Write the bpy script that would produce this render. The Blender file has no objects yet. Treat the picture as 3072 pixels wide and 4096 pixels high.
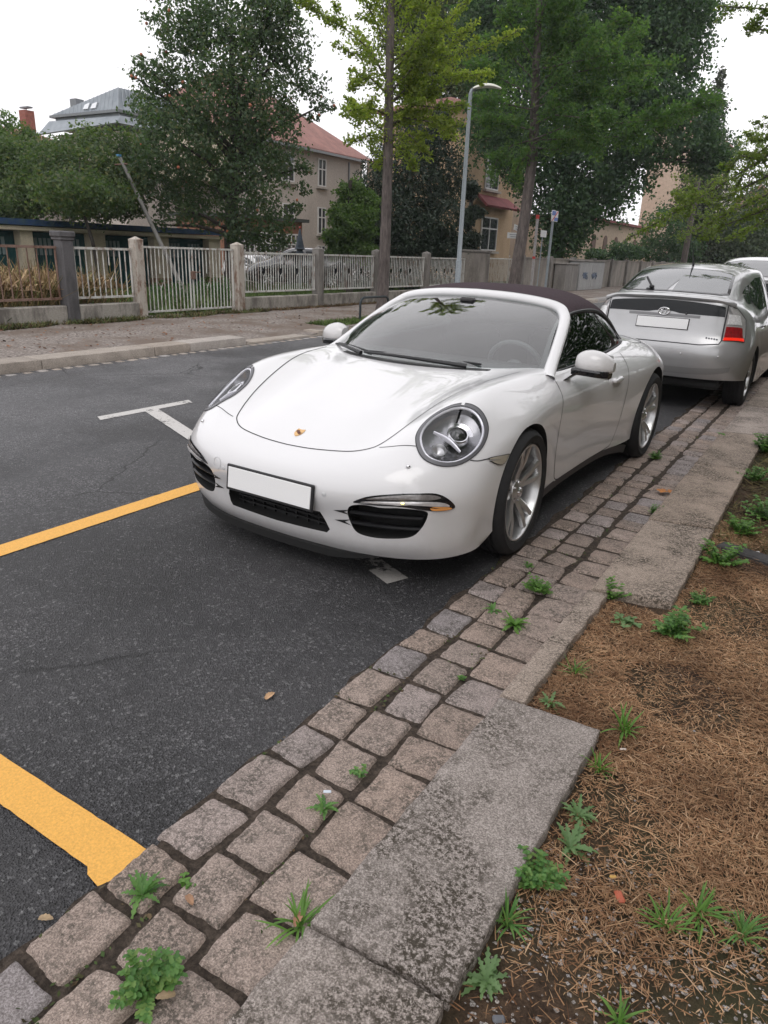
import bpy, bmesh, math, random
import numpy as np
from mathutils import Vector, Matrix
from mathutils.bvhtree import BVHTree
R = math.radians
random.seed(7); rng = np.random.default_rng(7)
scene = bpy.context.scene
COL = scene.collection
# ------------------------------------------------------------------ camera
cam_d = bpy.data.cameras.new("camera"); cam = bpy.data.objects.new("camera", cam_d); COL.objects.link(cam)
right = Vector((0.8429177, 0.5366004, 0.0393669)); up = Vector((-0.2174625, 0.2728471, 0.9371577)); fwd = Vector((-0.492138, 0.7985076, -0.3466782))
M = Matrix((right, up, -fwd)).transposed().to_4x4(); M.translation = Vector((0, 0, 1.4806)); cam.matrix_world = M
cam_d.sensor_fit = 'VERTICAL'; cam_d.sensor_height = 36.0; cam_d.lens = 36.0 * 2832.2 / 4096.0
cam_d.clip_start = 0.05; cam_d.clip_end = 2000
scene.camera = cam
scene.render.resolution_x = 768; scene.render.resolution_y = 1024
# ------------------------------------------------------------------ overcast sky + soft sun
SUN_EL, SUN_AZ = R(52), R(150)
w = bpy.data.worlds.new("World"); scene.world = w; w.use_nodes = True
nt = w.node_tree; nt.nodes.clear()
def N(t, ty, **kw):
    n = t.nodes.new(ty)
    for k, v in kw.items():
        if k in n.inputs: n.inputs[k].default_value = v
        else: setattr(n, k, v)
    return n
sky = N(nt, 'ShaderNodeTexSky', sky_type='NISHITA', sun_disc=False, sun_elevation=SUN_EL, sun_rotation=SUN_AZ, air_density=1.0, dust_density=4.0)
hs = N(nt, 'ShaderNodeHueSaturation'); hs.inputs['Saturation'].default_value = 0.05; hs.inputs['Value'].default_value = 1.0
tcw = N(nt, 'ShaderNodeTexCoord'); mpw = N(nt, 'ShaderNodeMapping'); mpw.inputs['Scale'].default_value = (1, 1, 2.5)
nzw = N(nt, 'ShaderNodeTexNoise'); nzw.inputs['Scale'].default_value = 1.6; nzw.inputs['Detail'].default_value = 5; nzw.inputs['Roughness'].default_value = .5
rpw = N(nt, 'ShaderNodeMapRange'); rpw.inputs[1].default_value = .3; rpw.inputs[2].default_value = .7; rpw.inputs[3].default_value = 8.6; rpw.inputs[4].default_value = 11.0
mxw = N(nt, 'ShaderNodeMix', data_type='RGBA'); mxw.inputs[0].default_value = 0.90   # cloud layer over the clear sky
cw = N(nt, 'ShaderNodeVectorMath', operation='SCALE'); cw.inputs[0].default_value = (0.985, 0.972, 1.0)
bg = N(nt, 'ShaderNodeBackground', Strength=0.112); wo = N(nt, 'ShaderNodeOutputWorld')
L = nt.links.new
L(sky.outputs[0], hs.inputs['Color']); L(tcw.outputs['Generated'], mpw.inputs[0]); L(mpw.outputs[0], nzw.inputs[0]); L(nzw.outputs[0], rpw.inputs[0])
L(rpw.outputs[0], cw.inputs['Scale']); L(hs.outputs[0], mxw.inputs[6]); L(cw.outputs[0], mxw.inputs[7]); L(mxw.outputs[2], bg.inputs[0]); L(bg.outputs[0], wo.inputs[0])
sd = bpy.data.lights.new("sun", 'SUN'); sd.energy = 0.5; sd.angle = R(35); sd.color = (1, .97, .93)
so = bpy.data.objects.new("sun", sd); COL.objects.link(so)
so.rotation_euler = (R(90) - SUN_EL, 0, R(-150) + math.pi) ; so.location = (0, 0, 30)
scene.view_settings.view_transform = 'Standard'; scene.view_settings.look = 'None'; scene.view_settings.exposure = 0.32; scene.view_settings.gamma = 1
scene.cycles.max_bounces = 8; scene.cycles.transparent_max_bounces = 24; scene.cycles.caustics_reflective = False; scene.cycles.caustics_refractive = False

# ------------------------------------------------------------------ helpers
def tag(o, label=None, cat=None, group=None, kind=None):
    if label: o['label'] = label
    if cat: o['category'] = cat
    if group: o['group'] = group
    if kind: o['kind'] = kind
    return o
def empty(name, loc=(0, 0, 0), rz=0.0):
    o = bpy.data.objects.new(name, None); COL.objects.link(o); o.location = loc; o.rotation_euler = (0, 0, rz); o.empty_display_size = .2
    return o
def smooth_angle(me, ang=40):
    me.polygons.foreach_set('use_smooth', [True] * len(me.polygons))
    try: me.set_sharp_from_angle(angle=R(ang))
    except Exception: pass
class MB:
    """collects pieces of ONE mesh"""
    def __init__(s): s.v = []; s.f = []; s.mi = []; s.cur = 0
    def add(s, vs, fs, mi=None):
        b = len(s.v); s.v.extend([tuple(map(float, v)) for v in vs]); s.f.extend([tuple(b + i for i in f) for f in fs]); s.mi.extend([s.cur if mi is None else mi] * len(fs)); return s
    def box(s, c, d, rz=0, bev=0, m=None, rx=0):
        x, y, z = d[0] / 2, d[1] / 2, d[2] / 2
        if bev > 0:
            b = min(bev, x * .95, y * .95, z * .95); vs = []
            for sx in (-1, 1):
                for sy in (-1, 1):
                    for sz in (-1, 1): vs += [(sx * (x - b), sy * (y - b), sz * z), (sx * (x - b), sy * y, sz * (z - b)), (sx * x, sy * (y - b), sz * (z - b))]
            def I(a, b_, c_, k): return ((a * 2 + b_) * 2 + c_) * 3 + k
            fs = []
            for c_ in (0, 1): q = [I(0, 0, c_, 0), I(1, 0, c_, 0), I(1, 1, c_, 0), I(0, 1, c_, 0)]; fs.append(q if c_ else q[::-1])
            for b_ in (0, 1): q = [I(0, b_, 0, 1), I(1, b_, 0, 1), I(1, b_, 1, 1), I(0, b_, 1, 1)]; fs.append(q if not b_ else q[::-1])
            for a in (0, 1): q = [I(a, 0, 0, 2), I(a, 1, 0, 2), I(a, 1, 1, 2), I(a, 0, 1, 2)]; fs.append(q if a else q[::-1])
            for b_ in (0, 1):
                for c_ in (0, 1): fs.append([I(0, b_, c_, 0), I(1, b_, c_, 0), I(1, b_, c_, 1), I(0, b_, c_, 1)])
            for a in (0, 1):
                for c_ in (0, 1): fs.append([I(a, 0, c_, 0), I(a, 1, c_, 0), I(a, 1, c_, 2), I(a, 0, c_, 2)])
            for a in (0, 1):
                for b_ in (0, 1): fs.append([I(a, b_, 0, 1), I(a, b_, 1, 1), I(a, b_, 1, 2), I(a, b_, 0, 2)])
            for a in (0, 1):
                for b_ in (0, 1):
                    for c_ in (0, 1): fs.append([I(a, b_, c_, 0), I(a, b_, c_, 1), I(a, b_, c_, 2)])
        else:
            vs = [(sx * x, sy * y, sz * z) for sx in (-1, 1) for sy in (-1, 1) for sz in (-1, 1)]
            fs = [(0, 1, 3, 2), (4, 6, 7, 5), (0, 4, 5, 1), (2, 3, 7, 6), (0, 2, 6, 4), (1, 5, 7, 3)]
        T = Matrix.Translation(c) @ Matrix.Rotation(rz, 4, 'Z') @ Matrix.Rotation(rx, 4, 'X')
        if m is not None: T = m @ T
        s.add([T @ Vector(v) for v in vs], fs); return s
    def tube(s, pts, r, n=8, cap=True, closed=False, flat=None):
        pts = [Vector(p) for p in pts]; k = len(pts); rs = r if hasattr(r, '__len__') else [r] * k
        vs = []; pu = None
        for i, p in enumerate(pts):
            a = pts[(i - 1) % k] if (i or closed) else pts[0]; b = pts[(i + 1) % k] if (i < k - 1 or closed) else pts[-1]
            t = (b - a).normalized()
            if pu is None: pu = Vector((0, 0, 1)) if abs(t.z) < .9 else Vector((1, 0, 0))
            u = (pu - t * pu.dot(t)).normalized(); v = t.cross(u); pu = u
            for j in range(n):
                an = 2 * math.pi * j / n; ru = rs[i] * (flat if flat else 1)
                vs.append(p + u * math.cos(an) * ru + v * math.sin(an) * rs[i])
        fs = []
        for i in range(k if closed else k - 1):
            for j in range(n): fs.append((i * n + j, i * n + (j + 1) % n, ((i + 1) % k) * n + (j + 1) % n, ((i + 1) % k) * n + j))
        if cap and not closed: fs += [tuple(range(n))[::-1], tuple((k - 1) * n + j for j in range(n))]
        s.add(vs, fs); return s
    def lathe(s, prof, n=24, m=Matrix(), axis='Z', close=False):
        """prof: list of (r, h)"""
        vs = []; k = len(prof)
        for j in range(n):
            a = 2 * math.pi * j / n; c, d = math.cos(a), math.sin(a)
            for r, h in prof:
                v = Vector((r * c, r * d, h)) if axis == 'Z' else Vector((r * c, h, r * d))
                vs.append(m @ v)
        fs = []
        kk = k if close else k - 1
        for j in range(n):
            for i in range(kk):
                i2 = (i + 1) % k
                q = (j * k + i, ((j + 1) % n) * k + i, ((j + 1) % n) * k + i2, j * k + i2)
                fs.append(q if axis == 'Z' else q[::-1])
        s.add(vs, fs); return s
    def sphere(s, c, r, n=12, m=8, M=None):
        r = r if hasattr(r, '__len__') else (r, r, r); vs = []; fs = []
        for i in range(m + 1):
            t = math.pi * i / m
            for j in range(n):
                a = 2 * math.pi * j / n; v = Vector((r[0] * math.sin(t) * math.cos(a), r[1] * math.sin(t) * math.sin(a), r[2] * math.cos(t)))
                if M: v = M @ v
                vs.append(v + Vector(c))
        for i in range(m):
            for j in range(n): fs.append((i * n + j, (i + 1) * n + j, (i + 1) * n + (j + 1) % n, i * n + (j + 1) % n))
        s.add(vs, fs); return s
    def grid(s, P, flip=False, wrap=False):
        """P[u][v] points"""
        U = len(P); V = len(P[0]); fs = []
        for i in range(U - 1):
            for j in range(V if wrap else V - 1):
                j2 = (j + 1) % V
                q = (i * V + j, (i + 1) * V + j, (i + 1) * V + j2, i * V + j2); fs.append(q[::-1] if flip else q)
        s.add([p for row in P for p in row], fs); return s
    def prism(s, poly, z0, z1, m=None):
        """poly: 2D outline (ccw), extruded z0..z1, transformed by m"""
        n = len(poly); vs = [Vector((x, y, z0)) for x, y in poly] + [Vector((x, y, z1)) for x, y in poly]
        if m is not None: vs = [m @ v for v in vs]
        fs = [tuple(range(n))[::-1], tuple(range(n, 2 * n))] + [(i, (i + 1) % n, n + (i + 1) % n, n + i) for i in range(n)]
        s.add(vs, fs); return s
    def build(s, name, mat, parent=None, smooth=True, ang=40, weld=False):
        me = bpy.data.meshes.new(name); me.from_pydata(s.v, [], s.f)
        for m_ in (mat if isinstance(mat, (list, tuple)) else [mat]): me.materials.append(m_)
        if isinstance(mat, (list, tuple)): me.polygons.foreach_set('material_index', s.mi)
        me.update()
        if weld:
            bm = bmesh.new(); bm.from_mesh(me); bmesh.ops.remove_doubles(bm, verts=bm.verts, dist=1e-5); bmesh.ops.recalc_face_normals(bm, faces=bm.faces); bm.to_mesh(me); bm.free()
        if smooth: smooth_angle(me, ang)
        o = bpy.data.objects.new(name, me); COL.objects.link(o)
        if parent is not None: o.parent = parent
        return o
def np_mesh(name, V, F, mat, parent=None, smooth=False, mi=None):
    """fast mesh from arrays; F is (n,k)"""
    V = np.asarray(V, np.float32); F = np.asarray(F, np.int32); k = F.shape[1]
    me = bpy.data.meshes.new(name); me.vertices.add(len(V)); me.vertices.foreach_set('co', V.ravel())
    me.loops.add(F.size); me.loops.foreach_set('vertex_index', F.ravel()); me.polygons.add(len(F))
    me.polygons.foreach_set('loop_start', np.arange(0, F.size, k, dtype=np.int32)); me.polygons.foreach_set('loop_total', np.full(len(F), k, np.int32))
    for m_ in (mat if isinstance(mat, (list, tuple)) else [mat]): me.materials.append(m_)
    if mi is not None: me.polygons.foreach_set('material_index', np.asarray(mi, np.int32))
    me.update(calc_edges=True); me.validate()
    if smooth: me.polygons.foreach_set('use_smooth', [True] * len(me.polygons))
    o = bpy.data.objects.new(name, me); COL.objects.link(o)
    if parent is not None: o.parent = parent
    return o
def kids(o): return [c for c in bpy.data.objects if c.parent == o]
def copy_tree(o, parent=None):
    c = o.copy(); COL.objects.link(c)
    if parent is not None: c.parent = parent
    for ch in kids(o): copy_tree(ch, c)
    return c
# ------------------------------------------------------------------ materials
MATS = {}
def newmat(name):
    m = bpy.data.materials.new(name); m.use_nodes = True; t = m.node_tree; t.nodes.clear()
    out = t.nodes.new('ShaderNodeOutputMaterial'); b = t.nodes.new('ShaderNodeBsdfPrincipled'); t.links.new(b.outputs[0], out.inputs[0])
    return m, t, b, out
def noise(t, scale, detail=4, rough=.55, vec=None, dist=0):
    n = N(t, 'ShaderNodeTexNoise'); n.inputs['Scale'].default_value = scale; n.inputs['Detail'].default_value = detail; n.inputs['Roughness'].default_value = rough; n.inputs['Distortion'].default_value = dist
    if vec is not None: t.links.new(vec, n.inputs['Vector'])
    return n
def ramp(t, fac, stops):
    r = t.nodes.new('ShaderNodeValToRGB'); e = r.color_ramp.elements
    while len(e) > 1: e.remove(e[0])
    e[0].position, e[0].color = stops[0][0], (*stops[0][1], 1) if len(stops[0][1]) == 3 else stops[0][1]
    for p, c in stops[1:]:
        x = e.new(p); x.color = (*c, 1) if len(c) == 3 else c
    t.links.new(fac, r.inputs[0]); return r
def mixc(t, fac, a, b, mode='MIX'):
    m = N(t, 'ShaderNodeMix', data_type='RGBA', blend_type=mode)
    for i, x in ((0, fac), (6, a), (7, b)):
        if hasattr(x, 'node'): t.links.new(x, m.inputs[i])
        else: m.inputs[i].default_value = x if i == 0 else ((*x, 1) if len(x) == 3 else x)
    return m.outputs[2]
def bump(t, b, h, strength=.3, dist=.01):
    n = t.nodes.new('ShaderNodeBump'); n.inputs['Strength'].default_value = strength; n.inputs['Distance'].default_value = dist
    t.links.new(h, n.inputs['Height']); t.links.new(n.outputs[0], b.inputs['Normal']); return n
def coords(t, kind='Object', scale=None):
    c = t.nodes.new('ShaderNodeTexCoord'); o = c.outputs[kind]
    if scale:
        mp = t.nodes.new('ShaderNodeMapping'); mp.inputs['Scale'].default_value = scale; t.links.new(o, mp.inputs[0]); o = mp.outputs[0]
    return o
def simple(name, col, rough=.5, metal=0, coat=0, var=.0, vscale=20, bmp=0, bscale=200, spec=.5, emit=None, es=1, coords_kind='Object'):
    m, t, b, o = newmat(name); b.inputs['Base Color'].default_value = (*col, 1); b.inputs['Roughness'].default_value = rough; b.inputs['Metallic'].default_value = metal
    b.inputs['Coat Weight'].default_value = coat; b.inputs['Coat Roughness'].default_value = .03; b.inputs['Specular IOR Level'].default_value = spec
    co = coords(t, coords_kind)
    if var > 0:
        n = noise(t, vscale, 5, .6, co); c = ramp(t, n.outputs[0], [(.3, tuple(x * (1 - var) for x in col)), (.7, tuple(min(1, x * (1 + var)) for x in col))]); t.links.new(c.outputs[0], b.inputs['Base Color'])
    if bmp > 0:
        n = noise(t, bscale, 3, .6, co); bump(t, b, n.outputs[0], bmp, .004)
    if emit: b.inputs['Emission Color'].default_value = (*emit, 1); b.inputs['Emission Strength'].default_value = es
    MATS[name] = m; return m
def glassmat(name, tint, refl=1.5, rough=.0, power=5.0, fmax=1.0):
    """tinted sheet glass: light passes straight through, sky reflects"""
    m, t, b, out = newmat(name); t.nodes.remove(b)
    tr = t.nodes.new('ShaderNodeBsdfTransparent'); tr.inputs[0].default_value = (*tint, 1)
    gl = t.nodes.new('ShaderNodeBsdfGlossy'); gl.inputs['Roughness'].default_value = rough; gl.inputs[0].default_value = (1, 1, 1, 1)
    g = t.nodes.new('ShaderNodeNewGeometry'); dp = N(t, 'ShaderNodeVectorMath', operation='DOT_PRODUCT'); t.links.new(g.outputs['Normal'], dp.inputs[0]); t.links.new(g.outputs['Incoming'], dp.inputs[1])
    ab = N(t, 'ShaderNodeMath', operation='ABSOLUTE'); t.links.new(dp.outputs['Value'], ab.inputs[0]); f1 = N(t, 'ShaderNodeMath', operation='SUBTRACT'); f1.inputs[0].default_value = 1; t.links.new(ab.outputs[0], f1.inputs[1])
    pw = N(t, 'ShaderNodeMath', operation='POWER'); t.links.new(f1.outputs[0], pw.inputs[0]); pw.inputs[1].default_value = power   # Schlick-like, both faces of the pane
    r0 = ((refl - 1) / (refl + 1)) ** 2 * 1.8; fr = N(t, 'ShaderNodeMapRange'); t.links.new(pw.outputs[0], fr.inputs[0]); fr.inputs[3].default_value = r0; fr.inputs[4].default_value = fmax
    mx = t.nodes.new('ShaderNodeMixShader'); t.links.new(fr.outputs[0], mx.inputs[0]); t.links.new(tr.outputs[0], mx.inputs[1]); t.links.new(gl.outputs[0], mx.inputs[2]); t.links.new(mx.outputs[0], out.inputs[0])
    MATS[name] = m; return m
paint_w = simple('white_paint', (.74, .735, .745), .28, 0, 1.0)
_t = paint_w.node_tree; _b = [n for n in _t.nodes if n.type == 'BSDF_PRINCIPLED'][0]; _c = coords(_t); _s = _t.nodes.new('ShaderNodeSeparateXYZ'); _t.links.new(_c, _s.inputs[0])   # road dirt thrown up along the sills
_m = N(_t, 'ShaderNodeMapRange'); _t.links.new(_s.outputs[2], _m.inputs[0]); _m.inputs[1].default_value = .50; _m.inputs[2].default_value = .16; _m.inputs[3].default_value = 0; _m.inputs[4].default_value = .55
_n = noise(_t, 7, 6, .75, _c); _k = N(_t, 'ShaderNodeMath', operation='MULTIPLY'); _t.links.new(_m.outputs[0], _k.inputs[0]); _t.links.new(_n.outputs[0], _k.inputs[1]); _t.links.new(mixc(_t, _k.outputs[0], (.74, .735, .745), (.34, .31, .28)), _b.inputs['Base Color'])
silver = simple('silver_paint', (.47, .47, .475), .30, .50, 1.0, .05, 4)
darkpl = simple('black_plastic', (.018, .018, .02), .45, bmp=.1)
gloss_b = simple('gloss_black', (.01, .01, .012), .12, coat=.6)
rubber = simple('rubber', (.013, .013, .014), .75, var=.3, vscale=30, bmp=.25, bscale=60)
gapm = simple('gap_dark', (.03, .03, .033), .8)
under = simple('under_dark', (.012, .012, .012), .9)
chrome = simple('chrome', (.75, .75, .76), .12, 1.0)
alloy = simple('alloy', (.56, .56, .56), .28, .85, .4, .08, 15)
alloy_d = simple('alloy_dark', (.20, .19, .18), .5, .6, var=.3, vscale=10)
grey_pl = simple('grey_bezel', (.14, .14, .15), .35, .2)
fabric = simple('soft_top', (.062, .045, .052), .9, var=.12, vscale=60, bmp=.4, bscale=700, spec=.15)
leather = simple('dark_leather', (.035, .033, .034), .6, bmp=.1)
platew = simple('plate_white', (.88, .88, .88), .35)
amber = simple('amber', (.75, .33, .10), .2, coat=.5)
led = simple('lit_led', (1, .85, .3), .3, emit=(1, .8, .25), es=2.5)
redl = simple('red_lens', (.28, .008, .012), .15, coat=1, var=.3, vscale=40)
redlit = simple('red_lens_lit', (.6, .02, .01), .15, coat=1, emit=(1, .03, .01), es=.45)
clearpl = simple('clear_lens', (.62, .60, .60), .12, .35, 1, .15, 60)
glass_f = glassmat('windscreen_glass', (.70, .76, .75), 1.85, power=4.2)
glass_s = glassmat('side_glass', (.13, .16, .15), 1.45)
glass_h = glassmat('lamp_glass', (.95, .95, .97), 1.4, fmax=.42)
glass_r = glassmat('rear_glass', (.18, .22, .22), 2.3)
glass_dk = glassmat('dark_rear_glass', (.05, .06, .07), 1.55)
# ================================================================== ground materials
def m_asphalt():
    m, t, b, o = newmat('asphalt'); co = coords(t); sx = t.nodes.new('ShaderNodeSeparateXYZ'); t.links.new(co, sx.inputs[0])
    n1 = noise(t, .9, 5, .6, co); n2 = noise(t, 14, 6, .75, co); n3 = noise(t, 45, 4, .7, co)
    v = N(t, 'ShaderNodeTexVoronoi'); v.inputs['Scale'].default_value = 170; t.links.new(co, v.inputs['Vector'])
    v2 = N(t, 'ShaderNodeTexVoronoi'); v2.inputs['Scale'].default_value = 105; t.links.new(co, v2.inputs['Vector'])
    s1 = t.nodes.new('ShaderNodeSeparateColor'); t.links.new(v.outputs['Color'], s1.inputs[0]); s2 = t.nodes.new('ShaderNodeSeparateColor'); t.links.new(v2.outputs['Color'], s2.inputs[0])
    # old grey carriageway vs. darker parking lane
    wob = N(t, 'ShaderNodeMath', operation='MULTIPLY_ADD'); t.links.new(n1.outputs[0], wob.inputs[0]); wob.inputs[1].default_value = .5; t.links.new(sx.outputs[0], wob.inputs[2])
    lane = N(t, 'ShaderNodeMapRange'); t.links.new(wob.outputs[0], lane.inputs[0]); lane.inputs[1].default_value = -5.2; lane.inputs[2].default_value = -2.8
    a = ramp(t, n2.outputs[0], [(.25, (.072, .071, .075)), (.55, (.096, .095, .100)), (.8, (.130, .128, .134))])
    c = ramp(t, n2.outputs[0], [(.25, (.032, .031, .033)), (.55, (.049, .048, .051)), (.8, (.076, .074, .077))])
    col = mixc(t, lane.outputs[0], a.outputs[0], c.outputs[0])
    # wet blotches
    wet = ramp(t, n1.outputs[0], [(.38, (1.25, 1.24, 1.23)), (.50, (.98, .98, .98)), (.57, (.72, .72, .73)), (.66, (.55, .55, .56))]); col = mixc(t, 1.0, col, wet.outputs[0], 'MULTIPLY')
    # aggregate
    g = ramp(t, s1.outputs[0], [(.0, (.45, .45, .45)), (.5, (1, 1, 1)), (.70, (1.25, 1.25, 1.25)), (.90, (2.3, 2.3, 2.3)), (1, (3.4, 3.4, 3.3))]); spk = ramp(t, noise(t, 1.7, 4, .65, co).outputs[0], [(.36, (.25, .25, .25)), (.60, (1, 1, 1))]); col = mixc(t, spk.outputs[0], col, mixc(t, 1.0, col, g.outputs[0], 'MULTIPLY'))
    g2 = ramp(t, s2.outputs[1], [(.94, (0, 0, 0)), (.97, (.13, .13, .13))]); col = mixc(t, .75, col, g2.outputs[0], 'ADD')
    # cracks
    vc = N(t, 'ShaderNodeTexVoronoi', feature='DISTANCE_TO_EDGE'); vc.inputs['Scale'].default_value = .55
    dn = noise(t, 2.5, 6, .7, co); dm = mixc(t, .22, co, dn.outputs['Color'], 'ADD'); t.links.new(dm, vc.inputs['Vector'])
    cr = ramp(t, vc.outputs['Distance'], [(.0, (.12, .12, .12)), (.0025, (.35, .35, .35)), (.0055, (1, 1, 1))]); msk = ramp(t, noise(t, .6, 2, .5, co).outputs[0], [(.5, (0, 0, 0)), (.6, (1, 1, 1))])
    col2 = mixc(t, 1.0, col, cr.outputs[0], 'MULTIPLY'); col = mixc(t, msk.outputs[0], col, col2)
    t.links.new(col, b.inputs['Base Color'])
    rg = ramp(t, n1.outputs[0], [(.4, (.62, .62, .62)), (.65, (.40, .40, .40))]); t.links.new(rg.outputs[0], b.inputs['Roughness']); b.inputs['Specular IOR Level'].default_value = .45
    h = mixc(t, .5, v.outputs['Distance'], n3.outputs[0]); bump(t, b, h, 1.0, .014); return m
def m_granite(name, c0, c1, dark=(.05, .045, .035), amt=.5, per_island=True, lich=6.0):
    m, t, b, o = newmat(name); co = coords(t)
    nb = noise(t, 210, 4, .8, co); nb2 = noise(t, 85, 5, .8, co); n3 = noise(t, lich, 5, .7, co); n4 = noise(t, 2.3, 4, .6, co)
    base = ramp(t, nb.outputs[0], [(.36, tuple(x * .55 for x in c0)), (.47, c0), (.56, c1), (.68, tuple(min(.8, x * 1.35) for x in c1))])
    col = base.outputs[0]
    if per_island:
        g = t.nodes.new('ShaderNodeNewGeometry'); r = ramp(t, g.outputs['Random Per Island'], [(0, (.82, .78, .74)), (.3, (1.0, .93, .86)), (.6, (.92, .90, .88)), (.80, (1.05, 1.0, .95)), (.86, (.80, .86, .95)), (1, (1.12, 1.1, 1.1))]); r.color_ramp.interpolation = 'CONSTANT' if False else 'LINEAR'
        col = mixc(t, 1.0, col, r.outputs[0], 'MULTIPLY')
    mk1 = ramp(t, n3.outputs[0], [(.38, (0, 0, 0)), (.56, (1, 1, 1))]); mk2 = ramp(t, nb2.outputs[0], [(.455, (0, 0, 0)), (.54, (1, 1, 1))])
    mk = mixc(t, 1.0, mk1.outputs[0], mk2.outputs[0], 'MULTIPLY'); mk3 = ramp(t, n4.outputs[0], [(.30, (.12, .12, .12)), (.52, (1, 1, 1))]); mk = mixc(t, 1.0, mk, mk3.outputs[0], 'MULTIPLY')
    k = N(t, 'ShaderNodeMath', operation='MULTIPLY'); t.links.new(mk, k.inputs[0]); k.inputs[1].default_value = amt
    col = mixc(t, k.outputs[0], col, dark); t.links.new(col, b.inputs['Base Color'])
    b.inputs['Roughness'].default_value = .72; b.inputs['Specular IOR Level'].default_value = .35
    h = mixc(t, .5, nb.outputs[0], nb2.outputs[0]); bump(t, b, h, .55, .006); return m
def m_soil(name, cols, sc=12, b_=.8, fine=90):
    m, t, b, o = newmat(name); co = coords(t); n1 = noise(t, sc, 6, .7, co); n2 = noise(t, fine, 4, .7, co); n3 = noise(t, 1.1, 3, .6, co)
    c = ramp(t, n1.outputs[0], [(.3, cols[0]), (.5, cols[1]), (.7, cols[2])]); c2 = ramp(t, n2.outputs[0], [(.35, (.6, .6, .6)), (.65, (1.35, 1.35, 1.35))]); col = mixc(t, 1, c.outputs[0], c2.outputs[0], 'MULTIPLY')
    if len(cols) > 3: r = ramp(t, n3.outputs[0], [(.45, (0, 0, 0)), (.6, (1, 1, 1))]); col = mixc(t, r.outputs[0], col, cols[3])
    t.links.new(col, b.inputs['Base Color']); b.inputs['Roughness'].default_value = .92; b.inputs['Specular IOR Level'].default_value = .2
    h = mixc(t, .5, n1.outputs[0], n2.outputs[0]); bump(t, b, h, b_, .02); return m
def m_paint(name, col, wear=.5):
    m, t, b, o = newmat(name); co = coords(t); n1 = noise(t, 30, 6, .75, co); n2 = noise(t, 140, 3, .7, co); n0 = noise(t, 3, 4, .6, co)
    c = ramp(t, n2.outputs[0], [(.3, tuple(x * .78 for x in col)), (.7, tuple(min(1, x * 1.1) for x in col))]); t.links.new(c.outputs[0], b.inputs['Base Color']); b.inputs['Roughness'].default_value = .55
    tr = t.nodes.new('ShaderNodeBsdfTransparent'); mx = t.nodes.new('ShaderNodeMixShader'); k = mixc(t, .5, n1.outputs[0], n0.outputs[0]); r = ramp(t, k, [(wear - .02, (0, 0, 0)), (wear + .015, (1, 1, 1))])
    t.links.new(r.outputs[0], mx.inputs[0]); t.links.new(tr.outputs[0], mx.inputs[1]); t.links.new(b.outputs[0], mx.inputs[2]); t.links.new(mx.outputs[0], o.inputs[0]); bump(t, b, n2.outputs[0], .5, .004); return m
def leafmat(name, cols, trans=.35, rough=.5):
    m, t, b, o = newmat(name); g = t.nodes.new('ShaderNodeNewGeometry'); r = ramp(t, g.outputs['Random Per Island'], [(i / (len(cols) - 1), c) for i, c in enumerate(cols)])
    co = coords(t); n = noise(t, .9, 3, .6, co); k = ramp(t, n.outputs[0], [(.3, (.62, .66, .62)), (.7, (1.3, 1.25, 1.1))]); col = mixc(t, 1, r.outputs[0], k.outputs[0], 'MULTIPLY')
    t.links.new(col, b.inputs['Base Color']); b.inputs['Roughness'].default_value = rough; b.inputs['Specular IOR Level'].default_value = .35
    tl = t.nodes.new('ShaderNodeBsdfTranslucent'); br = mixc(t, 1, col, (1.2, 1.5, .6), 'MULTIPLY'); t.links.new(br, tl.inputs[0]); mx = t.nodes.new('ShaderNodeMixShader'); mx.inputs[0].default_value = trans
    t.links.new(b.outputs[0], mx.inputs[1]); t.links.new(tl.outputs[0], mx.inputs[2]); t.links.new(mx.outputs[0], o.inputs[0]); MATS[name] = m; return m
A_ROAD = m_asphalt()
GRAN_C = m_granite('cobble_granite', (.28, .228, .204), (.42, .355, .322), amt=.8, lich=14)
GRAN_K = m_granite('kerb_granite', (.285, .235, .198), (.455, .388, .335), dark=(.040, .031, .020), amt=.97, lich=3.2)
GRAN_F = m_granite('far_kerb_granite', (.34, .31, .28), (.46, .42, .385), amt=.35)
JOINT = m_soil('joint_soil', [(.032, .025, .020), (.060, .047, .038), (.105, .082, .066)], 30)
SOIL = m_soil('verge_soil', [(.030, .020, .014), (.065, .042, .028), (.115, .075, .048), (.06, .055, .03)], 16)
GRAVEL = m_soil('gravel_path', [(.12, .10, .09), (.235, .205, .185), (.42, .375, .345), (.17, .135, .112)], 22, 1.0, 38)
YARD = m_soil('yard_soil', [(.04, .05, .02), (.07, .08, .035), (.10, .10, .05)], 5)
# ------------------------------------------------------------------ terrain, road, paths
def sheet(name, x0, x1, y0, y1, z, mat, nx=1, ny=1, rough=0.0, kind='structure', edge=None):
    V = []; F = []
    for i in range(nx + 1):
        for j in range(ny + 1):
            x = x0 + (x1 - x0) * i / nx; y = y0 + (y1 - y0) * j / ny
            zz = z + (rough * (math.sin(x * 7.1 + y * 3.3) * .4 + math.sin(y * 11.7 - x * 5.1) * .3 + rng.normal() * .25) if rough else 0)
            if edge: x += edge(i / nx, y)
            V.append((x, y, zz))
    for i in range(nx):
        for j in range(ny): a = i * (ny + 1) + j; F.append((a, a + ny + 1, a + ny + 2, a + 1))
    o = np_mesh(name, V, F, mat, smooth=rough > 0); o['kind'] = kind; return o
sheet('ground', -400, 400, -60, 700, -.06, YARD)
sheet('road', -7.9, -1.10, -8, 260, 0.0, A_ROAD, 1, 1)
sheet('yard_ground', -60, -11.35, -10, 120, .0, YARD, 80, 120, .02)
sheet('far_pavement', -11.5, -7.89, -6, 260, .100, GRAVEL, 24, 900, .008)
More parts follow.
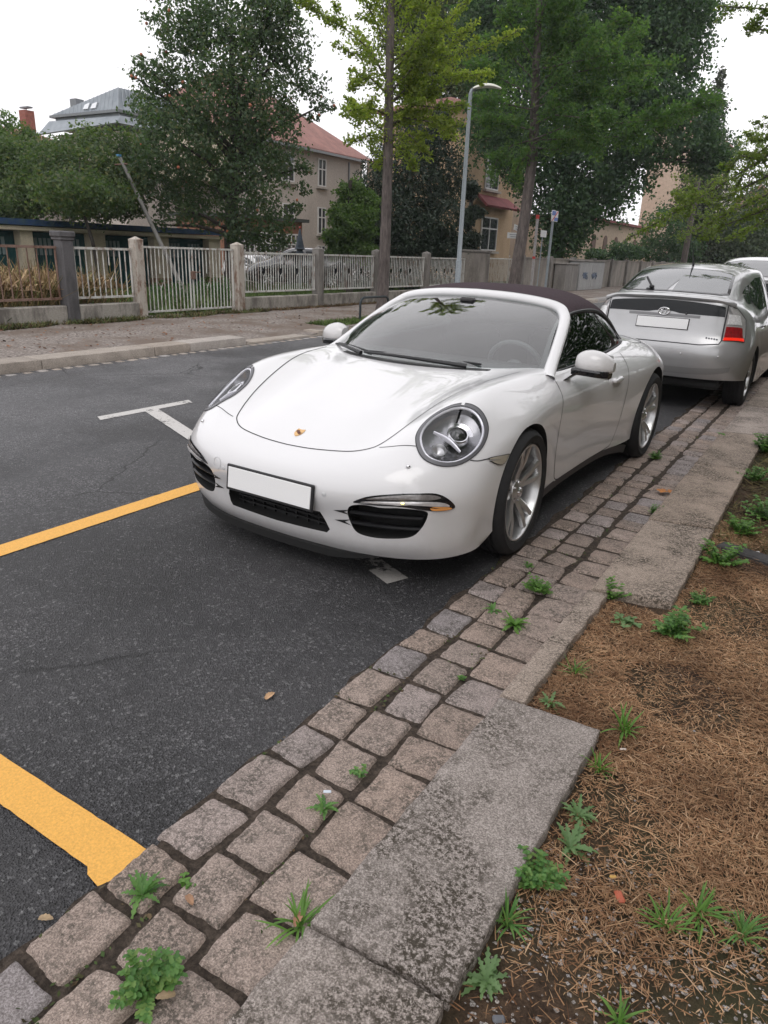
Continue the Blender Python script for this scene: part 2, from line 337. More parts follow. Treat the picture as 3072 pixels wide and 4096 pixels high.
for v in bpy.data.objects['far_pavement'].data.vertices:                                # dropped kerb in front of the gate
    if v.co.x > -9.2: v.co.z -= .078 * min(1, (v.co.x + 9.2) / 1.1) * max(0, min(1, (v.co.y - 8.15) / .4)) * max(0, min(1, (10.6 - v.co.y) / .5))
sheet('verge_ground', -.70, 7.0, -3, 60, .018, SOIL, 120, 400, .012)
# joint bed under the cobbles with a ragged asphalt-side edge
sheet('gutter_bed', -1.235, -.66, -1, 60, .004, JOINT, 2, 900, 0, 'structure', lambda u, y: (math.sin(y * 9) * .012 + math.sin(y * 23) * .008 + rng.normal() * .004) if u == 0 else 0)
# ------------------------------------------------------------------ cobbled gutter: every stone its own lump, one paving
def stone(V, F, cx, cy, sx, sy, z0, h, n, rot=0.0, rough=.004):
    b = len(V); k = n + 1; p1, p2, p3 = rng.uniform(0, 6, 3); ex = rng.uniform(16, 40); sk = rng.normal(0, .03, 2); tl = rng.normal(0, .02, 2)
    jit = rng.normal(0, .035, (4,))
    for i in range(k):
        for j in range(k):
            u = -1 + 2 * i / n; v = -1 + 2 * j / n; m = max(abs(u), abs(v)); l = (abs(u) ** ex + abs(v) ** ex) ** (1 / ex)
            s = m / l if l > 0 else 1
            uu, vv = u * s, v * s; ang = math.atan2(vv, uu)
            w_ = 1 + .016 * math.sin(3 * ang + p1) + .016 * math.sin(5 * ang + p2) + .014 * math.sin(9 * ang + p3) + .008 * math.sin(17 * ang + p1)
            x = uu * sx / 2 * w_ + sk[0] * vv * sx; y = vv * sy / 2 * w_ + sk[1] * uu * sy
            z = z0 + h * (1 - max(0, m - .78) ** 2 * 11) + (tl[0] * x + tl[1] * y) + (rng.normal() * rough if m < .98 else 0)
            if m > .99: z = z0 - .012
            c, s_ = math.cos(rot), math.sin(rot); V.append((cx + x * c - y * s_, cy + x * s_ + y * c, z))
    for i in range(n):
        for j in range(n): a = b + i * k + j; F.append((a, a + k, a + k + 1, a + 1))
V, F = [], []
ROWS = [(-1.221, -1.070), (-1.066, -.911), (-.905, -.715)]
for ri, (x0, x1) in enumerate(ROWS):
    y = -.6 + ri * .07
    while y < 45:
        ln_ = rng.uniform(.168, .222) * (1.0 if y < 3 else .9); n = 16 if y < 3.2 else (7 if y < 9 else 3)
        gap = rng.uniform(.006, .014); jx = rng.normal(0, .004) - (.012 * math.sin(y * 1.3) if ri == 0 else 0)
        stone(V, F, (x0 + x1) / 2 + jx, y + ln_ / 2, (x1 - x0) - .001 + rng.normal(0, .003), ln_ - gap, .004, rng.uniform(.009, .016), n, rng.normal(0, .022), .0008)
        y += ln_
np_mesh('cobbled_gutter', V, F, GRAN_C, smooth=True)['kind'] = 'structure'
# ------------------------------------------------------------------ kerb slabs, near side
V, F = [], []
def slab(V, F, x0, x1, y0, y1, z0, z1, nx, ny, sk0=0.0, sk1=0.0, rough=.0010, bv=.0035):
    """worn stone block: top grid + skirts; sk0/sk1 skew of the two short ends"""
    b = len(V); k = ny + 3; xs = [x0, x0] + list(np.linspace(x0 + bv, x1 - bv, nx + 1)) + [x1, x1]; ys = [y0, y0] + list(np.linspace(y0 + bv, y1 - bv, ny + 1)) + [y1, y1]
    for i, x in enumerate(xs):
        for j, y in enumerate(ys):
            e = i in (0, len(xs) - 1) or j in (0, len(ys) - 1); e1 = i in (1, len(xs) - 2) or j in (1, len(ys) - 2)
            z = z0 if e else (z1 - bv * .8 if e1 else z1) + (0 if e else rng.normal() * rough)
            f = (y - y0) / (y1 - y0); fx = (x - x0) / (x1 - x0); dy = (sk0 * (1 - f) + sk1 * f) * fx
            w_ = .0022 * math.sin(y * 31 + x * 17) + .0015 * math.sin(y * 73)
            V.append((x + (w_ if i < 2 or i > len(xs) - 3 else 0), y + dy + (w_ if j < 2 or j > len(ys) - 3 else 0), z))
    k = len(ys)
    for i in range(len(xs) - 1):
        for j in range(k - 1): a = b + i * k + j; F.append((a, a + k, a + k + 1, a + 1))
KN = [(-.70, -.375, -1.4, -.02), (-.70, -.375, .0, .895), (-.70, -.37, .91, 1.93), (-.705, -.37, 2.945, 4.02), (-.71, -.372, 4.035, 5.48), (-.715, -.375, 5.495, 6.78), (-.71, -.37, 6.80, 8.25), (-.71, -.37, 8.27, 9.6)]
for i, (a, b_, c, d) in enumerate(KN): slab(V, F, a * 1.026, b_ * 1.026, c * 1.026, d * 1.026, 0, .064 + rng.normal(0, .001), 14, 40, .02 + (.05 if i > 2 else 0), .02 + (.05 if i > 2 else 0))
slab(V, F, -.728, -.642, 1.995, 3.00, 0, .060, 4, 34, .0, .0)
y = 9.87
while y < 60: l_ = rng.uniform(1.1, 1.6); slab(V, F, -.728, -.38, y, y + l_ - .015, 0, .064, 3, 6); y += l_
np_mesh('kerb', V, F, GRAN_K, smooth=False)['kind'] = 'structure'
bpy.data.objects['kerb'].data.set_sharp_from_angle(angle=R(50)) if False else None
# far kerb
V, F = [], []
FK = [(-2.4, 1.55), (1.56, 3.3), (3.31, 4.95), (4.965, 6.62), (6.635, 7.26 + .0), (7.275, 8.42)]
for a, b_ in FK: slab(V, F, -7.9, -7.58 - .62, a, b_, -.02, .118, 6, 16) if False else slab(V, F, -8.22, -7.86, a, b_, -.02, .118, 6, 16)
y = 8.44
while y < 10.3: slab(V, F, -8.16, -7.87, y, y + .9, -.02, .03, 4, 8); y += .91
y = 9.9 + .4
while y < 200:
    l_ = rng.uniform(1.2, 1.7); slab(V, F, -8.20, -7.87, y, y + l_ - .015, -.02, .085 if y < 14 else .11, 4, 8); y += l_
np_mesh('far_kerb', V, F, GRAN_F)['kind'] = 'structure'
V, F = [], []
y = -3
while y < 60: l_ = rng.uniform(.14, .22); stone(V, F, -7.78, y + l_ / 2, .14, l_ - .012, -.004, rng.uniform(.006, .014), 4, rng.normal(0, .05), .001); y += l_
np_mesh('far_gutter', V, F, GRAN_F, smooth=True)['kind'] = 'structure'
# ------------------------------------------------------------------ painted markings (4 mm above the asphalt)
PW = m_paint('road_white', (.58, .56, .54), .43); PW2 = m_paint('road_white_worn', (.42, .40, .38), .452); PY = m_paint('road_yellow', (.82, .43, .080), .345)
def marking(name, poly, mat, z=.004):
    """thin painted polygon with slightly uneven rim"""
    P = []
    n = len(poly)
    for i in range(n):
        a, b_ = Vector((*poly[i], 0)), Vector((*poly[(i + 1) % n], 0)); k = max(1, int((b_ - a).length / .03)); nn_ = (b_ - a).normalized().cross(Vector((0, 0, 1)))
        for j in range(k): P.append(a.lerp(b_, j / k) + nn_ * (rng.normal() * .0007 if j else 0))
    m = MB(); m.add([(p.x, p.y, z) for p in P], [tuple(range(len(P)))]); o = m.build(name, mat, smooth=False); o['kind'] = 'structure'; return o
marking('white_marking', [(-5.39, 3.86), (-5.265, 3.80), (-5.245, 4.84), (-5.365, 4.90)], PW)
marking('white_stem_marking', [(-5.25, 4.27), (-5.25, 4.42), (-4.0, 3.87), (-4.0, 3.73)], PW, .005)
marking('worn_stem_marking', [(-3.98, 3.74), (-3.98, 3.86), (-3.0, 3.40), (-1.51, 2.70), (-1.56, 2.585), (-3.0, 3.28)], PW2, .005)
marking('yellow_line', [(-3.38, -.5), (-3.245, -.5), (-3.235, 3.30), (-3.365, 3.30)], PY)
marking('yellow_bar', [(-3.23, .770), (-1.305, .775), (-1.285, .760), (-1.235, .752), (-1.215, .80), (-1.210, .895), (-1.9, .888), (-3.23, .892)], PY, .005)
marking('far_bay_marking', [(-2.7, 8.0), (-1.35, 6.72), (-1.30, 6.90), (-2.6, 8.12)], PW2)
# ================================================================== cars: common
def boolean(obj, cutters, op='DIFFERENCE'):
    for c in cutters:
        m = obj.modifiers.new('b', 'BOOLEAN'); m.operation = op; m.solver = 'EXACT'; m.object = c
    dg = bpy.context.evaluated_depsgraph_get(); dg.update()
    me = bpy.data.meshes.new_from_object(obj.evaluated_get(dg)); obj.modifiers.clear()
    old = obj.data; obj.data = me; bpy.data.meshes.remove(old)
    for c in cutters: d = c.data; bpy.data.objects.remove(c); bpy.data.meshes.remove(d)
def nspline(P, n):
    P = np.asarray(P, float); K = len(P); A = np.eye(K) * 4; A += np.eye(K, k=1) + np.eye(K, k=-1)
    A[0] = 0; A[0, 0] = 1; A[-1] = 0; A[-1, -1] = 1
    b = np.zeros_like(P); b[1:-1] = 6 * (P[2:] - 2 * P[1:-1] + P[:-2])
    Q = np.linalg.solve(A, b.reshape(K, -1)).reshape(P.shape); out = []
    for i in range(K - 1):
        for k in range(n):
            t = k / n; s = 1 - t; out.append(s * P[i] + t * P[i + 1] + ((s ** 3 - s) * Q[i] + (t ** 3 - t) * Q[i + 1]) / 6)
    out.append(P[-1]); return np.array(out)
def body_grid(rows, nu, nv):
    H = np.array(rows, float); F = np.concatenate([H[:, :0:-1] * [1, -1, 1], H], 1)
    return nspline(nspline(F, nu).transpose(1, 0, 2), nv).transpose(1, 0, 2)
def ccurve(P, n=6, closed=True):
    """Catmull-Rom through P"""
    P = np.array(P, float); K = len(P); out = []
    for i in range(K if closed else K - 1):
        if closed: a, b, c, d = P[(i - 1) % K], P[i], P[(i + 1) % K], P[(i + 2) % K]
        else: a, b, c, d = P[max(i - 1, 0)], P[i], P[i + 1], P[min(i + 2, K - 1)]
        for k in range(n):
            t = k / n; out.append(.5 * (2 * b + (c - a) * t + (2 * a - 5 * b + 4 * c - d) * t * t + (3 * b - a - 3 * c + d) * t ** 3))
    if not closed: out.append(P[-1])
    return np.array(out)
class Shell:
    """closed car shell + ray casting on it"""
    def __init__(s, D, cap_z=None):
        s.D = D; U, V, _ = D.shape; s.U, s.V = U, V
        verts = D.reshape(-1, 3); faces = [(i * V + j, i * V + j + 1, (i + 1) * V + j + 1, (i + 1) * V + j) for i in range(U - 1) for j in range(V - 1)]
        s.verts = [tuple(v) for v in verts]; s.faces = faces
        s.bvh = BVHTree.FromPolygons([Vector(v) for v in s.verts], faces)
        # smooth normals
        du = np.gradient(D, axis=0); dv = np.gradient(D, axis=1); n = np.cross(dv, du); ln = np.linalg.norm(n, axis=2, keepdims=True); n = n / np.maximum(ln, 1e-9)
        cvec = np.array([-1.2, 0, .4]); out = (n * (D - cvec)).sum(2).mean()
        s.n = n if out > 0 else -n; s.flip = out <= 0
        s.nf = s.n.reshape(-1, 3)
    def solid(s):
        U, V = s.U, s.V; loop = [(0, j) for j in range(V)] + [(i, V - 1) for i in range(1, U)] + [(U - 1, j) for j in range(V - 2, -1, -1)] + [(i, 0) for i in range(U - 2, 0, -1)]
        idx = [a * V + b for a, b in loop]; vs = list(s.verts); vs.append((-1.2, 0, .17)); c = len(vs) - 1
        fs = list(s.faces) + [(idx[k], c, idx[(k + 1) % len(idx)]) for k in range(len(idx))]
        me = bpy.data.meshes.new('shell'); me.from_pydata(vs, [], fs); me.update()
        bm = bmesh.new(); bm.from_mesh(me); bmesh.ops.remove_doubles(bm, verts=bm.verts, dist=1e-5); bmesh.ops.recalc_face_normals(bm, faces=bm.faces); bm.to_mesh(me); bm.free()
        o = bpy.data.objects.new('shell', me); COL.objects.link(o); return o
    def near(s, p):
        """closest point + interpolated smooth normal"""
        q, n, i, d = s.bvh.find_nearest(Vector(p))
        f = s.faces[i]; ws = []; acc = np.zeros(3)
        for k in f:
            dd = np.linalg.norm(np.array(s.verts[k]) - np.array(q)); w_ = 1 / (dd + 1e-5) ; ws.append(w_); acc += s.nf[k] * w_
        return q, Vector(acc / sum(ws)).normalized(), d
    def ray(s, o, d):
        q, n, i, t = s.bvh.ray_cast(Vector(o), Vector(d)); return q
    def conform(s, pts, off=0.0):
        out = []
        for p in pts:
            q, n, d = s.near(p); out.append(q + n * off)
        return out
def patch(shell, outline, off, rings=8, scale0=1.0, inner=0.0, dirn=None, bulge=0.0):
    """surface-following patch inside a closed 3D outline (list of points); inner>0 makes a ring. returns grid rows [ring][pt]"""
    P = np.array(outline); c = P.mean(0); rows = []
    for k in range(rings + 1):
        f = inner + (scale0 - inner) * k / rings
        r = []
        for p in P:
            x = c + (p - c) * f; q, n, d = shell.near(x); r.append(q + n * (off + bulge * (1 - f * f)))
        rows.append(r)
    return rows
def mirror_pts(P): return [(p[0], -p[1], p[2]) for p in P]
def strip_on(shell, path, width, off, closed=False):
    """flat ribbon lying on the shell along path"""
    P = [Vector(p) for p in path]; k = len(P); A = []; B = []
    for i, p in enumerate(P):
        a = P[(i - 1) % k] if (closed or i) else P[0]; b = P[(i + 1) % k] if (closed or i < k - 1) else P[-1]
        q, n, d = shell.near(p); t = (b - a).normalized(); sd_ = t.cross(n).normalized()
        for L_, sg in ((A, -1), (B, 1)):
            q2, n2, _ = shell.near(q + sd_ * sg * width / 2); L_.append(q2 + n2 * off)
    if closed: A.append(A[0]); B.append(B[0])
    return [A, B]
def split_body(shell, obj, tests, mats, dark, parent, default='body'):
    """cut finished mesh into children by centroid tests; painted faces keep the smooth normals of the shell"""
    me = obj.data; nv = len(me.vertices); co = np.zeros(nv * 3); me.vertices.foreach_get('co', co); co = co.reshape(-1, 3)
    vn = [None] * nv; dist = np.zeros(nv)
    for i in range(nv):
        q, n, d = shell.near(co[i]); vn[i] = n; dist[i] = d
    groups = {}
    for p in me.polygons:
        ids = list(p.vertices); c = co[ids].mean(0)
        painted = max(dist[i] for i in ids) < 2e-4
        if painted:
            q, n, d = shell.near(c); painted = d < 4e-3 and abs(n.dot(p.normal)) > .5
        key = default
        if painted:
            for nm, fn in tests:
                if fn(c): key = nm; break
        groups.setdefault(key, []).append((ids, painted))
    out = {}
    for key, fl in groups.items():
        mp = {}; vs = []; fs = []; mi = []; cn = []
        for ids, pt in fl:
            loc = []
            for i in ids:
                k2 = (i, pt)
                if k2 not in mp: mp[k2] = len(vs); vs.append(tuple(co[i])); cn.append(vn[i] if pt else None)
                loc.append(mp[k2])
            fs.append(loc); mi.append(0 if pt else 1)
        m2 = bpy.data.meshes.new(key); m2.from_pydata(vs, [], fs); m2.materials.append(mats.get(key, mats['default'])); m2.materials.append(dark)
        m2.polygons.foreach_set('material_index', mi); m2.polygons.foreach_set('use_smooth', [m_ == 0 for m_ in mi]); m2.update()
        nn = [tuple(c) if c is not None else (0, 0, 0) for c in cn]
        m2.normals_split_custom_set_from_vertices(nn)
        o = bpy.data.objects.new(key, m2); COL.objects.link(o); o.parent = parent; out[key] = o
    d = obj.data; bpy.data.objects.remove(obj); bpy.data.meshes.remove(d)
    return out
def inpoly(x, y, P):
    r = False; j = len(P) - 1
    for i in range(len(P)):
        if (P[i][1] > y) != (P[j][1] > y) and x < (P[j][0] - P[i][0]) * (y - P[i][1]) / (P[j][1] - P[i][1]) + P[i][0]: r = not r
        j = i
    return r
def cutter(build):
    b = MB(); build(b); o = b.build('cut', under, smooth=False, weld=True); return o
def cyl_cut(x, z, r, y0, y1, n=72, sx=1.0):
    return cutter(lambda b: b.prism([(x + r * sx * math.cos(a), z + r * math.sin(a)) for a in np.linspace(0, 2 * math.pi, n, endpoint=False)], y0, y1, Matrix(((1, 0, 0, 0), (0, 0, 1, 0), (0, 1, 0, 0), (0, 0, 0, 1)))))
def dir_cut(outline, d, t0, t1):
    """extrude closed 3D outline along d"""
    d = Vector(d).normalized(); A = [Vector(p) + d * t0 for p in outline]; B = [Vector(p) + d * t1 for p in outline]; n = len(A)
    return cutter(lambda b: b.add(A + B, [tuple(range(n))[::-1], tuple(range(n, 2 * n))] + [(i, (i + 1) % n, n + (i + 1) % n, n + i) for i in range(n)]))

def make_wheel(name, parent, loc, side, rt, rr, wd, spokes=5, steer=0.0, twin=True, rimmat=None, capmat=None):
    """wheel: tyre radius rt, rim radius rr, width wd, outer face towards side*y"""
    w_ = empty(name, loc, steer); w_.parent = parent; s = side
    h = wd / 2; tyre = MB()
    tr = .010
    prof = [(rr - .004, h - .012), (rr + .006, h + .002), (rr + .03, h + .007), (rr + (rt - rr) * .55, h + .010), (rt - .018, h - .002), (rt - .006, h - .018), (rt - .001, h - .04)]
    for g in (-.45, -.15, .15, .45):
        y = h * g; prof += []
    full = prof[:]
    for g in (.55, .2, -.2, -.55):
        y = h * g; full += [(rt, y + .009), (rt - tr, y + .007), (rt - tr, y - .007), (rt, y - .009)]
    full += [(a, -b) for a, b in prof[::-1]]
    tyre.lathe([(a, b * s) for a, b in full], 72, axis='Y')
    t_o = tyre.build('tyre', rubber, w_, ang=30)
    rim = MB(); rp = [(rr, h - .010), (rr - .004, h - .002), (rr - .012, h - .003), (rr - .018, h - .014), (rr - .022, h - .05), (rr - .03, h - .09), (rr - .03, -h + .03), (rr, -h + .01)]
    rim.lathe([(a, b * s) for a, b in rp], 64, axis='Y')
    hubr = .062
    def spoke(a0, a1, w0, w1):
        ys = [h - .052, h - .040, h - .020, h - .008]; rs = [.030, .10, rr * .62, rr - .010]
        top = []; 
        for k in range(4):
            f = k / 3; a = a0 + (a1 - a0) * f; wdt = w0 + (w1 - w0) * f; r_ = rs[k]
            ca, sa = math.cos(a), math.sin(a); tx, tz = -sa, ca
            y = ys[k] * s
            row = []
            for u, dy in ((-.5, -.028), (-.5, -.006), (-.30, 0), (.30, 0), (.5, -.006), (.5, -.028)):
                row.append((r_ * ca + tx * u * wdt, y + dy * s, r_ * sa + tz * u * wdt))
            top.append(row)
        rim.grid(top, flip=s < 0)
    for k in range(spokes):
        a = 2 * math.pi * k / spokes + .31
        if twin:
            spoke(a - .10, a - .19, .040, .030); spoke(a + .10, a + .19, .040, .030)
        else: spoke(a, a, .055, .05)
    rim.lathe([(0.0, (h - .030) * s), (hubr * .55, (h - .032) * s), (hubr, (h - .045) * s), (hubr + .012, (h - .09) * s)], 32, axis='Y')
    rim.build('rim', rimmat or alloy, w_, ang=35)
    cp = MB(); cp.lathe([(0, (h - .018) * s), (.022, (h - .020) * s), (.028, (h - .030) * s)], 24, axis='Y')
    for k in range(5):
        a = 2 * math.pi * k / 5 + .62; cp.lathe([(0, 0), (.009, -.001 * s), (.009, -.02 * s)], 8, Matrix.Translation((.05 * math.cos(a), (h - .034) * s, .05 * math.sin(a))), axis='Y')
    cp.build('hub_cap', capmat or chrome, w_)
    dk = MB(); dk.lathe([(.05, (h - .13) * s), (rr * .72, (h - .13) * s), (rr * .72, (h - .16) * s), (.05, (h - .16) * s)], 40, axis='Y'); dk.build('brake_disc', alloy_d, w_, ang=30)
    ca_ = MB(); 
    for k in range(8):
        pass
    a0 = [(-.75 + .14 * i) for i in range(8)]
    ca_.grid([[((rr * f) * math.cos(a + 2.6), y * s, (rr * f) * math.sin(a + 2.6)) for f, y in ((.55, h - .155), (.55, h - .10), (.82, h - .10), (.82, h - .155))] for a in a0]); ca_.build('brake_caliper', grey_pl, w_)
    return w_
# ================================================================== white convertible
BODY=[
[(.84,0,.15),(.83,.25,.15),(.80,.45,.15),(.735,.63,.15),(.65,.76,.155),(.55,.83,.16),(.46,.86,.165),(.38,.86,.17)],
[(.885,0,.225),(.875,.26,.225),(.845,.46,.225),(.775,.65,.23),(.68,.775,.235),(.56,.85,.245),(.46,.868,.25),(.34,.885,.22)],
[(.905,0,.33),(.895,.26,.33),(.863,.46,.335),(.795,.65,.34),(.695,.78,.345),(.565,.858,.35),(.44,.885,.345),(.28,.895,.26)],
[(.935,0,.43),(.925,.26,.43),(.885,.46,.44),(.81,.65,.45),(.70,.785,.455),(.555,.868,.455),(.40,.895,.42),(.2,.90,.28)],
[(.91,0,.52),(.897,.26,.522),(.855,.455,.535),(.775,.63,.56),(.65,.77,.565),(.50,.862,.56),(.33,.90,.50),(.12,.90,.28)],
[(.835,0,.578),(.822,.255,.585),(.775,.44,.605),(.685,.61,.645),(.565,.755,.655),(.41,.86,.635),(.24,.905,.56),(.04,.90,.28)],
[(.70,0,.642),(.69,.25,.648),(.65,.435,.656),(.575,.605,.724),(.45,.755,.738),(.29,.865,.69),(.14,.908,.60),(-.04,.90,.27)],
[(.47,0,.720),(.46,.25,.727),(.43,.44,.732),(.37,.63,.816),(.27,.765,.806),(.15,.868,.73),(.02,.908,.62),(-.12,.90,.26)],
[(.10,0,.812),(.10,.26,.815),(.07,.46,.818),(.03,.655,.876),(-.02,.77,.848),(-.07,.87,.765),(-.12,.905,.63),(-.22,.895,.24)],
[(-.25,0,.885),(-.27,.28,.885),(-.365,.52,.884),(-.53,.705,.888),(-.50,.79,.845),(-.48,.862,.765),(-.45,.878,.62),(-.42,.862,.245)],
[(-.85,0,.93),(-.85,.30,.925),(-.87,.57,.91),(-.90,.745,.878),(-.88,.80,.84),(-.85,.865,.76),(-.82,.874,.60),(-.8,.852,.246)],
[(-1.3,0,.94),(-1.3,.30,.935),(-1.3,.57,.92),(-1.3,.755,.885),(-1.28,.81,.85),(-1.25,.868,.765),(-1.22,.878,.60),(-1.2,.852,.246)],
[(-1.7,0,.95),(-1.7,.30,.945),(-1.7,.57,.93),(-1.7,.748,.90),(-1.68,.82,.865),(-1.65,.882,.775),(-1.62,.892,.60),(-1.6,.86,.236)],
[(-2.1,0,.96),(-2.1,.28,.955),(-2.1,.53,.945),(-2.1,.71,.922),(-2.07,.81,.88),(-2.04,.90,.785),(-2.0,.918,.61),(-1.98,.88,.215)],
[(-2.45,0,.95),(-2.45,.27,.948),(-2.45,.49,.943),(-2.45,.66,.925),(-2.45,.79,.88),(-2.45,.90,.79),(-2.45,.93,.63),(-2.45,.91,.24)],
[(-2.8,0,.91),(-2.8,.26,.908),(-2.8,.47,.90),(-2.79,.64,.88),(-2.79,.77,.835),(-2.78,.87,.75),(-2.77,.91,.61),(-2.76,.90,.24)],
[(-3.1,0,.85),(-3.1,.26,.845),(-3.09,.46,.835),(-3.07,.62,.81),(-3.04,.74,.77),(-3.0,.83,.70),(-2.96,.87,.58),(-2.92,.87,.22)],
[(-3.34,0,.745),(-3.33,.26,.742),(-3.31,.45,.735),(-3.27,.61,.715),(-3.22,.73,.68),(-3.15,.81,.63),(-3.08,.85,.53),(-3.0,.86,.21)],
[(-3.46,0,.57),(-3.45,.27,.57),(-3.43,.46,.565),(-3.38,.62,.555),(-3.31,.74,.54),(-3.22,.81,.51),(-3.13,.845,.44),(-3.05,.85,.2)],
[(-3.48,0,.38),(-3.47,.27,.38),(-3.45,.46,.38),(-3.40,.62,.38),(-3.32,.74,.37),(-3.23,.81,.36),(-3.15,.84,.33),(-3.08,.84,.2)],
[(-3.40,0,.22),(-3.39,.27,.22),(-3.37,.46,.22),(-3.32,.61,.22),(-3.25,.73,.21),(-3.18,.79,.21),(-3.13,.81,.20),(-3.09,.82,.19)],
]
def make_convertible(loc, rz):
    car = empty('parked_car', loc, rz)
    D = body_grid(BODY, 9, 8); S = Shell(D); o = S.solid()
    # --- outlines measured on the left side (mirrored for the right)
    hl = ccurve([(.335, .690, .803), (.308, .752, .782), (.335, .815, .725), (.410, .835, .660), (.498, .825, .616), (.580, .790, .590), (.642, .735, .590), (.668, .672, .614), (.642, .620, .662), (.585, .592, .705), (.490, .596, .752), (.405, .632, .787)], 6)
    hl = hl - np.array([0, .003, 0]); hl0 = hl.copy(); hl = np.array([tuple(S.near(p)[0]) for p in hl]); hr = np.array([tuple(S.near(p)[0]) for p in (hl0 + np.array([-.022, -.024, .008])) * [1, -1, 1]])
    hn = Vector((0, 0, 0))
    for p in hl: hn += S.near(p)[1]
    hn.normalize()
    hl = hl - np.array(hn) * 0
    ink = ccurve([(.885, .420, .372), (.885, .438, .408), (.875, .50, .422), (.845, .575, .418), (.806, .657, .424), (.750, .742, .414), (.740, .748, .380), (.748, .722, .320), (.768, .684, .282), (.805, .606, .266), (.838, .52, .262), (.855, .455, .276), (.869, .428, .32)], 5)
    low = [(.9, y, z) for y, z in [(-.312, .262), (-.318, .30), (-.30, .345), (0, .345), (.275, .345), (.300, .30), (.318, .262), (.300, .242), (0, .234), (-.300, .240)]]
    cuts = [cyl_cut(0, .345, .352, .50, 1.1), cyl_cut(0, .345, .352, -1.1, -.50), cyl_cut(-2.45, .345, .378, .52, 1.1), cyl_cut(-2.45, .345, .378, -1.1, -.52)]
    cab = [(-.275, 0), (-.29, .28), (-.385, .50), (-.56, .685), (-.62, .725), (-.95, .735), (-1.3, .742), (-1.7, .735), (-2.0, .705), (-2.15, .66), (-2.2, .5), (-2.2, 0)]
    cab = cab + [(x, -y) for x, y in cab[-2:0:-1]]
    cuts.append(cutter(lambda b: b.prism(cab[::-1], .30, 1.6)))
    for sg in (1, -1):
        P = hl if sg > 0 else hr; n_ = Vector((hn.x, hn.y * sg, hn.z))
        cc = P.mean(0); inn = [tuple(cc + (q - cc) * .93) for q in P]
        cuts.append(dir_cut(inn, n_, -.09, .12))
        Q = ink if sg > 0 else ink * [1, -1, 1]
        cuts.append(dir_cut([tuple(q) for q in Q], (.93, .36 * sg, 0), -.16, .12))
    cuts.append(dir_cut(low, (1, 0, 0), -.14, .1))
    boolean(o, cuts)
    seam = [(-.064, -.627, .862), (.255, -.555, .80), (.49, -.505, .715), (.65, -.455, .65), (.715, -.41, .627), (.765, -.32, .609), (.795, -.16, .598), (.803, 0, .594)]
    sx = ccurve([(-.36, -.665, .87)] + seam, 8, False); hoodpoly = [(p[0], p[1]) for p in sx]; full = [tuple(p) for p in sx] + [(p[0], -p[1], p[2]) for p in sx[-2::-1]]
    hp = [(p[0], p[1]) for p in full] + [(-.40, .60), (-.30, .4), (-.25, 0), (-.30, -.4), (-.40, -.60)]
    mats = {'default': paint_w}
    tests = [('hood', lambda c: c[2] > .55 and inpoly(c[0], c[1], hp)),
             ('door', lambda c: c[1] > .6 and -1.72 < c[0] < -.50 - .25 * max(0, (.6 - c[2])) and c[2] > .245),
             ('door_far', lambda c: c[1] < -.6 and -1.72 < c[0] < -.50 and c[2] > .245),
             ('front_bumper', lambda c: c[0] > .36 and c[2] < .60 + max(0, (abs(c[1]) - .5)) * .0)]
    parts = split_body(S, o, tests, mats, under, car)
    parts['door_far'].name = 'door.001'
    body = parts['body']
    # --- seams
    g = MB(); g.grid(strip_on(S, full, .0055, .0012)); g.build('hood_gap', gapm, parts['hood'])
    for sg in (1, -1):
        d = parts['door'] if sg > 0 else parts['door_far']
        pts = ccurve([(-.56, .77, .855), (-.52, .84, .79), (-.50, .875, .68), (-.50, .874, .5), (-.54, .862, .34), (-.60, .855, .255), (-.8, .853, .246), (-1.2, .855, .246), (-1.55, .862, .246), (-1.66, .87, .27), (-1.72, .885, .4), (-1.74, .895, .6), (-1.74, .88, .76), (-1.76, .80, .873)], 6, False)
        pts = [(p[0], p[1] * sg, p[2]) for p in pts]
        g = MB(); g.grid(strip_on(S, pts, .006, .0012)); g.build('door_gap', gapm, d)
        m = MB(); q, n, _ = S.near((-1.50, .886 * sg, .735))
        m.sphere(q + n * .022, (.085, .012, .017), 16, 10); m.sphere(q + Vector((.07, 0, 0)) + n * .008, (.02, .02, .016)); m.sphere(q + Vector((-.07, 0, 0)) + n * .008, (.02, .02, .016)); m.build('door_handle', paint_w, d)
        m = MB(); m.grid(patch(S, [(-1.5 + .075 * math.cos(a), .886 * sg, .715 + .03 * math.sin(a)) for a in np.linspace(0, 6.28, 24)], .001, 3)); m.build('handle_recess', simple('recess', (.5, .5, .5), .3, coat=.6) if 'recess' not in MATS else MATS['recess'], d)
        # bumper / fender seams
        g = MB()
        g.grid(strip_on(S, [(p[0], p[1] * sg, p[2]) for p in ccurve([(.52, .832, .616), (.485, .848, .606), (.43, .866, .605), (.34, .888, .606)], 4, False)], .005, .0012)); g.build('bumper_gap', gapm, parts['front_bumper']); g = MB()
        g.grid(strip_on(S, [(p[0], p[1] * sg, p[2]) for p in ccurve([(.70, .455, .648), (.69, .50, .650), (.668, .57, .663), (.655, .615, .668), (.645, .640, .668)], 4, False)], .004, .0012)); g.build('nose_gap', gapm, parts['front_bumper'])
        # side marker
        mk_ = [(.432, .866, .603), (.40, .873, .610), (.33, .888, .607), (.258, .90, .602), (.272, .902, .585), (.297, .898, .565), (.34, .892, .562), (.386, .884, .577)]
        m = MB(); m.grid(patch(S, [(x, y * sg, z) for x, y, z in ccurve(mk_, 3)], .004, 3), flip=sg < 0); sm = m.build('side_marker', gapm, body)
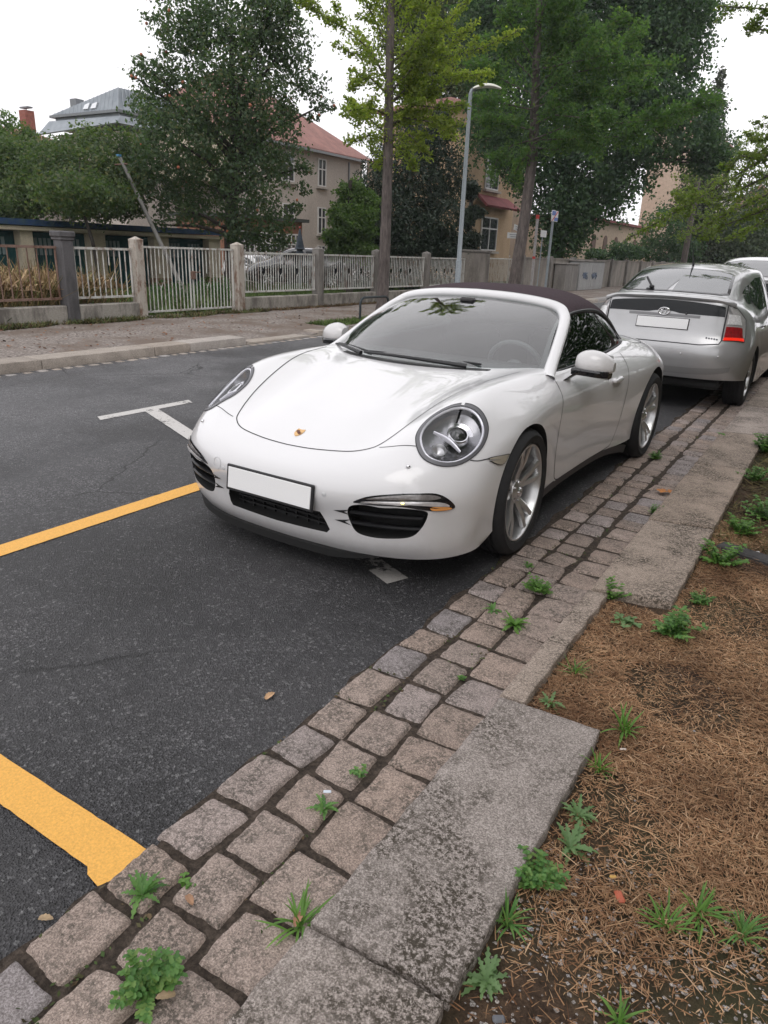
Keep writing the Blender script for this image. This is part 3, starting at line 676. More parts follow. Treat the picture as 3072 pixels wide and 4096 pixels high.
        c_ = np.mean(mk_, 0); m = MB(); m.grid(patch(S, [(x, y * sg, z) for x, y, z in ccurve(mk_, 3)], .0065, 3, .86), flip=sg < 0); m.build('marker_lens', simple('marker', (.42, .38, .31), .2, coat=1) if 'marker' not in MATS else MATS['marker'], sm)
        # headlamp
        P = hl if sg > 0 else hr; n_ = Vector((hn.x, hn.y * sg, hn.z)); Pl = [tuple(p) for p in P]; fl = sg < 0
        H = empty('headlight', tuple(P.mean(0))); H.parent = car; off = -Vector(P.mean(0))
        def addh(mb, nm, mt, **k):
            mb.v = [tuple(Vector(v) + off) for v in mb.v]; return mb.build(nm, mt, H, **k)
        m = MB(); rows = patch(S, Pl, .003, 3, 1.0, .885); edge = [p - n_ * .012 for p in rows[0]]; m.grid([edge] + rows, flip=fl); addh(m, 'bezel', grey_pl)
        m = MB(); rows = patch(S, Pl, .0035, 1, 1.012, .985); m.grid(rows, flip=fl); addh(m, 'outer_seal', gapm)
        # bowl
        c = Vector(P.mean(0)); m = MB(); rr = []
        for f, dp in ((.91, .002), (.90, .02), (.86, .045), (.7, .062), (.4, .07), (.05, .072)):
            rr.append([c + (Vector(q) - c) * f - n_ * dp - (n_ * (n_.dot(Vector(q) - c) * f) * min(1, dp / .07) * .3) for q in Pl])
        m.grid(rr, flip=not fl); addh(m, 'housing', simple('lamp_housing', (.30, .30, .31), .22, .85) if 'lamp_housing' not in MATS else MATS['lamp_housing'])
        m = MB(); ring = [Vector(q) for q in P]; ring = [c + (q - c) * .855 for q in ring]; ring = [S.near(q)[0] - n_ * .010 for q in ring]
        m.tube(ring, .0068, 8, closed=True); addh(m, 'light_ring', simple('light_ring', (.82, .82, .86), .15, .3, .5) if 'light_ring' not in MATS else MATS['light_ring'])
        # local axes of the lamp face: e1 along long axis (top-rear), e2 across
        e1 = (Vector((.34, .76 * sg, .79)) - Vector((.68, .68 * sg, .60))).normalized(); e1 = (e1 - n_ * e1.dot(n_)).normalized(); e2 = n_.cross(e1).normalized()
        def at(a, b, d): return c + e1 * a + e2 * b * sg + n_ * d
        Mx = Matrix((e2, e1, n_)).transposed().to_4x4()
        def T(a, b, d): t = Mx.copy(); t.translation = at(a, b, d); return t
        m = MB(); m.lathe([(.047, -.005), (.050, -.03), (.052, .0), (.047, .006), (.041, .004), (.040, -.012)], 40, T(.045, -.01, -.02)); addh(m, 'projector_ring', chrome)
        m = MB(); m.sphere(at(.045, -.01, -.04), (.040, .040, .036), 24, 14, M=Mx.to_3x3()); addh(m, 'projector_lens', simple('projector', (.02, .022, .02), .04, .0, 1) if 'projector' not in MATS else MATS['projector'])
        m = MB(); arc = [at(.045 + .072 * math.cos(a), -.01 + .066 * math.sin(a), -.022) for a in np.linspace(-.95, .95, 14)]; arc2 = [at(.045 + .050 * math.cos(a), -.01 + .050 * math.sin(a), -.030) for a in np.linspace(-.95, .95, 14)]
        m.grid([arc, arc2]); m.build; addh(m, 'reflector', chrome)
        m = MB(); bar = [at(-.030 + .012 * math.cos(t * 1.6), t * .078, -.018) for t in np.linspace(-1, 1, 15)]; m.tube(bar, [.0045 + .004 * (1 - abs(t)) for t in np.linspace(-1, 1, 15)], 8, flat=1.6); addh(m, 'reflector_bar', MATS['light_ring'])
        m = MB(); m.lathe([(.034, .0), (.030, -.02), (.012, -.034), (.0, -.036)], 28, T(-.085, .0, -.026)); addh(m, 'low_reflector', alloy)
        m = MB(); m.grid(patch(S, Pl, .002, 8, .90, 0.0), flip=fl); addh(m, 'lens', glass_h)
        # washer nozzle
        q, n, _ = S.near((.735, .635 * sg, .592)); m = MB(); m.sphere(q + n * .004, (.011, .011, .008)); m.build('washer_nozzle', chrome, parts['front_bumper'])
        # side air intake : blades
        I = empty('air_intake', (.82, .59 * sg, .34)); I.parent = car; off2 = -Vector((.82, .59 * sg, .34))
        def addi(mb, nm, mt, **k): mb.v = [tuple(Vector(v) + off2) for v in mb.v]; return mb.build(nm, mt, I, **k)
        for z, dz in ((.372, 0), (.318, 0)):
            m = MB(); rows = []
            for y in np.linspace(.425, .745, 12):
                q = S.near((.87 - max(0, y - .5) * .42, y * sg, z))[0]; x0 = q.x
                rows.append([(x0 - .010, q.y, z + .007), (x0 + .0, q.y, z + .0015), (x0 - .004, q.y, z - .005), (x0 - .06, q.y - .02 * sg, z - .012), (x0 - .06, q.y - .02 * sg, z - .002)])
            m.grid(rows, wrap=True, flip=sg > 0); addi(m, 'louvre', darkpl)
            m = MB(); tip = [(.885, .432, z + .016), (.888, .40, z + .010), (.893, .350, z + .001), (.885, .40, z - .007), (.875, .435, z - .012)]
            m.grid(patch(S, [(x, y * sg, zz) for x, y, zz in tip], .003, 3)); addi(m, 'louvre_tip', darkpl)
        m = MB(); cI = Vector((.70, .585 * sg, .34)); m.add([cI + Vector((.05, -.20 * sg, -.1)), cI + Vector((-.12, .17 * sg, -.1)), cI + Vector((-.12, .17 * sg, .1)), cI + Vector((.05, -.20 * sg, .1))], [(0, 1, 2, 3)]); addi(m, 'mesh_panel', MATS.get('mesh') or simple('mesh', (.015, .015, .016), .7, bmp=.9, bscale=160))
        # turn signal above the intake
        ts = ccurve([(.884, .462, .428), (.878, .485, .448), (.862, .535, .468), (.815, .62, .484), (.762, .71, .492), (.712, .765, .490), (.672, .803, .465), (.645, .828, .424), (.684, .799, .413), (.735, .756, .416), (.806, .657, .432), (.853, .55, .428)], 4)
        tsP = [(x, y * sg, z) for x, y, z in ts]
        T_ = empty('turn_signal', (.78, .68 * sg, .45)); T_.parent = car; off3 = -Vector((.78, .68 * sg, .45))
        def addt(mb, nm, mt, **k): mb.v = [tuple(Vector(v) + off3) for v in mb.v]; return mb.build(nm, mt, T_, **k)
        m = MB(); m.grid(patch(S, tsP, .004, 3, 1.03), flip=fl); addt(m, 'signal_frame', gloss_b)
        up_ = ccurve([(.872, .505, .452), (.855, .555, .468), (.81, .63, .480), (.76, .71, .487), (.715, .762, .484), (.69, .785, .470), (.735, .745, .463), (.80, .655, .462), (.86, .54, .452)], 3)
        m = MB(); m.grid(patch(S, [(x, y * sg, z) for x, y, z in up_], .009, 3, .97, bulge=.002), flip=fl); addt(m, 'signal_lens', MATS.get('smoke_lens') or simple('smoke_lens', (.20, .185, .18), .15, .2, 1, .25, 70))
        lowb = ccurve([(.875, .478, .437), (.862, .535, .447), (.80, .66, .457), (.73, .752, .458), (.68, .80, .449), (.662, .815, .432), (.70, .785, .437), (.79, .68, .443), (.855, .55, .436)], 3)
        m = MB(); m.grid(patch(S, [(x, y * sg, z) for x, y, z in lowb], .011, 3, .97, bulge=.003), flip=fl); addt(m, 'light_strip', clearpl)
        cor = ccurve([(.735, .756, .436), (.70, .788, .434), (.665, .814, .430), (.655, .820, .420), (.69, .795, .417), (.73, .760, .420)], 3)
        m = MB(); m.grid(patch(S, [(x, y * sg, z) for x, y, z in cor], .012, 3, .95), flip=fl); addt(m, 'corner_lens', amber)
        if sg > 0:
            q, n, _ = S.near((.80, .655, .450)); m = MB(); m.sphere(q + n * .013, (.006, .008, .004)); addt(m, 'lamp_point', led)
        # parking sensors
        q, n, _ = S.near((.919, .312 * sg, .444)); m = MB(); M_ = n.to_track_quat('Z', 'Y').to_matrix().to_4x4(); M_.translation = q; m.lathe([(0, .0022), (.0085, .0022), (.0100, .001), (.0125, .0008)], 20, M_); m.build('parking_sensor', MATS.get('sensor') or simple('sensor', (.62, .62, .63), .35), parts['front_bumper'])
        # mirror
        Mi = empty('wing_mirror', (-.80, .92 * sg, .893)); Mi.parent = car
        rows = []
        for t in np.linspace(0, 1, 15):      # across y (outwards)
            y = -.085 + .205 * t; k = math.sin(math.pi * min(1, max(0, .06 + .90 * t)) ** .8) ** .42
            r = []
            for a in np.linspace(0, 2 * math.pi, 24, endpoint=False):
                ca_, sa_ = math.cos(a), math.sin(a)
                x = (.085 if ca_ > 0 else .055) * k * (abs(ca_) ** .75) * np.sign(ca_) ; z = .086 * k * (abs(sa_) ** .9) * np.sign(sa_) * (1.0 if sa_ > 0 else .62) + .018 - .012 * t
                r.append((x - .03 * t, y * sg, z))
            rows.append(r)
        m = MB(); m.grid(rows, wrap=True, flip=sg > 0); m.f.append(tuple(range(24)) if sg > 0 else tuple(range(24))[::-1]); m.mi.append(0); n0 = 14 * 24; m.f.append(tuple(range(n0, n0 + 24))[::-1]); m.mi.append(0)
        mc = m.build('mirror_cap', paint_w, Mi, ang=60)
        m = MB(); rows = []
        for t in np.linspace(0, 1, 10):
            y = -.092 + .195 * t; k = 1 if t < .8 else 1 - .4 * (t - .8) / .2
            rows.append([(x_ * k - .03 * t, y * sg, z_ - .012 * t) for x_, z_ in ((-.056, .0), (.084, .0), (.094, -.010), (.088, -.036), (.04, -.046), (-.05, -.040))])
        m.grid(rows, wrap=True, flip=sg > 0); m.f.append(tuple(range(6))); m.mi.append(0); m.f.append(tuple(range(54, 60))); m.mi.append(0)
        m.build('mirror_base_band', gloss_b, Mi, ang=40)
        m = MB(); rows = []
        for t in np.linspace(0, 1, 8):
            cy = -.045 - .10 * t; cz = -.02 - .085 * t ** 1.2; cx = .045 + .10 * t; hw = .044 - .008 * t
            rows.append([(cx + hw * math.cos(a) * 1.1, (cy + .014 * math.sin(a)) * sg, cz + .020 * math.sin(a)) for a in np.linspace(0, 2 * math.pi, 12, endpoint=False)])
        m.grid(rows, wrap=True); m.build('mirror_arm', gloss_b, Mi)
        m = MB(); m.add([(-.062, -.07 * sg, -.005), (-.082, .10 * sg, -.012), (-.080, .09 * sg, .07), (-.062, -.06 * sg, .075)], [(0, 1, 2, 3)]); m.build('mirror_glass', chrome, Mi)
        # side glass
        bot = ccurve([(-.585, .752, .862), (-.8, .757, .866), (-1.05, .762, .873), (-1.3, .765, .882), (-1.6, .757, .893), (-1.85, .743, .903), (-2.0, .728, .911), (-2.12, .705, .917)], 5, False)
        top = ccurve([(-.60, .742, .870), (-.80, .688, .985), (-1.0, .640, 1.09), (-1.15, .625, 1.150), (-1.5, .645, 1.160), (-1.75, .655, 1.115), (-2.0, .668, 1.010), (-2.13, .690, .922)], 5, False)
        G = [[(b * (1 - f) + t_ * f + np.array([0, .018 * math.sin(math.pi * f), 0])) * [1, sg, 1] for f in np.linspace(0, 1, 7)] for b, t_ in zip(bot, top)]
        m = MB(); m.grid(G, flip=sg < 0); wd_ = m.build('side_window', glass_s, car)
        m = MB(); m.tube([Vector((p[0], (p[1] + .004) * sg, p[2] + .002)) for p in bot], .008, 8); m.tube([Vector((p[0], (p[1] + .003) * sg, p[2])) for p in top[14:]], .013, 8); m.build('window_seal', darkpl, wd_)
        # black sill
        sl = [(-.39, .872, .247), (-.7, .853, .247), (-1.2, .850, .247), (-1.6, .858, .235), (-1.9, .872, .20), (-2.06, .88, .17)]
        sl = ccurve(sl, 5, False); m = MB(); m.grid([[(p[0], (p[1] - .004) * sg, p[2] + .006), (p[0], (p[1] - .004) * sg, p[2] - .004), (p[0], (p[1] - .014) * sg, p[2] - .055), (p[0], (p[1] - .2) * sg, p[2] - .07)] for p in sl], flip=sg < 0)
        m.build('sill', darkpl, car)
        # flap seam on the rear fender (fuel/soft top cover seam)
        g = MB(); g.grid(strip_on(S, [(p[0], p[1] * sg, p[2]) for p in ccurve([(-2.18, .70, .918), (-2.25, .76, .905), (-2.45, .77, .89), (-2.62, .70, .895), (-2.7, .6, .895)], 5, False)], .006, .0012)); g.build('lid_gap', gapm, body)
        # wheels
        st = R(2.5)
        make_wheel('wheel', car, (0, .785 * sg, .335), sg, .335, .258, .235, steer=st)
        make_wheel('wheel', car, (-2.45, .785 * sg, .338), sg, .338, .258, .28)
    # wheel arch lips: soft flares
    # --- towing cap ring
    q, n, _ = S.near((.909, -.364, .457)); m = MB(); M_ = n.to_track_quat('Z', 'Y').to_matrix().to_4x4(); M_.translation = q; m.lathe([(.028, .0006), (.0285, .0014), (.030, .0014), (.0305, .0006)], 32, M_); m.build('tow_eye_cap', MATS['sensor'], parts['front_bumper'])
    # --- lower intake grille
    m = MB()
    for z in (.262, .286, .31): m.box((.82, 0, z), (.02, .6, .006))
    for y in np.linspace(-.28, .28, 9): m.box((.815, y, .29), (.015, .006, .10))
    m.add([(.80, -.33, .22), (.80, .33, .22), (.80, .33, .36), (.80, -.33, .36)], [(0, 1, 2, 3)]); m.build('lower_grille', MATS['mesh'], car, smooth=False)
    # --- black front lip
    lp = ccurve([(.46, -.855, .168), (.545, -.83, .160), (.645, -.765, .152), (.735, -.63, .148), (.80, -.45, .147), (.83, -.25, .147), (.84, 0, .147), (.83, .25, .147), (.80, .45, .150), (.745, .60, .165)], 5, False)
    m = MB(); kk_ = [min(1, (len(lp) - 1 - i) / 9) for i in range(len(lp))]; m.grid([[(p[0] - .002, p[1] * .997, p[2] + .004), (p[0] + .012 * q - .004, p[1] * (1 + .008 * q), p[2] - .006 * q), (p[0] + .008 * q - .004, p[1] * .998, p[2] - .045 * q), (p[0] - .10, p[1] * .9, p[2] - .05 * q)] for p, q in zip(lp, kk_)], flip=False); m.build('front_lip', under, car)
    # --- licence plate
    pm = Matrix.Rotation(R(-6), 4, 'Y'); pm.translation = (.937, 0, .415)
    m = MB(); m.box((0, 0, 0), (.014, .538, .128), m=pm, bev=.004); pl = m.build('plate_holder', darkpl, car)
    m = MB(); m.box((.0075, 0, .001), (.004, .512, .104), m=pm, bev=.002); m.build('number_plate', platew, pl)
    # --- crest: gilt shield with dark quarters
    q, n, _ = S.near((.716, 0, .636)); Mq = Matrix((Vector((0, 1, 0)), n.cross(Vector((0, 1, 0))).normalized() * -1, n)).transposed().to_4x4(); Mq.translation = q
    if Mq.to_3x3() @ Vector((0, 1, 0)) @ Vector((-1, 0, .5)) < 0: Mq = Mq @ Matrix.Rotation(math.pi, 4, 'Z')
    sh = [(-.021, .028), (0, .024), (.021, .028), (.0235, .012), (.021, -.008), (.012, -.022), (0, -.030), (-.012, -.022), (-.021, -.008), (-.0235, .012)]
    gold = simple('gilt', (.72, .42, .14), .3, .6, 1)
    m = MB(); m.prism(sh[::-1], .0005, .0035, Mq); cr = m.build('crest', gold, parts['hood'])
    m = MB(); dr = [(0, .002), (.017, .002), (.018, .018), (0, .018)]
    for px, py in ((.003, .002), (-.019, -.014)): 
        for k in range(3): m.prism([(px, py + k * .0055), (px + .016, py + k * .0055), (px + .016, py + k * .0055 + .003), (px, py + k * .0055 + .003)], .0036, .0045, Mq)
    m.prism([(-.006, -.006), (.006, -.006), (.007, .006), (0, .008), (-.007, .006)], .0036, .005, Mq); m.build('crest_quarters', simple('crest_dark', (.10, .02, .012), .4), cr)
    # --- windscreen frame + glass
    half = [(-.50, .778, .850), (-.58, .750, .880), (-.80, .700, 1.000), (-1.0, .652, 1.102), (-1.09, .615, 1.150), (-1.135, .560, 1.188), (-1.135, .45, 1.213), (-1.115, .25, 1.234), (-1.10, 0, 1.242)]
    hp_ = ccurve(half, 6, False); path = [Vector(p) for p in hp_] + [Vector((p[0], -p[1], p[2])) for p in hp_[-2::-1]]
    m = MB(); rows = []; gn0 = Vector((.52, 0, .85)); k = len(path); inner = []
    for i, p in enumerate(path):
        t = (path[min(i + 1, k - 1)] - path[max(i - 1, 0)]).normalized(); nn_ = Vector((.50, p.y * .55, .80)).normalized(); nn_ = (nn_ - t * nn_.dot(t)).normalized(); sd_ = t.cross(nn_).normalized()
        if sd_.dot(Vector((-.75, 0, 1.0)) - Vector((p.x, p.y, p.z))) < 0 and False: sd_ = -sd_
        wv = .034 if i else .04
        row = []
        for u, v in ((-1, -.02), (-1.03, .0), (-.8, .013), (-.3, .019), (.3, .019), (.8, .013), (1.03, 0), (1, -.02), (0, -.025)): row.append(p + sd_ * u * wv + nn_ * v)
        rows.append(row)
    m.grid(rows, wrap=True, flip=False); m.build('windscreen_frame', paint_w, car, ang=60, weld=True)
    B = ccurve([(-.555, -.73, .868), (-.375, -.52, .882), (-.262, -.28, .885), (-.228, 0, .886), (-.262, .28, .885), (-.375, .52, .882), (-.555, .73, .868)], 5, False)
    Tt = ccurve([(-1.10, -.595, 1.145), (-1.13, -.48, 1.195), (-1.12, -.25, 1.222), (-1.105, 0, 1.23), (-1.12, .25, 1.222), (-1.13, .48, 1.195), (-1.10, .595, 1.145)], 5, False)
    def gl(a, f): 
        b, t_ = B[a], Tt[a]; return b * (1 - f) + t_ * f + np.array([.022, 0, .03]) * math.sin(math.pi * f)
    m = MB(); m.grid([[gl(a, f) for f in np.linspace(0, 1, 12)] for a in range(len(B))], flip=True); ws = m.build('windscreen', glass_f, car)
    # black ceramic border, just inside the glass
    m = MB(); nB = len(B)
    def glc(u, f): 
        x = u * (nB - 1); a = min(int(x), nB - 2); r_ = x - a; return gl(a, f) * (1 - r_) + gl(a + 1, f) * r_ + np.array([-.004, 0, -.006])
    def band(f0, f1, us): return [[glc(u, f0) for u in us], [glc(u, f1) for u in us]]
    us = np.linspace(0, 1, 31); m.grid(band(0, .075, us)); m.grid(band(.955, 1, us)); fs_ = np.linspace(0, 1, 10)
    m.grid([[glc(0, f) for f in fs_], [glc(.035, f) for f in fs_]]); m.grid([[glc(1, f) for f in fs_], [glc(.965, f) for f in fs_]])
    m.build('glass_border', gloss_b, ws)
    # scuttle
    m = MB(); m.grid([[(b[0] + .055, b[1] * 1.0, b[2] - .004) for b in B], [(b[0] + .01, b[1], b[2] + .001) for b in B], [(b[0] - .05, b[1] * .98, b[2] - .03) for b in B]]); m.build('scuttle', darkpl, car)
    # wipers
    for y0, y1, f1 in ((-.28, -.70, .035), (.34, -.26, .03)):
        m = MB(); u0 = .5 + y0 / 1.46; u1 = .5 + y1 / 1.46
        pts = [Vector(glc(u0 + (u1 - u0) * t, .0 + .55 * f1 * math.sin(t * 1.5))) + Vector((.030, 0, .018 + .008 * math.sin(math.pi * t))) for t in np.linspace(0, 1, 10)]
        m.tube(pts, [.013 - .006 * t for t in np.linspace(0, 1, 10)], 8); p0 = Vector(glc(u0 - (u1 - u0) * .10, .03)) + Vector((.012, 0, .014)); p1 = Vector(glc(u1 + (u1 - u0) * .01, f1 * 1.05)) + Vector((.012, 0, .014)); m.tube([p0, p0 * .5 + p1 * .5 + Vector((.01, 0, .008)), p1], .006, 6)
        m.build('wiper', darkpl, car)
    # --- soft top
    ST = [
     [(-1.115, 0, 1.252), (-1.125, .30, 1.243), (-1.145, .48, 1.216), (-1.145, .570, 1.190), (-1.12, .618, 1.158)],
     [(-1.25, 0, 1.284), (-1.25, .32, 1.272), (-1.25, .50, 1.238), (-1.26, .595, 1.203), (-1.26, .640, 1.166)],
     [(-1.5, 0, 1.296), (-1.5, .32, 1.283), (-1.5, .50, 1.247), (-1.5, .605, 1.205), (-1.5, .652, 1.160)],
     [(-1.75, 0, 1.280), (-1.75, .32, 1.266), (-1.75, .50, 1.225), (-1.75, .612, 1.168), (-1.75, .662, 1.115)],
     [(-2.0, 0, 1.235), (-2.0, .31, 1.218), (-2.0, .50, 1.165), (-2.0, .625, 1.088), (-2.0, .676, 1.008)],
     [(-2.22, 0, 1.160), (-2.22, .30, 1.138), (-2.21, .49, 1.082), (-2.17, .632, 1.000), (-2.13, .700, .925)],
     [(-2.42, 0, 1.055), (-2.41, .29, 1.032), (-2.37, .47, .990), (-2.28, .625, .948), (-2.20, .700, .919)],
     [(-2.56, 0, .950), (-2.55, .27, .946), (-2.49, .46, .940), (-2.38, .60, .930), (-2.25, .69, .916)]]
    G = body_grid(ST, 6, 6); m = MB(); m.grid([[tuple(p) for p in r] for r in G], flip=True)
    ro = m.build('soft_top', fabric, car, ang=80); md = ro.modifiers.new('s', 'SOLIDIFY'); md.thickness = .014; md.offset = -1
    # --- cabin
    m = MB(); m.grid([[(-.40, y, .80), (-.62, y, .865), (-.80, y, .868), (-.92, y, .83), (-.95, y, .74), (-.85, y, .60), (-.80, y, .45)] for y in np.linspace(-.68, .68, 12)]); m.build('dashboard', leather, car)
    m = MB()
    m.tube([(-1.02 + .17 * math.sin(a) * .42, .36 + .185 * math.cos(a), .80 + .17 * math.sin(a)) for a in np.linspace(0, 2 * math.pi, 40, endpoint=False)], .016, 8, closed=True)
    m.sphere((-1.0, .36, .80), (.03, .07, .06)); 
    for y in (.2, .52): m.box(((-1.01), (y + .36) / 2, .80), (.02, .18, .03))
    m.build('steering_wheel', MATS.get('wheel_grey') or simple('wheel_grey', (.13, .13, .135), .4), car)
    for y in (-.36, .36):
        se = empty('seat', (-1.62, y, .55)); se.parent = car
        m = MB(); m.box((.05, 0, -.13), (.50, .48, .14), bev=.05); m.build('cushion', leather, se)
        m = MB(); m.box((-.19, 0, .15), (.14, .48, .56), bev=.06); m.build('seat_back', leather, se)
        m = MB(); m.box((-.24, 0, .46), (.10, .26, .16), bev=.045); m.build('headrest', leather, se)
    m = MB(); m.box((-1.0, 0, 1.155), (.03, .24, .065), bev=.014); m.tube([(-1.0, 0, 1.17), (-.985, 0, 1.21)], .012); m.box((-.985, 0, 1.20), (.05, .10, .03), bev=.01); m.build('inner_mirror', leather, car)
    # --- tail lights, rear bits (seen only from the side)
    for sg in (1, -1):
        P = ccurve([(-3.33, .42, .67), (-3.28, .60, .67), (-3.15, .79, .645), (-3.12, .82, .60), (-3.22, .77, .585), (-3.40, .46, .61)], 4); m = MB(); m.grid(patch(S, [(a, b * sg, c) for a, b, c in P], .006, 3)); m.build('tail_light', redl, car)
    return car
conv = make_convertible((-2.1076, 3.3368, 0), R(-90 - .823))
tag(conv, 'white two-door convertible sports car with a dark purple-brown fabric roof and round headlights', 'sports car')
for c in kids(conv):
    if c.name.startswith('soft_top'): c['label'] = 'closed dark aubergine fabric roof'
# ================================================================== silver hatchback (local +x towards its tail)
HB = [
 [(-.05, 0, .35), (-.06, .30, .35), (-.09, .52, .35), (-.15, .66, .35), (-.26, .765, .345), (-.42, .82, .335), (-.55, .84, .32), (-.66, .845, .30)],
 [(.00, 0, .45), (-.01, .30, .45), (-.04, .52, .45), (-.11, .68, .45), (-.23, .79, .45), (-.42, .845, .445), (-.62, .86, .42), (-.78, .86, .29)],
 [(.02, 0, .58), (.01, .30, .58), (-.02, .53, .58), (-.09, .69, .58), (-.21, .80, .58), (-.42, .855, .57), (-.66, .868, .50), (-.88, .865, .27)],
 [(.00, 0, .70), (-.01, .30, .70), (-.04, .53, .70), (-.11, .69, .70), (-.23, .795, .69), (-.45, .855, .67), (-.72, .868, .56), (-.98, .865, .25)],
 [(-.05, 0, .80), (-.06, .30, .80), (-.09, .53, .80), (-.15, .68, .80), (-.27, .775, .79), (-.50, .845, .76), (-.80, .868, .60), (-1.1, .865, .24)],
 [(-.08, 0, .97), (-.09, .30, .97), (-.12, .53, .965), (-.18, .655, .955), (-.30, .735, .94), (-.55, .815, .88), (-.88, .865, .64), (-1.22, .862, .23)],
 [(-.12, 0, 1.13), (-.13, .30, 1.128), (-.15, .52, 1.115), (-.21, .615, 1.095), (-.34, .69, 1.06), (-.62, .785, .96), (-.98, .862, .67), (-1.35, .86, .22)],
 [(-.24, 0, 1.185), (-.25, .29, 1.18), (-.27, .49, 1.165), (-.34, .58, 1.145), (-.48, .66, 1.10), (-.74, .775, .97), (-1.08, .862, .68), (-1.48, .858, .21)],
 [(-.60, 0, 1.315), (-.60, .29, 1.308), (-.62, .47, 1.29), (-.68, .565, 1.262), (-.78, .635, 1.17), (-.95, .77, .965), (-1.25, .862, .68), (-1.65, .855, .2)],
 [(-1.0, 0, 1.425), (-1.0, .29, 1.415), (-1.0, .46, 1.393), (-1.03, .56, 1.355), (-1.1, .63, 1.22), (-1.2, .775, .955), (-1.45, .862, .68), (-1.85, .853, .2)],
 [(-1.45, 0, 1.478), (-1.45, .29, 1.468), (-1.45, .47, 1.443), (-1.45, .575, 1.40), (-1.5, .65, 1.24), (-1.55, .785, .945), (-1.7, .862, .68), (-2.05, .852, .2)],
 [(-2.0, 0, 1.488), (-2.0, .29, 1.478), (-2.0, .48, 1.452), (-2.0, .59, 1.408), (-2.02, .67, 1.24), (-2.03, .79, .935), (-2.1, .862, .67), (-2.3, .85, .2)],
 [(-2.5, 0, 1.455), (-2.5, .29, 1.447), (-2.52, .47, 1.42), (-2.55, .58, 1.37), (-2.55, .66, 1.2), (-2.55, .785, .925), (-2.55, .862, .66), (-2.6, .85, .2)],
 [(-2.95, 0, 1.30), (-2.97, .29, 1.285), (-3.02, .47, 1.24), (-3.1, .59, 1.15), (-3.1, .68, 1.03), (-3.1, .785, .90), (-3.05, .862, .65), (-3.0, .85, .2)],
 [(-3.42, 0, 1.05), (-3.44, .30, 1.035), (-3.5, .50, .99), (-3.55, .63, .94), (-3.55, .73, .88), (-3.5, .81, .80), (-3.45, .86, .62), (-3.35, .84, .2)],
 [(-3.9, 0, .92), (-3.92, .30, .91), (-3.95, .52, .88), (-3.95, .66, .84), (-3.93, .76, .78), (-3.88, .82, .70), (-3.8, .85, .56), (-3.65, .83, .2)],
 [(-4.28, 0, .74), (-4.27, .30, .73), (-4.22, .52, .70), (-4.15, .66, .67), (-4.08, .75, .63), (-4.02, .80, .58), (-3.95, .82, .48), (-3.8, .81, .2)],
 [(-4.43, 0, .5), (-4.42, .30, .5), (-4.35, .52, .5), (-4.25, .66, .48), (-4.15, .74, .45), (-4.08, .78, .42), (-4.02, .79, .36), (-3.9, .79, .2)],
 [(-4.38, 0, .22), (-4.36, .30, .22), (-4.3, .50, .22), (-4.2, .63, .21), (-4.1, .70, .2), (-4.05, .73, .2), (-4.0, .75, .2), (-3.95, .76, .2)],
]
def quadpatch(S, c00, c10, c11, c01, off, nu=8, nv=8):
    """four 3D corners -> surface-following patch"""
    g = []
    for u in np.linspace(0, 1, nu):
        a = np.array(c00) * (1 - u) + np.array(c10) * u; b = np.array(c01) * (1 - u) + np.array(c11) * u; r = []
        for v in np.linspace(0, 1, nv): q, n, d = S.near(a * (1 - v) + b * v); r.append(q + n * off)
        g.append(r)
    return g
def polypatch(S, P, off, n=3, sub=4):
    return patch(S, [tuple(q) for q in ccurve(P, sub)] if sub > 1 else P, off, n)
def densify(P, k=5):
    out = []
    for i in range(len(P)):
        a, b = np.array(P[i], float), np.array(P[(i + 1) % len(P)], float)
        for j in range(k): out.append(a + (b - a) * j / k)
    return out
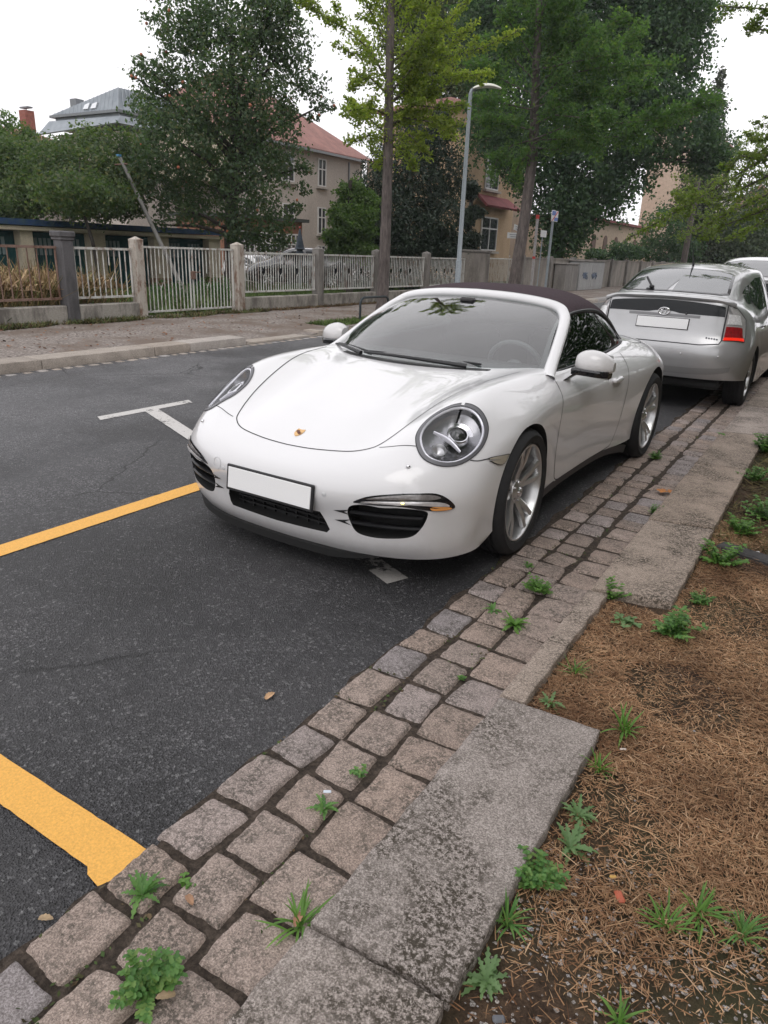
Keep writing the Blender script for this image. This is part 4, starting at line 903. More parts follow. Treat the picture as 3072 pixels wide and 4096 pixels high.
def make_hatch(loc, rz, paint, detail=True):
    car = empty('parked_car', loc, rz); D = body_grid(HB, 7, 7); S = Shell(D); o = S.solid()
    cuts = [cyl_cut(x, .33, .335, s * .55 if s > 0 else -1.1, 1.1 if s > 0 else -.55) for x in (-.85, -3.55) for s in (1, -1)]
    boolean(o, cuts); parts = split_body(S, o, [('tailgate', lambda c: c[0] > -.34 and .70 < c[2] < 1.17 and abs(c[1]) < .60), ('rear_bumper', lambda c: c[0] > -.48 and c[2] <= .70)], {'default': paint}, under, car)
    body = parts['body']
    tg_ = parts['tailgate']; bp = parts['rear_bumper']
    up_ = [(-.275, 0, 1.20), (-.285, .30, 1.195), (-.32, .47, 1.18), (-.40, .535, 1.19), (-.62, .515, 1.285), (-.92, .485, 1.385), (-.97, .30, 1.405), (-.97, 0, 1.412)]
    P = up_ + [(x, -y, z) for x, y, z in up_[-2:0:-1]]
    m = MB(); m.grid(patch(S, densify(P), .004, 6)); m.build('rear_window', glass_rw, car)
    m = MB(); m.grid(strip_on(S, densify(P), .03, .0055, True)); m.build('window_trim', gloss_b, body)
    # lower dark window of the tailgate
    P = [(-.12, -.60, 1.10), (-.10, -.30, 1.115), (-.10, 0, 1.12), (-.10, .30, 1.115), (-.12, .60, 1.10), (-.12, .60, .985), (-.08, .35, .985), (-.075, .14, .985), (-.075, 0, 1.005), (-.075, -.14, .985), (-.08, -.35, .985), (-.12, -.60, .985)]
    g_ = []
    for k in range(7):
        f = k / 6; row = []
        for y in np.linspace(-.60, .60, 25):
            zt = 1.12 - .03 * (abs(y) / .6) ** 2; zb = .985 + (.022 * max(0, 1 - (y / .16) ** 2) if abs(y) < .16 else 0); q, n, _ = S.near((-.10, y, zb + (zt - zb) * f)); row.append(q + n * .004)
        g_.append(row)
    m = MB(); m.grid(g_); m.build('lower_rear_window', glass_dk2, tg_)
    # spoiler bar
    m = MB(); rows = []
    for y in np.linspace(-.66, .66, 25):
        k = abs(y) / .66; q = S.near((-.14 - .06 * k ** 3, y, 1.15 - .03 * k ** 2))[0]
        rows.append([(q.x - .10, y, q.z + .030), (q.x + .01, y, q.z + .022), (q.x + .045 * (1 - k ** 4) + .012, y, q.z + .004), (q.x + .035 * (1 - k ** 4) + .008, y, q.z - .016), (q.x - .02, y, q.z - .024)])
    m.grid(rows, flip=True); m.build('spoiler', paint, tg_)
    # tail lights
    for sg in (1, -1):
        t = empty('tail_light', (-.26, .71 * sg, .9)); t.parent = car; off = Vector((.26, -.71 * sg, -.9))
        def ad(P, o_, nm, mt, par=t):
            m = MB(); m.grid(patch(S, densify([(x, y * sg, z) for x, y, z in P], 4), o_, 4), flip=False); m.v = [tuple(Vector(v) + (off if par is t else Vector())) for v in m.v]; return m.build(nm, mt, par)
        ad([(-.155, .60, 1.10), (-.25, .69, 1.075), (-.36, .745, .95), (-.30, .775, .80), (-.26, .775, .735), (-.10, .60, .745), (-.12, .60, .90)], .004, 'lamp_housing', clearpl)
        def lens(c, o_, nm, mt):
            m = MB(); m.grid(quadpatch(S, *[(x, y * sg, z) for x, y, z in c], o_, 9, 7)); m.v = [tuple(Vector(v) + off) for v in m.v]; m.build(nm, mt, t)
        lens([(-.13, .612, .890), (-.25, .755, .880), (-.24, .765, .778), (-.115, .610, .778)], .012, 'brake_lens', redl)
        lens([(-.115, .606, .776), (-.25, .775, .776), (-.25, .772, .742), (-.105, .606, .746)], .013, 'reflector', redlit)
        lens([(-.15, .615, 1.01), (-.25, .715, 1.0), (-.255, .74, .905), (-.135, .615, .912)], .012, 'indicator_lens', MATS.get('white_lens') or simple('white_lens', (.80, .80, .80), .12, .1, 1, .2, 60))
        m = MB(); m.grid(strip_on(S, densify([(x, y * sg, z) for x, y, z in [(-.155, .60, 1.10), (-.25, .69, 1.075), (-.36, .745, .95), (-.30, .775, .80), (-.26, .775, .735), (-.10, .60, .745), (-.12, .60, .90)]], 5), .008, .0065, True)); m.v = [tuple(Vector(v) + off) for v in m.v]; m.build('lamp_gap', gapm, t)
    # plate recess, plate, emblem, lock
    m = MB(); m.grid(quadpatch(S, (-.08, -.36, 1.0 - .02), (-.08, .36, .98), (-.06, .36, .955), (-.06, -.36, .955), .004)); m.build('plate_recess', simple('recess_grey', (.23, .23, .235), .45, .3), tg_)
    pm = Matrix.Rotation(R(-9), 4, 'Y'); pm.translation = (-.068, 0, .885)
    m = MB(); m.box((0, 0, 0), (.014, .53, .115), m=pm, bev=.003); pf = m.build('plate_frame', darkpl, car); m = MB(); m.box((.008, 0, 0), (.004, .515, .102), m=pm, bev=.001); m.build('number_plate', platew, pf)
    m = MB(); q, n, _ = S.near((-.075, 0, 1.0)); M_ = Matrix((Vector((0, 1, 0)), n.cross(Vector((0, 1, 0))), n)).transposed().to_4x4(); M_.translation = q + n * .012
    def el(a, b, cx=0, cy=0): return [M_ @ Vector((cx + a * math.cos(t_), cy + b * math.sin(t_), 0)) for t_ in np.linspace(0, 2 * math.pi, 28, endpoint=False)]
    m.tube(el(.055, .036), .0055, 6, closed=True); m.tube(el(.018, .034), .0045, 6, closed=True); m.tube(el(.034, .013, 0, .018), .0045, 6, closed=True); m.build('emblem', chrome, tg_)
    m = MB(); q, n, _ = S.near((-.08, .22, .99)); m.sphere(q + n * .003, (.006, .012, .012)); m.build('lock', darkpl, tg_)
    m = MB()
    for k in range(5): q, n, _ = S.near((-.05, .46 + k * .026, .775)); m.box(q + n * .003, (.004, .016, .016))
    m.build('badge', simple('badge_grey', (.16, .17, .19), .3, .5), tg_, smooth=False)
    m = MB(); gl_ = [(-.16, .595, 1.09), (-.12, .595, .90), (-.10, .595, .745), (-.07, .58, .715), (-.03, .50, .712), (-.0, .40, .705), (.0, 0, .70)]
    pth = gl_ + [(x, -y, z) for x, y, z in gl_[-2::-1]]; m.grid(strip_on(S, densify(pth, 6)[:-6], .010, .0018)); m.build('tailgate_gap', gapm, tg_)
    m = MB(); m.grid(quadpatch(S, (-.05, -.80, .475), (-.05, .80, .475), (-.05, .80, .40), (-.05, -.80, .40), .002, 30, 5)); m.build('bumper_groove', simple('groove', (.33, .33, .33), .4, .4), bp)
    for y in (-.35, .25, .62): q, n, _ = S.near((0, y, .60)); m = MB(); m.sphere(q + n * .001, .009); m.build('parking_sensor', MATS['sensor'], bp)
    m = MB(); m.box((-.40, 0, .29), (.5, 1.3, .10), bev=.03); m.build('underside', under, car)
    # side windows, doors
    for sg in (1, -1):
        for nm, P in (('rear_door_window', [(-1.25, .62, 1.30), (-1.55, .61, 1.345), (-1.95, .62, 1.352), (-1.95, .76, 1.0), (-1.35, .755, 1.02), (-1.05, .70, 1.13)]), ('front_door_window', [(-2.02, .62, 1.352), (-2.45, .61, 1.32), (-2.95, .64, 1.13), (-3.05, .72, .99), (-2.02, .765, .995)]), ('quarter_window', [(-.75, .62, 1.20), (-1.0, .63, 1.27), (-1.18, .63, 1.29), (-1.0, .71, 1.09), (-.80, .69, 1.10)])):
            m = MB(); m.grid(patch(S, densify([(x, y * sg, z) for x, y, z in P]), .004, 4)); m.build(nm, glass_dk2, car)
        for P in ([(-1.05, .70, 1.1), (-1.15, .80, .93), (-1.2, .86, .7), (-1.3, .86, .45), (-1.45, .855, .3)], [(-1.98, .76, 1.0), (-1.98, .83, .85), (-1.98, .862, .6), (-1.98, .855, .28)], [(-3.05, .74, .95), (-3.05, .83, .8), (-3.02, .862, .6), (-3.0, .85, .28)]):
            g = MB(); g.grid(strip_on(S, densify([(x, y * sg, z) for x, y, z in P], 6)[:-6], .008, .0018)); g.build('door_gap', gapm, body)
        for x in (-1.35, -2.25): q, n, _ = S.near((x, .83 * sg, .84)); m = MB(); m.sphere(q + n * .015, (.09, .014, .016)); m.build('door_handle', paint, body)
        m = MB(); m.sphere((-2.85, .93 * sg, 1.0), (.06, .10, .075), 16, 10); m.tube([(-2.85, .76 * sg, .96), (-2.85, .88 * sg, .98)], .025); m.build('wing_mirror', paint, car)
        for x in (-.85, -3.55): make_wheel('wheel', car, (x, .74 * sg, .31), sg, .31, .20, .20, spokes=7, twin=False)
    # windscreen (front, away from the camera)
    P = [(-2.62, 0, 1.425), (-2.65, .45, 1.38), (-3.3, .60, 1.08), (-3.42, .3, 1.06), (-3.45, 0, 1.06)]; P = P + [(x, -y, z) for x, y, z in P[-2:0:-1]]
    m = MB(); m.grid(patch(S, densify(P), .004, 5)); m.build('windscreen', glass_dk2, car)
    m = MB(); m.tube([(-1.15, 0, 1.44), (-1.16, 0, 1.462), (-1.0, 0, 1.62)], [.016, .012, .003]); m.build('antenna', darkpl, car)
    m = MB(); q, n, _ = S.near((-.33, -.22, 1.2)); m.tube([q + n * .02, q + n * .03 + Vector((-.12, -.09, .08))], .012); m.box(q + n * .02, (.05, .05, .03), bev=.01); m.build('rear_wiper', darkpl, car)
    return car
def glossy_dark(name, col, tint):
    m, t, b, o = newmat(name); b.inputs['Base Color'].default_value = (*col, 1); b.inputs['Roughness'].default_value = .03; b.inputs['IOR'].default_value = tint; b.inputs['Coat Weight'].default_value = .0; return m
glass_rw = glossy_dark('reflective_rear_glass', (.07, .075, .08), 3.0); glass_dk2 = glossy_dark('dark_glass', (.010, .012, .014), 1.38)
hatch = make_hatch((-1.628, 7.963, 0), R(-90 - .6), silver)
tag(hatch, 'silver five-door hatchback seen from behind, parked ahead of the white convertible', 'car')
white3 = make_hatch((-1.50, 13.45, 0), R(-90 - 1), simple('white_car_paint', (.74, .74, .75), .3, coat=1))
white3.scale = (1.0, 1.03, 1.10)
for c in list(kids(white3)):
    if c.name.startswith('antenna'): bpy.data.objects.remove(c)
tag(white3, 'white car mostly hidden beyond the silver hatchback at the right edge', 'car')
# ================================================================== trees: measured crown masses (x, y, z, radius, flatness) and branch lines
APPLE = [(-15.78,16.74,7.27,1.26,0.8),(-16.28,15.68,7.18,0.99,0.8),(-15.3,17.71,7.4,0.94,0.8),(-16.33,15.33,6.49,0.65,0.7),(-14.68,17.71,6.74,0.75,1.0),(-15.62,16.05,6.24,1.13,0.8),(-15.55,17.75,6.29,1.11,0.8),(-14.32,18.25,5.8,0.54,0.7),(-13.91,18.31,5.28,0.37,0.6),(-16.86,15.05,5.62,0.61,0.7),(-17.12,15.95,5.2,1.25,0.85),(-15.28,15.83,5.07,1.18,0.8),(-15.03,17.14,5.09,0.98,0.8),(-16.84,14.78,4.69,0.64,1.0),(-14.88,17.93,5.15,0.4,0.6),(-14.14,18.14,4.95,0.23,0.6),(-16.22,14.86,4.02,1.17,0.8),(-16.56,17.09,4.2,1.27,0.8),(-14.68,16.92,4.17,0.88,0.8),(-16.85,14.91,3.25,0.88,0.8),(-16.89,16.34,3.13,1.08,0.8),(-14.97,16.39,3.18,1.02,0.8),(-14.92,17.51,3.67,0.49,0.8),(-14.38,17.7,2.55,0.24,0.7),(-14.33,17.99,3.65,0.31,0.8),(-14.33,17.99,3.11,0.24,0.9),(-16.59,15.06,2.37,0.63,0.8),(-16.61,16.2,2.17,0.53,0.7),(-15.26,16.67,2.15,0.88,0.8),(-14.87,17.54,2.27,0.49,0.9),(-15.1,17.35,1.63,0.57,0.7),(-15.35,16.32,1.66,0.44,0.7),(-17.03,14.86,1.9,0.24,0.7),(-14.77,17.63,1.65,0.28,0.8),(-17.18,14.68,5.86,0.2,0.7),(-16.96,14.93,6.96,0.25,0.6),(-14.93,17.5,7.65,0.59,0.8),(-14.57,17.8,7.4,0.23,1.4),(-17.32,14.52,5.55,0.1,1)]
APPLE_L = [(-18.57,14.4,3.55,1.08,0.8),(-18.15,13.29,2.93,1.03,0.8),(-17.85,14.18,2.88,0.97,0.8),(-19.02,12.93,3.03,0.98,0.8),(-18.44,15.36,3.91,0.6,0.8),(-18.39,12.79,2.4,0.71,0.7),(-18.0,13.66,2.33,0.68,0.7),(-19.18,12.33,2.18,0.44,0.7),(-17.83,14.53,2.33,0.45,0.7),(-19.14,14.48,4.08,0.51,0.7),(-19.82,13.88,3.77,0.51,0.7),(-19.43,12.31,2.42,0.73,0.8),(-17.93,15.03,3.09,0.5,0.8)]
BUSH_L = [(-21.16,13.32,3.49,0.8,0.8),(-20.98,12.65,2.71,0.82,0.9),(-20.39,12.66,2.19,0.51,0.8),(-21.68,12.46,3.02,1.15,0.9),(-22.2,13.54,3.81,0.65,0.8),(-20.51,12.46,1.86,0.3,0.6),(-21.67,14.37,3.62,0.55,0.8)]
ASH = [(-28.86,17.98,5.67,0.46,0.6),(-28.65,18.3,5.28,0.54,0.6),(-28.9,17.9,4.97,0.58,0.7),(-28.43,18.65,5.14,0.42,0.6),(-28.65,18.31,4.67,0.6,0.7),(-29.15,17.49,5.18,0.72,0.8),(-28.35,18.77,4.81,0.29,0.6)]
YEW_A = [(-14.71,22.64,4.37,0.38,1.3),(-14.55,22.15,3.39,0.7,1.2),(-13.83,22.02,2.68,0.78,1.1),(-13.9,21.73,1.64,0.87,1.0),(-14.47,21.36,1.61,0.55,1),(-14.11,23.02,3.78,0.67,1.2)]
YEW_B = [(-13.41,23.43,4.74,0.67,1.3),(-13.24,24.1,5.43,0.59,1.3),(-13.3,23.04,3.46,0.99,1.2),(-12.77,23.79,3.99,0.81,1.2),(-13.08,22.47,2.08,1.01,1.0),(-12.23,23.17,2.53,0.83,1.1),(-12.15,22.99,1.57,0.73,0.8),(-13.86,23.17,5.03,0.58,1.2)]
YEW_C = [(-12.42,25.1,3.62,0.35,1.0),(-12.42,25.09,2.63,0.28,1.1),(-12.29,25.16,1.95,0.4,0.8),(-12.2,25.2,2.89,0.36,0.6),(-12.43,25.09,1.51,0.49,0.6)]
SHRUB = [(-14.21,20.33,3.09,0.48,0.9),(-14.38,19.96,2.48,0.42,0.9),(-14.38,19.71,1.8,0.41,0.8),(-13.9,20.05,2.19,0.69,0.9),(-13.87,20.56,2.82,0.48,0.9),(-14.34,19.74,1.35,0.43,0.6),(-13.75,20.16,1.45,0.6,0.7)]
LIME = [(-15.15,34.85,11.61,2.64,0.8),(-12.33,35.94,11.76,2.64,0.8),(-9.59,36.77,11.48,2.22,0.8),(-8.73,38.01,10.56,1.34,0.9),(-16.03,34.45,10.06,2.06,0.8),(-13.06,34.62,9.55,2.67,0.8),(-10.58,36.5,9.44,2.74,0.8),(-9.42,37.85,9.12,1.68,0.9),(-14.2,34.17,7.79,2.52,0.8),(-11.43,35.19,7.11,2.78,0.8),(-9.01,36.92,7.25,2.24,0.8),(-7.95,38.18,7.18,1.53,0.9),(-6.85,38.39,6.25,1.04,0.9),(-13.88,34.3,5.66,1.97,0.8),(-11.67,35.11,4.86,2.49,0.8),(-10.3,36.58,5.3,1.69,0.75),(-6.98,38.37,5.84,0.83,0.7),(-12.35,34.88,3.46,1.7,0.8),(-11.28,35.76,4.07,1.53,0.7),(-12.41,34.86,2.03,1.18,0.9),(-11.96,35.54,2.51,1.06,0.6),(-16.55,34.21,11.42,1.66,0.8),(-6.37,38.48,5.94,0.62,0.8),(-8.99,37.95,12.07,1.57,0.7),(-16.3,34.33,7.0,1.49,0.9),(-14.69,33.96,6.47,1.58,0.9)]
LIME2 = [(-23.98,40.42,14.87,2.24,0.8),(-22.23,41.41,13.98,2.23,0.8),(-24.37,40.19,12.83,1.88,0.8),(-22.6,41.21,12.04,2.21,0.8),(-21.15,41.97,12.8,1.88,0.8),(-24.02,40.4,10.62,1.35,0.8),(-22.22,41.42,9.93,2.02,0.8),(-20.98,42.06,10.59,1.86,0.8),(-23.44,40.74,8.99,1.51,0.8),(-21.33,41.88,8.28,1.51,0.8),(-24.91,39.86,14.37,1.2,0.8),(-22.34,41.35,7.72,1.34,0.8)]
HEDGE_R = [(-14.36,53.09,2.13,0.87,0.6),(-15.64,51.69,1.74,0.76,0.5),(-13.62,54.32,2.02,0.89,0.5),(-12.33,56.67,3.45,1.84,1.0),(-12.47,56.64,2.27,1.43,0.7),(-10.67,57.01,2.34,1.23,0.7)]
FAR_A = [(-9.81,61.22,3.16,1.97,0.8),(-8.23,61.45,3.73,2.41,0.8),(-6.63,63.66,3.85,2.49,0.8),(-9.14,61.32,2.3,1.53,0.6),(-7.13,61.59,2.38,1.75,0.5),(-6.35,63.68,5.75,2.72,0.8)]
SPRUCE = [[-10.91,59.0,13.87],[-8.79,59.35,2.45]]
GK1_BR = [[[-8.93,13.93,4.68],[-9.16,13.6,5.2],[-9.4,13.24,5.44],[-9.74,12.79,5.65],[-10.05,12.35,5.86]],[[-8.96,13.91,5.33],[-9.21,13.82,5.76],[-9.5,13.68,6.26]],[[-8.98,13.9,5.59],[-8.69,13.9,5.93],[-8.37,13.91,6.27]],[[-8.95,13.92,5.25],[-8.79,14.12,5.49],[-8.6,14.33,5.99],[-8.49,14.5,6.27]],[[-8.93,13.94,4.68],[-9.22,13.87,5.13],[-9.61,13.72,5.2],[-9.87,13.66,5.27]],[[-8.92,13.94,4.46],[-8.94,13.3,4.65],[-8.96,12.65,4.45]],[[-8.9,13.95,4.1],[-8.89,13.26,4.12],[-8.88,12.56,3.96]],[[-8.89,13.96,3.73],[-9.48,14.05,4.1],[-10.13,14.1,4.18]],[[-8.88,13.97,3.64],[-9.04,13.51,3.67],[-9.17,13.08,3.53]],[[-8.92,13.94,4.46],[-8.43,14.06,4.93],[-7.8,14.23,5.08],[-7.09,14.42,5.23],[-6.39,14.57,5.48]],[[-8.91,13.95,4.28],[-8.57,14.62,4.78],[-8.08,15.34,4.97],[-7.65,16.01,5.16]],[[-8.9,13.95,4.1],[-8.43,14.22,4.29],[-7.97,14.45,4.26],[-7.56,14.64,4.31]],[[-8.89,13.96,3.82],[-8.66,14.42,4.2],[-8.33,14.92,4.12],[-8.01,15.4,3.79]],[[-8.88,13.96,3.73],[-8.49,14.17,3.74],[-8.1,14.37,3.38]],[[-8.93,13.93,4.81],[-8.46,14.35,5.38],[-8.01,14.73,5.85],[-7.74,15.01,6.27]],[[-8.94,13.93,4.99],[-8.43,13.92,5.2],[-7.97,13.86,5.64],[-7.7,13.7,6.05]],[[-8.91,13.95,4.28],[-8.67,14.19,4.58],[-8.38,14.46,5.09],[-8.0,14.77,5.43],[-7.62,15.06,5.85]],[[-8.88,13.97,3.54],[-8.81,14.53,3.52],[-8.83,15.03,3.18]],[[-8.89,13.96,3.91],[-8.62,14.15,4.07],[-7.81,14.63,3.96],[-7.59,14.77,3.97]],[[-8.87,13.97,3.26],[-9.15,14.14,3.21],[-9.42,14.31,3.21]],[[-8.93,13.93,4.59],[-8.8,14.18,4.85],[-8.49,14.52,4.44],[-8.21,14.84,4.61]]]
GK2_BR = [[[-8.64,21.21,4.58],[-7.8,21.23,4.86],[-6.78,21.29,4.88],[-5.49,21.37,4.95],[-4.52,21.31,5.12],[-3.71,21.18,5.27]],[[-8.64,21.21,4.58],[-7.61,21.82,4.65],[-6.39,22.42,4.75],[-5.51,22.86,5.05],[-4.67,23.26,5.44]],[[-8.68,21.19,5.08],[-8.0,21.56,5.47],[-7.54,21.83,5.61],[-6.94,22.13,5.75]],[[-8.7,21.18,5.45],[-7.93,21.31,6.15],[-7.03,21.46,6.28],[-6.02,21.6,6.29],[-5.15,21.66,6.23]],[[-8.73,21.17,5.7],[-9.21,20.42,5.9],[-9.51,19.73,6.08],[-9.7,19.07,6.08]],[[-8.69,21.19,5.33],[-9.46,21.28,5.51],[-10.28,21.33,5.69],[-10.92,21.45,5.82]],[[-8.65,21.2,4.83],[-9.31,20.89,4.94],[-9.75,20.65,5.05],[-10.13,20.44,5.1]],[[-8.63,21.21,4.58],[-9.24,21.21,4.47],[-9.69,21.26,4.1],[-9.96,21.4,3.71]],[[-8.61,21.22,4.32],[-9.14,21.65,4.06],[-9.54,22.14,3.64]],[[-8.77,21.16,6.18],[-8.21,21.62,6.94],[-7.39,22.16,7.33],[-6.76,22.6,7.72]],[[-8.79,21.15,6.42],[-8.53,21.73,7.47],[-8.24,22.32,8.05],[-8.07,22.86,8.64]],[[-8.8,21.14,6.54],[-9.27,20.75,7.2],[-9.74,20.35,7.72]],[[-8.83,21.13,6.77],[-9.2,21.5,7.72],[-9.84,21.74,8.55]],[[-8.75,21.16,6.06],[-9.51,20.73,6.75],[-10.05,20.38,7.02]],[[-8.74,21.17,5.82],[-8.21,21.75,6.55],[-8.06,22.18,7.05],[-7.2,22.84,7.05],[-6.62,23.37,7.36]],[[-8.7,21.18,5.39],[-7.81,21.96,5.77],[-6.65,22.76,5.9],[-6.02,23.35,6.21]],[[-8.86,21.12,7.07],[-8.42,20.6,7.63],[-7.78,20.16,7.98]],[[-8.67,21.2,4.95],[-7.99,21.05,5.15],[-7.23,20.91,5.03],[-6.51,20.74,5.08]],[[-8.78,21.15,6.3],[-7.44,21.18,6.43],[-6.42,21.04,6.48]],[[-8.62,21.22,4.39],[-8.2,21.91,4.39],[-7.86,22.56,4.66],[-7.31,23.27,4.53]]]
GK3_BR = [[[-0.6,13.99,3.81],[-1.63,13.86,3.14],[-2.34,13.71,2.62],[-3.02,13.52,2.15],[-3.55,13.34,1.81]],[[-0.72,13.98,3.34],[-1.57,14.04,2.87],[-2.19,14.08,2.54],[-2.98,14.07,2.5]],[[-0.66,13.98,3.06],[-1.48,13.72,2.58],[-2.04,13.45,2.23],[-2.47,13.17,1.95]],[[-0.76,13.98,4.21],[-1.74,13.9,3.08],[-2.05,13.86,3.15],[-2.21,13.85,2.86]],[[-0.61,13.99,2.85],[-1.51,13.8,2.33],[-2.03,13.62,2.09],[-2.35,13.45,1.84]],[[-1.0,13.96,4.55],[-1.7,13.67,3.33],[-1.88,13.42,3.31]],[[-1.02,13.96,5.36],[-1.63,13.99,5.19],[-2.07,14.02,5.2],[-2.81,13.98,5.31]],[[-0.95,13.97,5.05],[-1.57,14.0,4.9],[-2.05,14.02,4.92],[-2.32,14.06,4.99]],[[-0.57,13.99,2.64],[-1.51,14.53,2.22],[-2.2,15.05,1.9]],[[-0.7,13.98,3.94],[-1.6,14.09,3.39],[-1.93,14.23,3.12],[-2.1,14.39,2.68]]]
GK3_TR = [[0.5,13.99,1.06],[-0.7,13.98,6.03]]
GK4_BR = [[[-8.78,66.42,7.01],[-10.74,67.22,8.18],[-12.33,68.04,7.91]],[[-8.71,66.43,6.65],[-7.87,67.43,8.16],[-7.14,68.41,9.31]],[[-8.64,66.44,6.29],[-10.79,67.37,6.36],[-12.87,68.25,6.42]],[[-8.57,66.45,5.93],[-7.18,67.04,6.69],[-5.92,67.6,7.09]],[[-8.46,66.46,5.39],[-9.84,65.42,4.77],[-10.71,64.43,4.34]],[[-8.42,66.47,5.21],[-6.94,67.55,5.28],[-5.89,68.55,4.98]],[[-8.98,66.39,8.08],[-10.13,67.4,9.63],[-10.33,68.55,10.84]],[[-8.95,66.4,8.08],[-8.59,67.47,9.94],[-9.11,68.42,11.13]],[[-8.35,66.48,4.84],[-9.27,66.53,3.9],[-10.5,66.52,3.5]],[[-8.85,66.41,7.37],[-9.92,66.8,7.05],[-11.27,67.13,7.08]],[[-8.28,66.49,4.48],[-6.86,65.92,3.93],[-5.77,65.3,3.93]]]
GK5_BR = [[[-8.17,44.25,4.44],[-9.02,44.59,5.21],[-9.6,44.98,5.12]],[[-8.22,44.24,4.68],[-7.76,44.44,5.44],[-7.38,44.61,5.93]],[[-8.09,44.27,3.94],[-8.67,43.83,4.03],[-9.16,43.4,3.63]],[[-8.04,44.28,3.69],[-7.24,43.75,3.92],[-6.52,43.2,3.77]],[[-8.3,44.23,5.18],[-8.8,44.67,6.08],[-8.76,45.22,6.75]],[[-8.0,44.28,3.44],[-7.45,45.12,3.23],[-7.09,45.93,3.4]],[[-7.95,44.29,3.18],[-8.44,43.57,3.02],[-8.5,42.93,2.61]]]
# ================================================================== trees
def leaf_cloud(clumps, n, size, seed, shell=.55, up=.3, gap=0.0, asp=.62, weights=None):
    """leaf-sized quads scattered through ellipsoid clumps; returns verts, faces"""
    r = np.random.default_rng(seed); C = np.array(clumps, float); vol = C[:, 3] ** 2 * C[:, 4] ** .5
    pk = r.choice(len(C), n, p=vol / vol.sum()); c = C[pk]
    d = r.normal(size=(n, 3)); d /= np.linalg.norm(d, axis=1, keepdims=True); rad = r.uniform(0, 1, n) ** (1 / 3 * (1 - shell) + .02); rad = rad * (1 + r.normal(0, .10, n))
    # lumpy outline: sub-clumps
    ph = r.uniform(0, 6.28, (len(C), 3)); k = 1 + .22 * np.sin(4.2 * d[:, 0] + ph[pk, 0]) * np.sin(4.7 * d[:, 1] + ph[pk, 1]) + .16 * np.sin(8.5 * d[:, 2] + 6 * d[:, 0] + ph[pk, 2])
    rad = rad * k
    P = c[:, :3] + d * rad[:, None] * c[:, 3:4] * np.stack([np.ones(n), np.ones(n), c[:, 4]], 1)
    if gap > 0:     # holes: drop leaves where a coarse pattern is high
        f = np.sin(P[:, 0] * 3.1 + P[:, 2] * 2.3) * np.sin(P[:, 1] * 2.7 - P[:, 2] * 1.9) * np.sin(P[:, 2] * 3.3 + P[:, 0] * 1.3) + .35 * np.sin(P[:, 0] * 9) * np.sin(P[:, 2] * 8) * np.sin(P[:, 1] * 8.5)
        keep = f < (1 - gap) ; P = P[keep]; d = d[keep]
    n = len(P); a = r.normal(size=(n, 3)); nr = d * .5 + a * .75 + np.array([0, 0, up]); nr /= np.linalg.norm(nr, axis=1, keepdims=True)
    t = np.cross(nr, r.normal(size=(n, 3))); t /= np.maximum(np.linalg.norm(t, axis=1, keepdims=True), 1e-6); b = np.cross(nr, t)
    s = size * r.uniform(.6, 1.25, n)[:, None]
    V = np.stack([P - t * s * .5, P - b * s * asp * .5 + nr * s * .08, P + t * s * .55, P + b * s * asp * .5 + nr * s * .08], 1).reshape(-1, 3)
    F = np.arange(4 * n).reshape(n, 4); return V, F
def spray_leaves(branches, per_m, size, seed, spread=.16, side=True, twigs=None, asp=.8, taper=True):
    """leaves clustered round branch polylines, like ginkgo sprays"""
    r = np.random.default_rng(seed); P = []; NRM = []
    for br in branches:
        B = np.array(br); seg = np.linalg.norm(np.diff(B, axis=0), axis=1); L_ = seg.sum(); cum = np.concatenate([[0], np.cumsum(seg)])
        n = int(L_ * per_m); t = r.uniform(.10, 1, n) * L_; idx = np.clip(np.searchsorted(cum, t) - 1, 0, len(seg) - 1); f = (t - cum[idx]) / seg[idx]; p = B[idx] * (1 - f[:, None]) + B[idx + 1] * f[:, None]
        sp = spread * (1.15 - .75 * (t / L_)) if taper else spread
        P.append(p + r.normal(size=(n, 3)) * (sp if np.isscalar(sp) else sp[:, None]) * [1, 1, .75]); 
    P = np.concatenate(P); n = len(P); nr = r.normal(size=(n, 3)) * .6 + [0, 0, .6]; nr /= np.linalg.norm(nr, axis=1, keepdims=True)
    t = np.cross(nr, r.normal(size=(n, 3))); t /= np.linalg.norm(t, axis=1, keepdims=True); b = np.cross(nr, t); s = size * r.uniform(.6, 1.2, n)[:, None]
    V = np.stack([P - t * s * .5, P - b * s * asp * .3 + t * s * .3, P + t * s * .5 + nr * s * .1, P + b * s * asp * .5], 1).reshape(-1, 3)
    return V, np.arange(4 * n).reshape(n, 4)
def subbranches(branches, seed, per_m=1.6, ln=(.4, 1.0), droop=0.0):
    r = np.random.default_rng(seed); out = []
    for br in branches:
        B = np.array(br); seg = np.linalg.norm(np.diff(B, axis=0), axis=1); L_ = seg.sum(); cum = np.concatenate([[0], np.cumsum(seg)])
        for k in range(int(L_ * per_m)):
            t = r.uniform(.15, .98) * L_; i = min(np.searchsorted(cum, t) - 1, len(seg) - 1); i = max(i, 0); f = (t - cum[i]) / seg[i]; p = B[i] * (1 - f) + B[i + 1] * f
            d = (B[i + 1] - B[i]) / seg[i]; q = r.normal(size=3); q -= d * q.dot(d); q /= np.linalg.norm(q); l_ = r.uniform(*ln) * (1.2 - .8 * t / L_); e = p + (d * .65 + q * .75 + np.array([0, 0, .12 - droop])) * l_
            out.append([p.tolist(), ((p + e) / 2 + [0, 0, .03]).tolist(), e.tolist()])
    return out
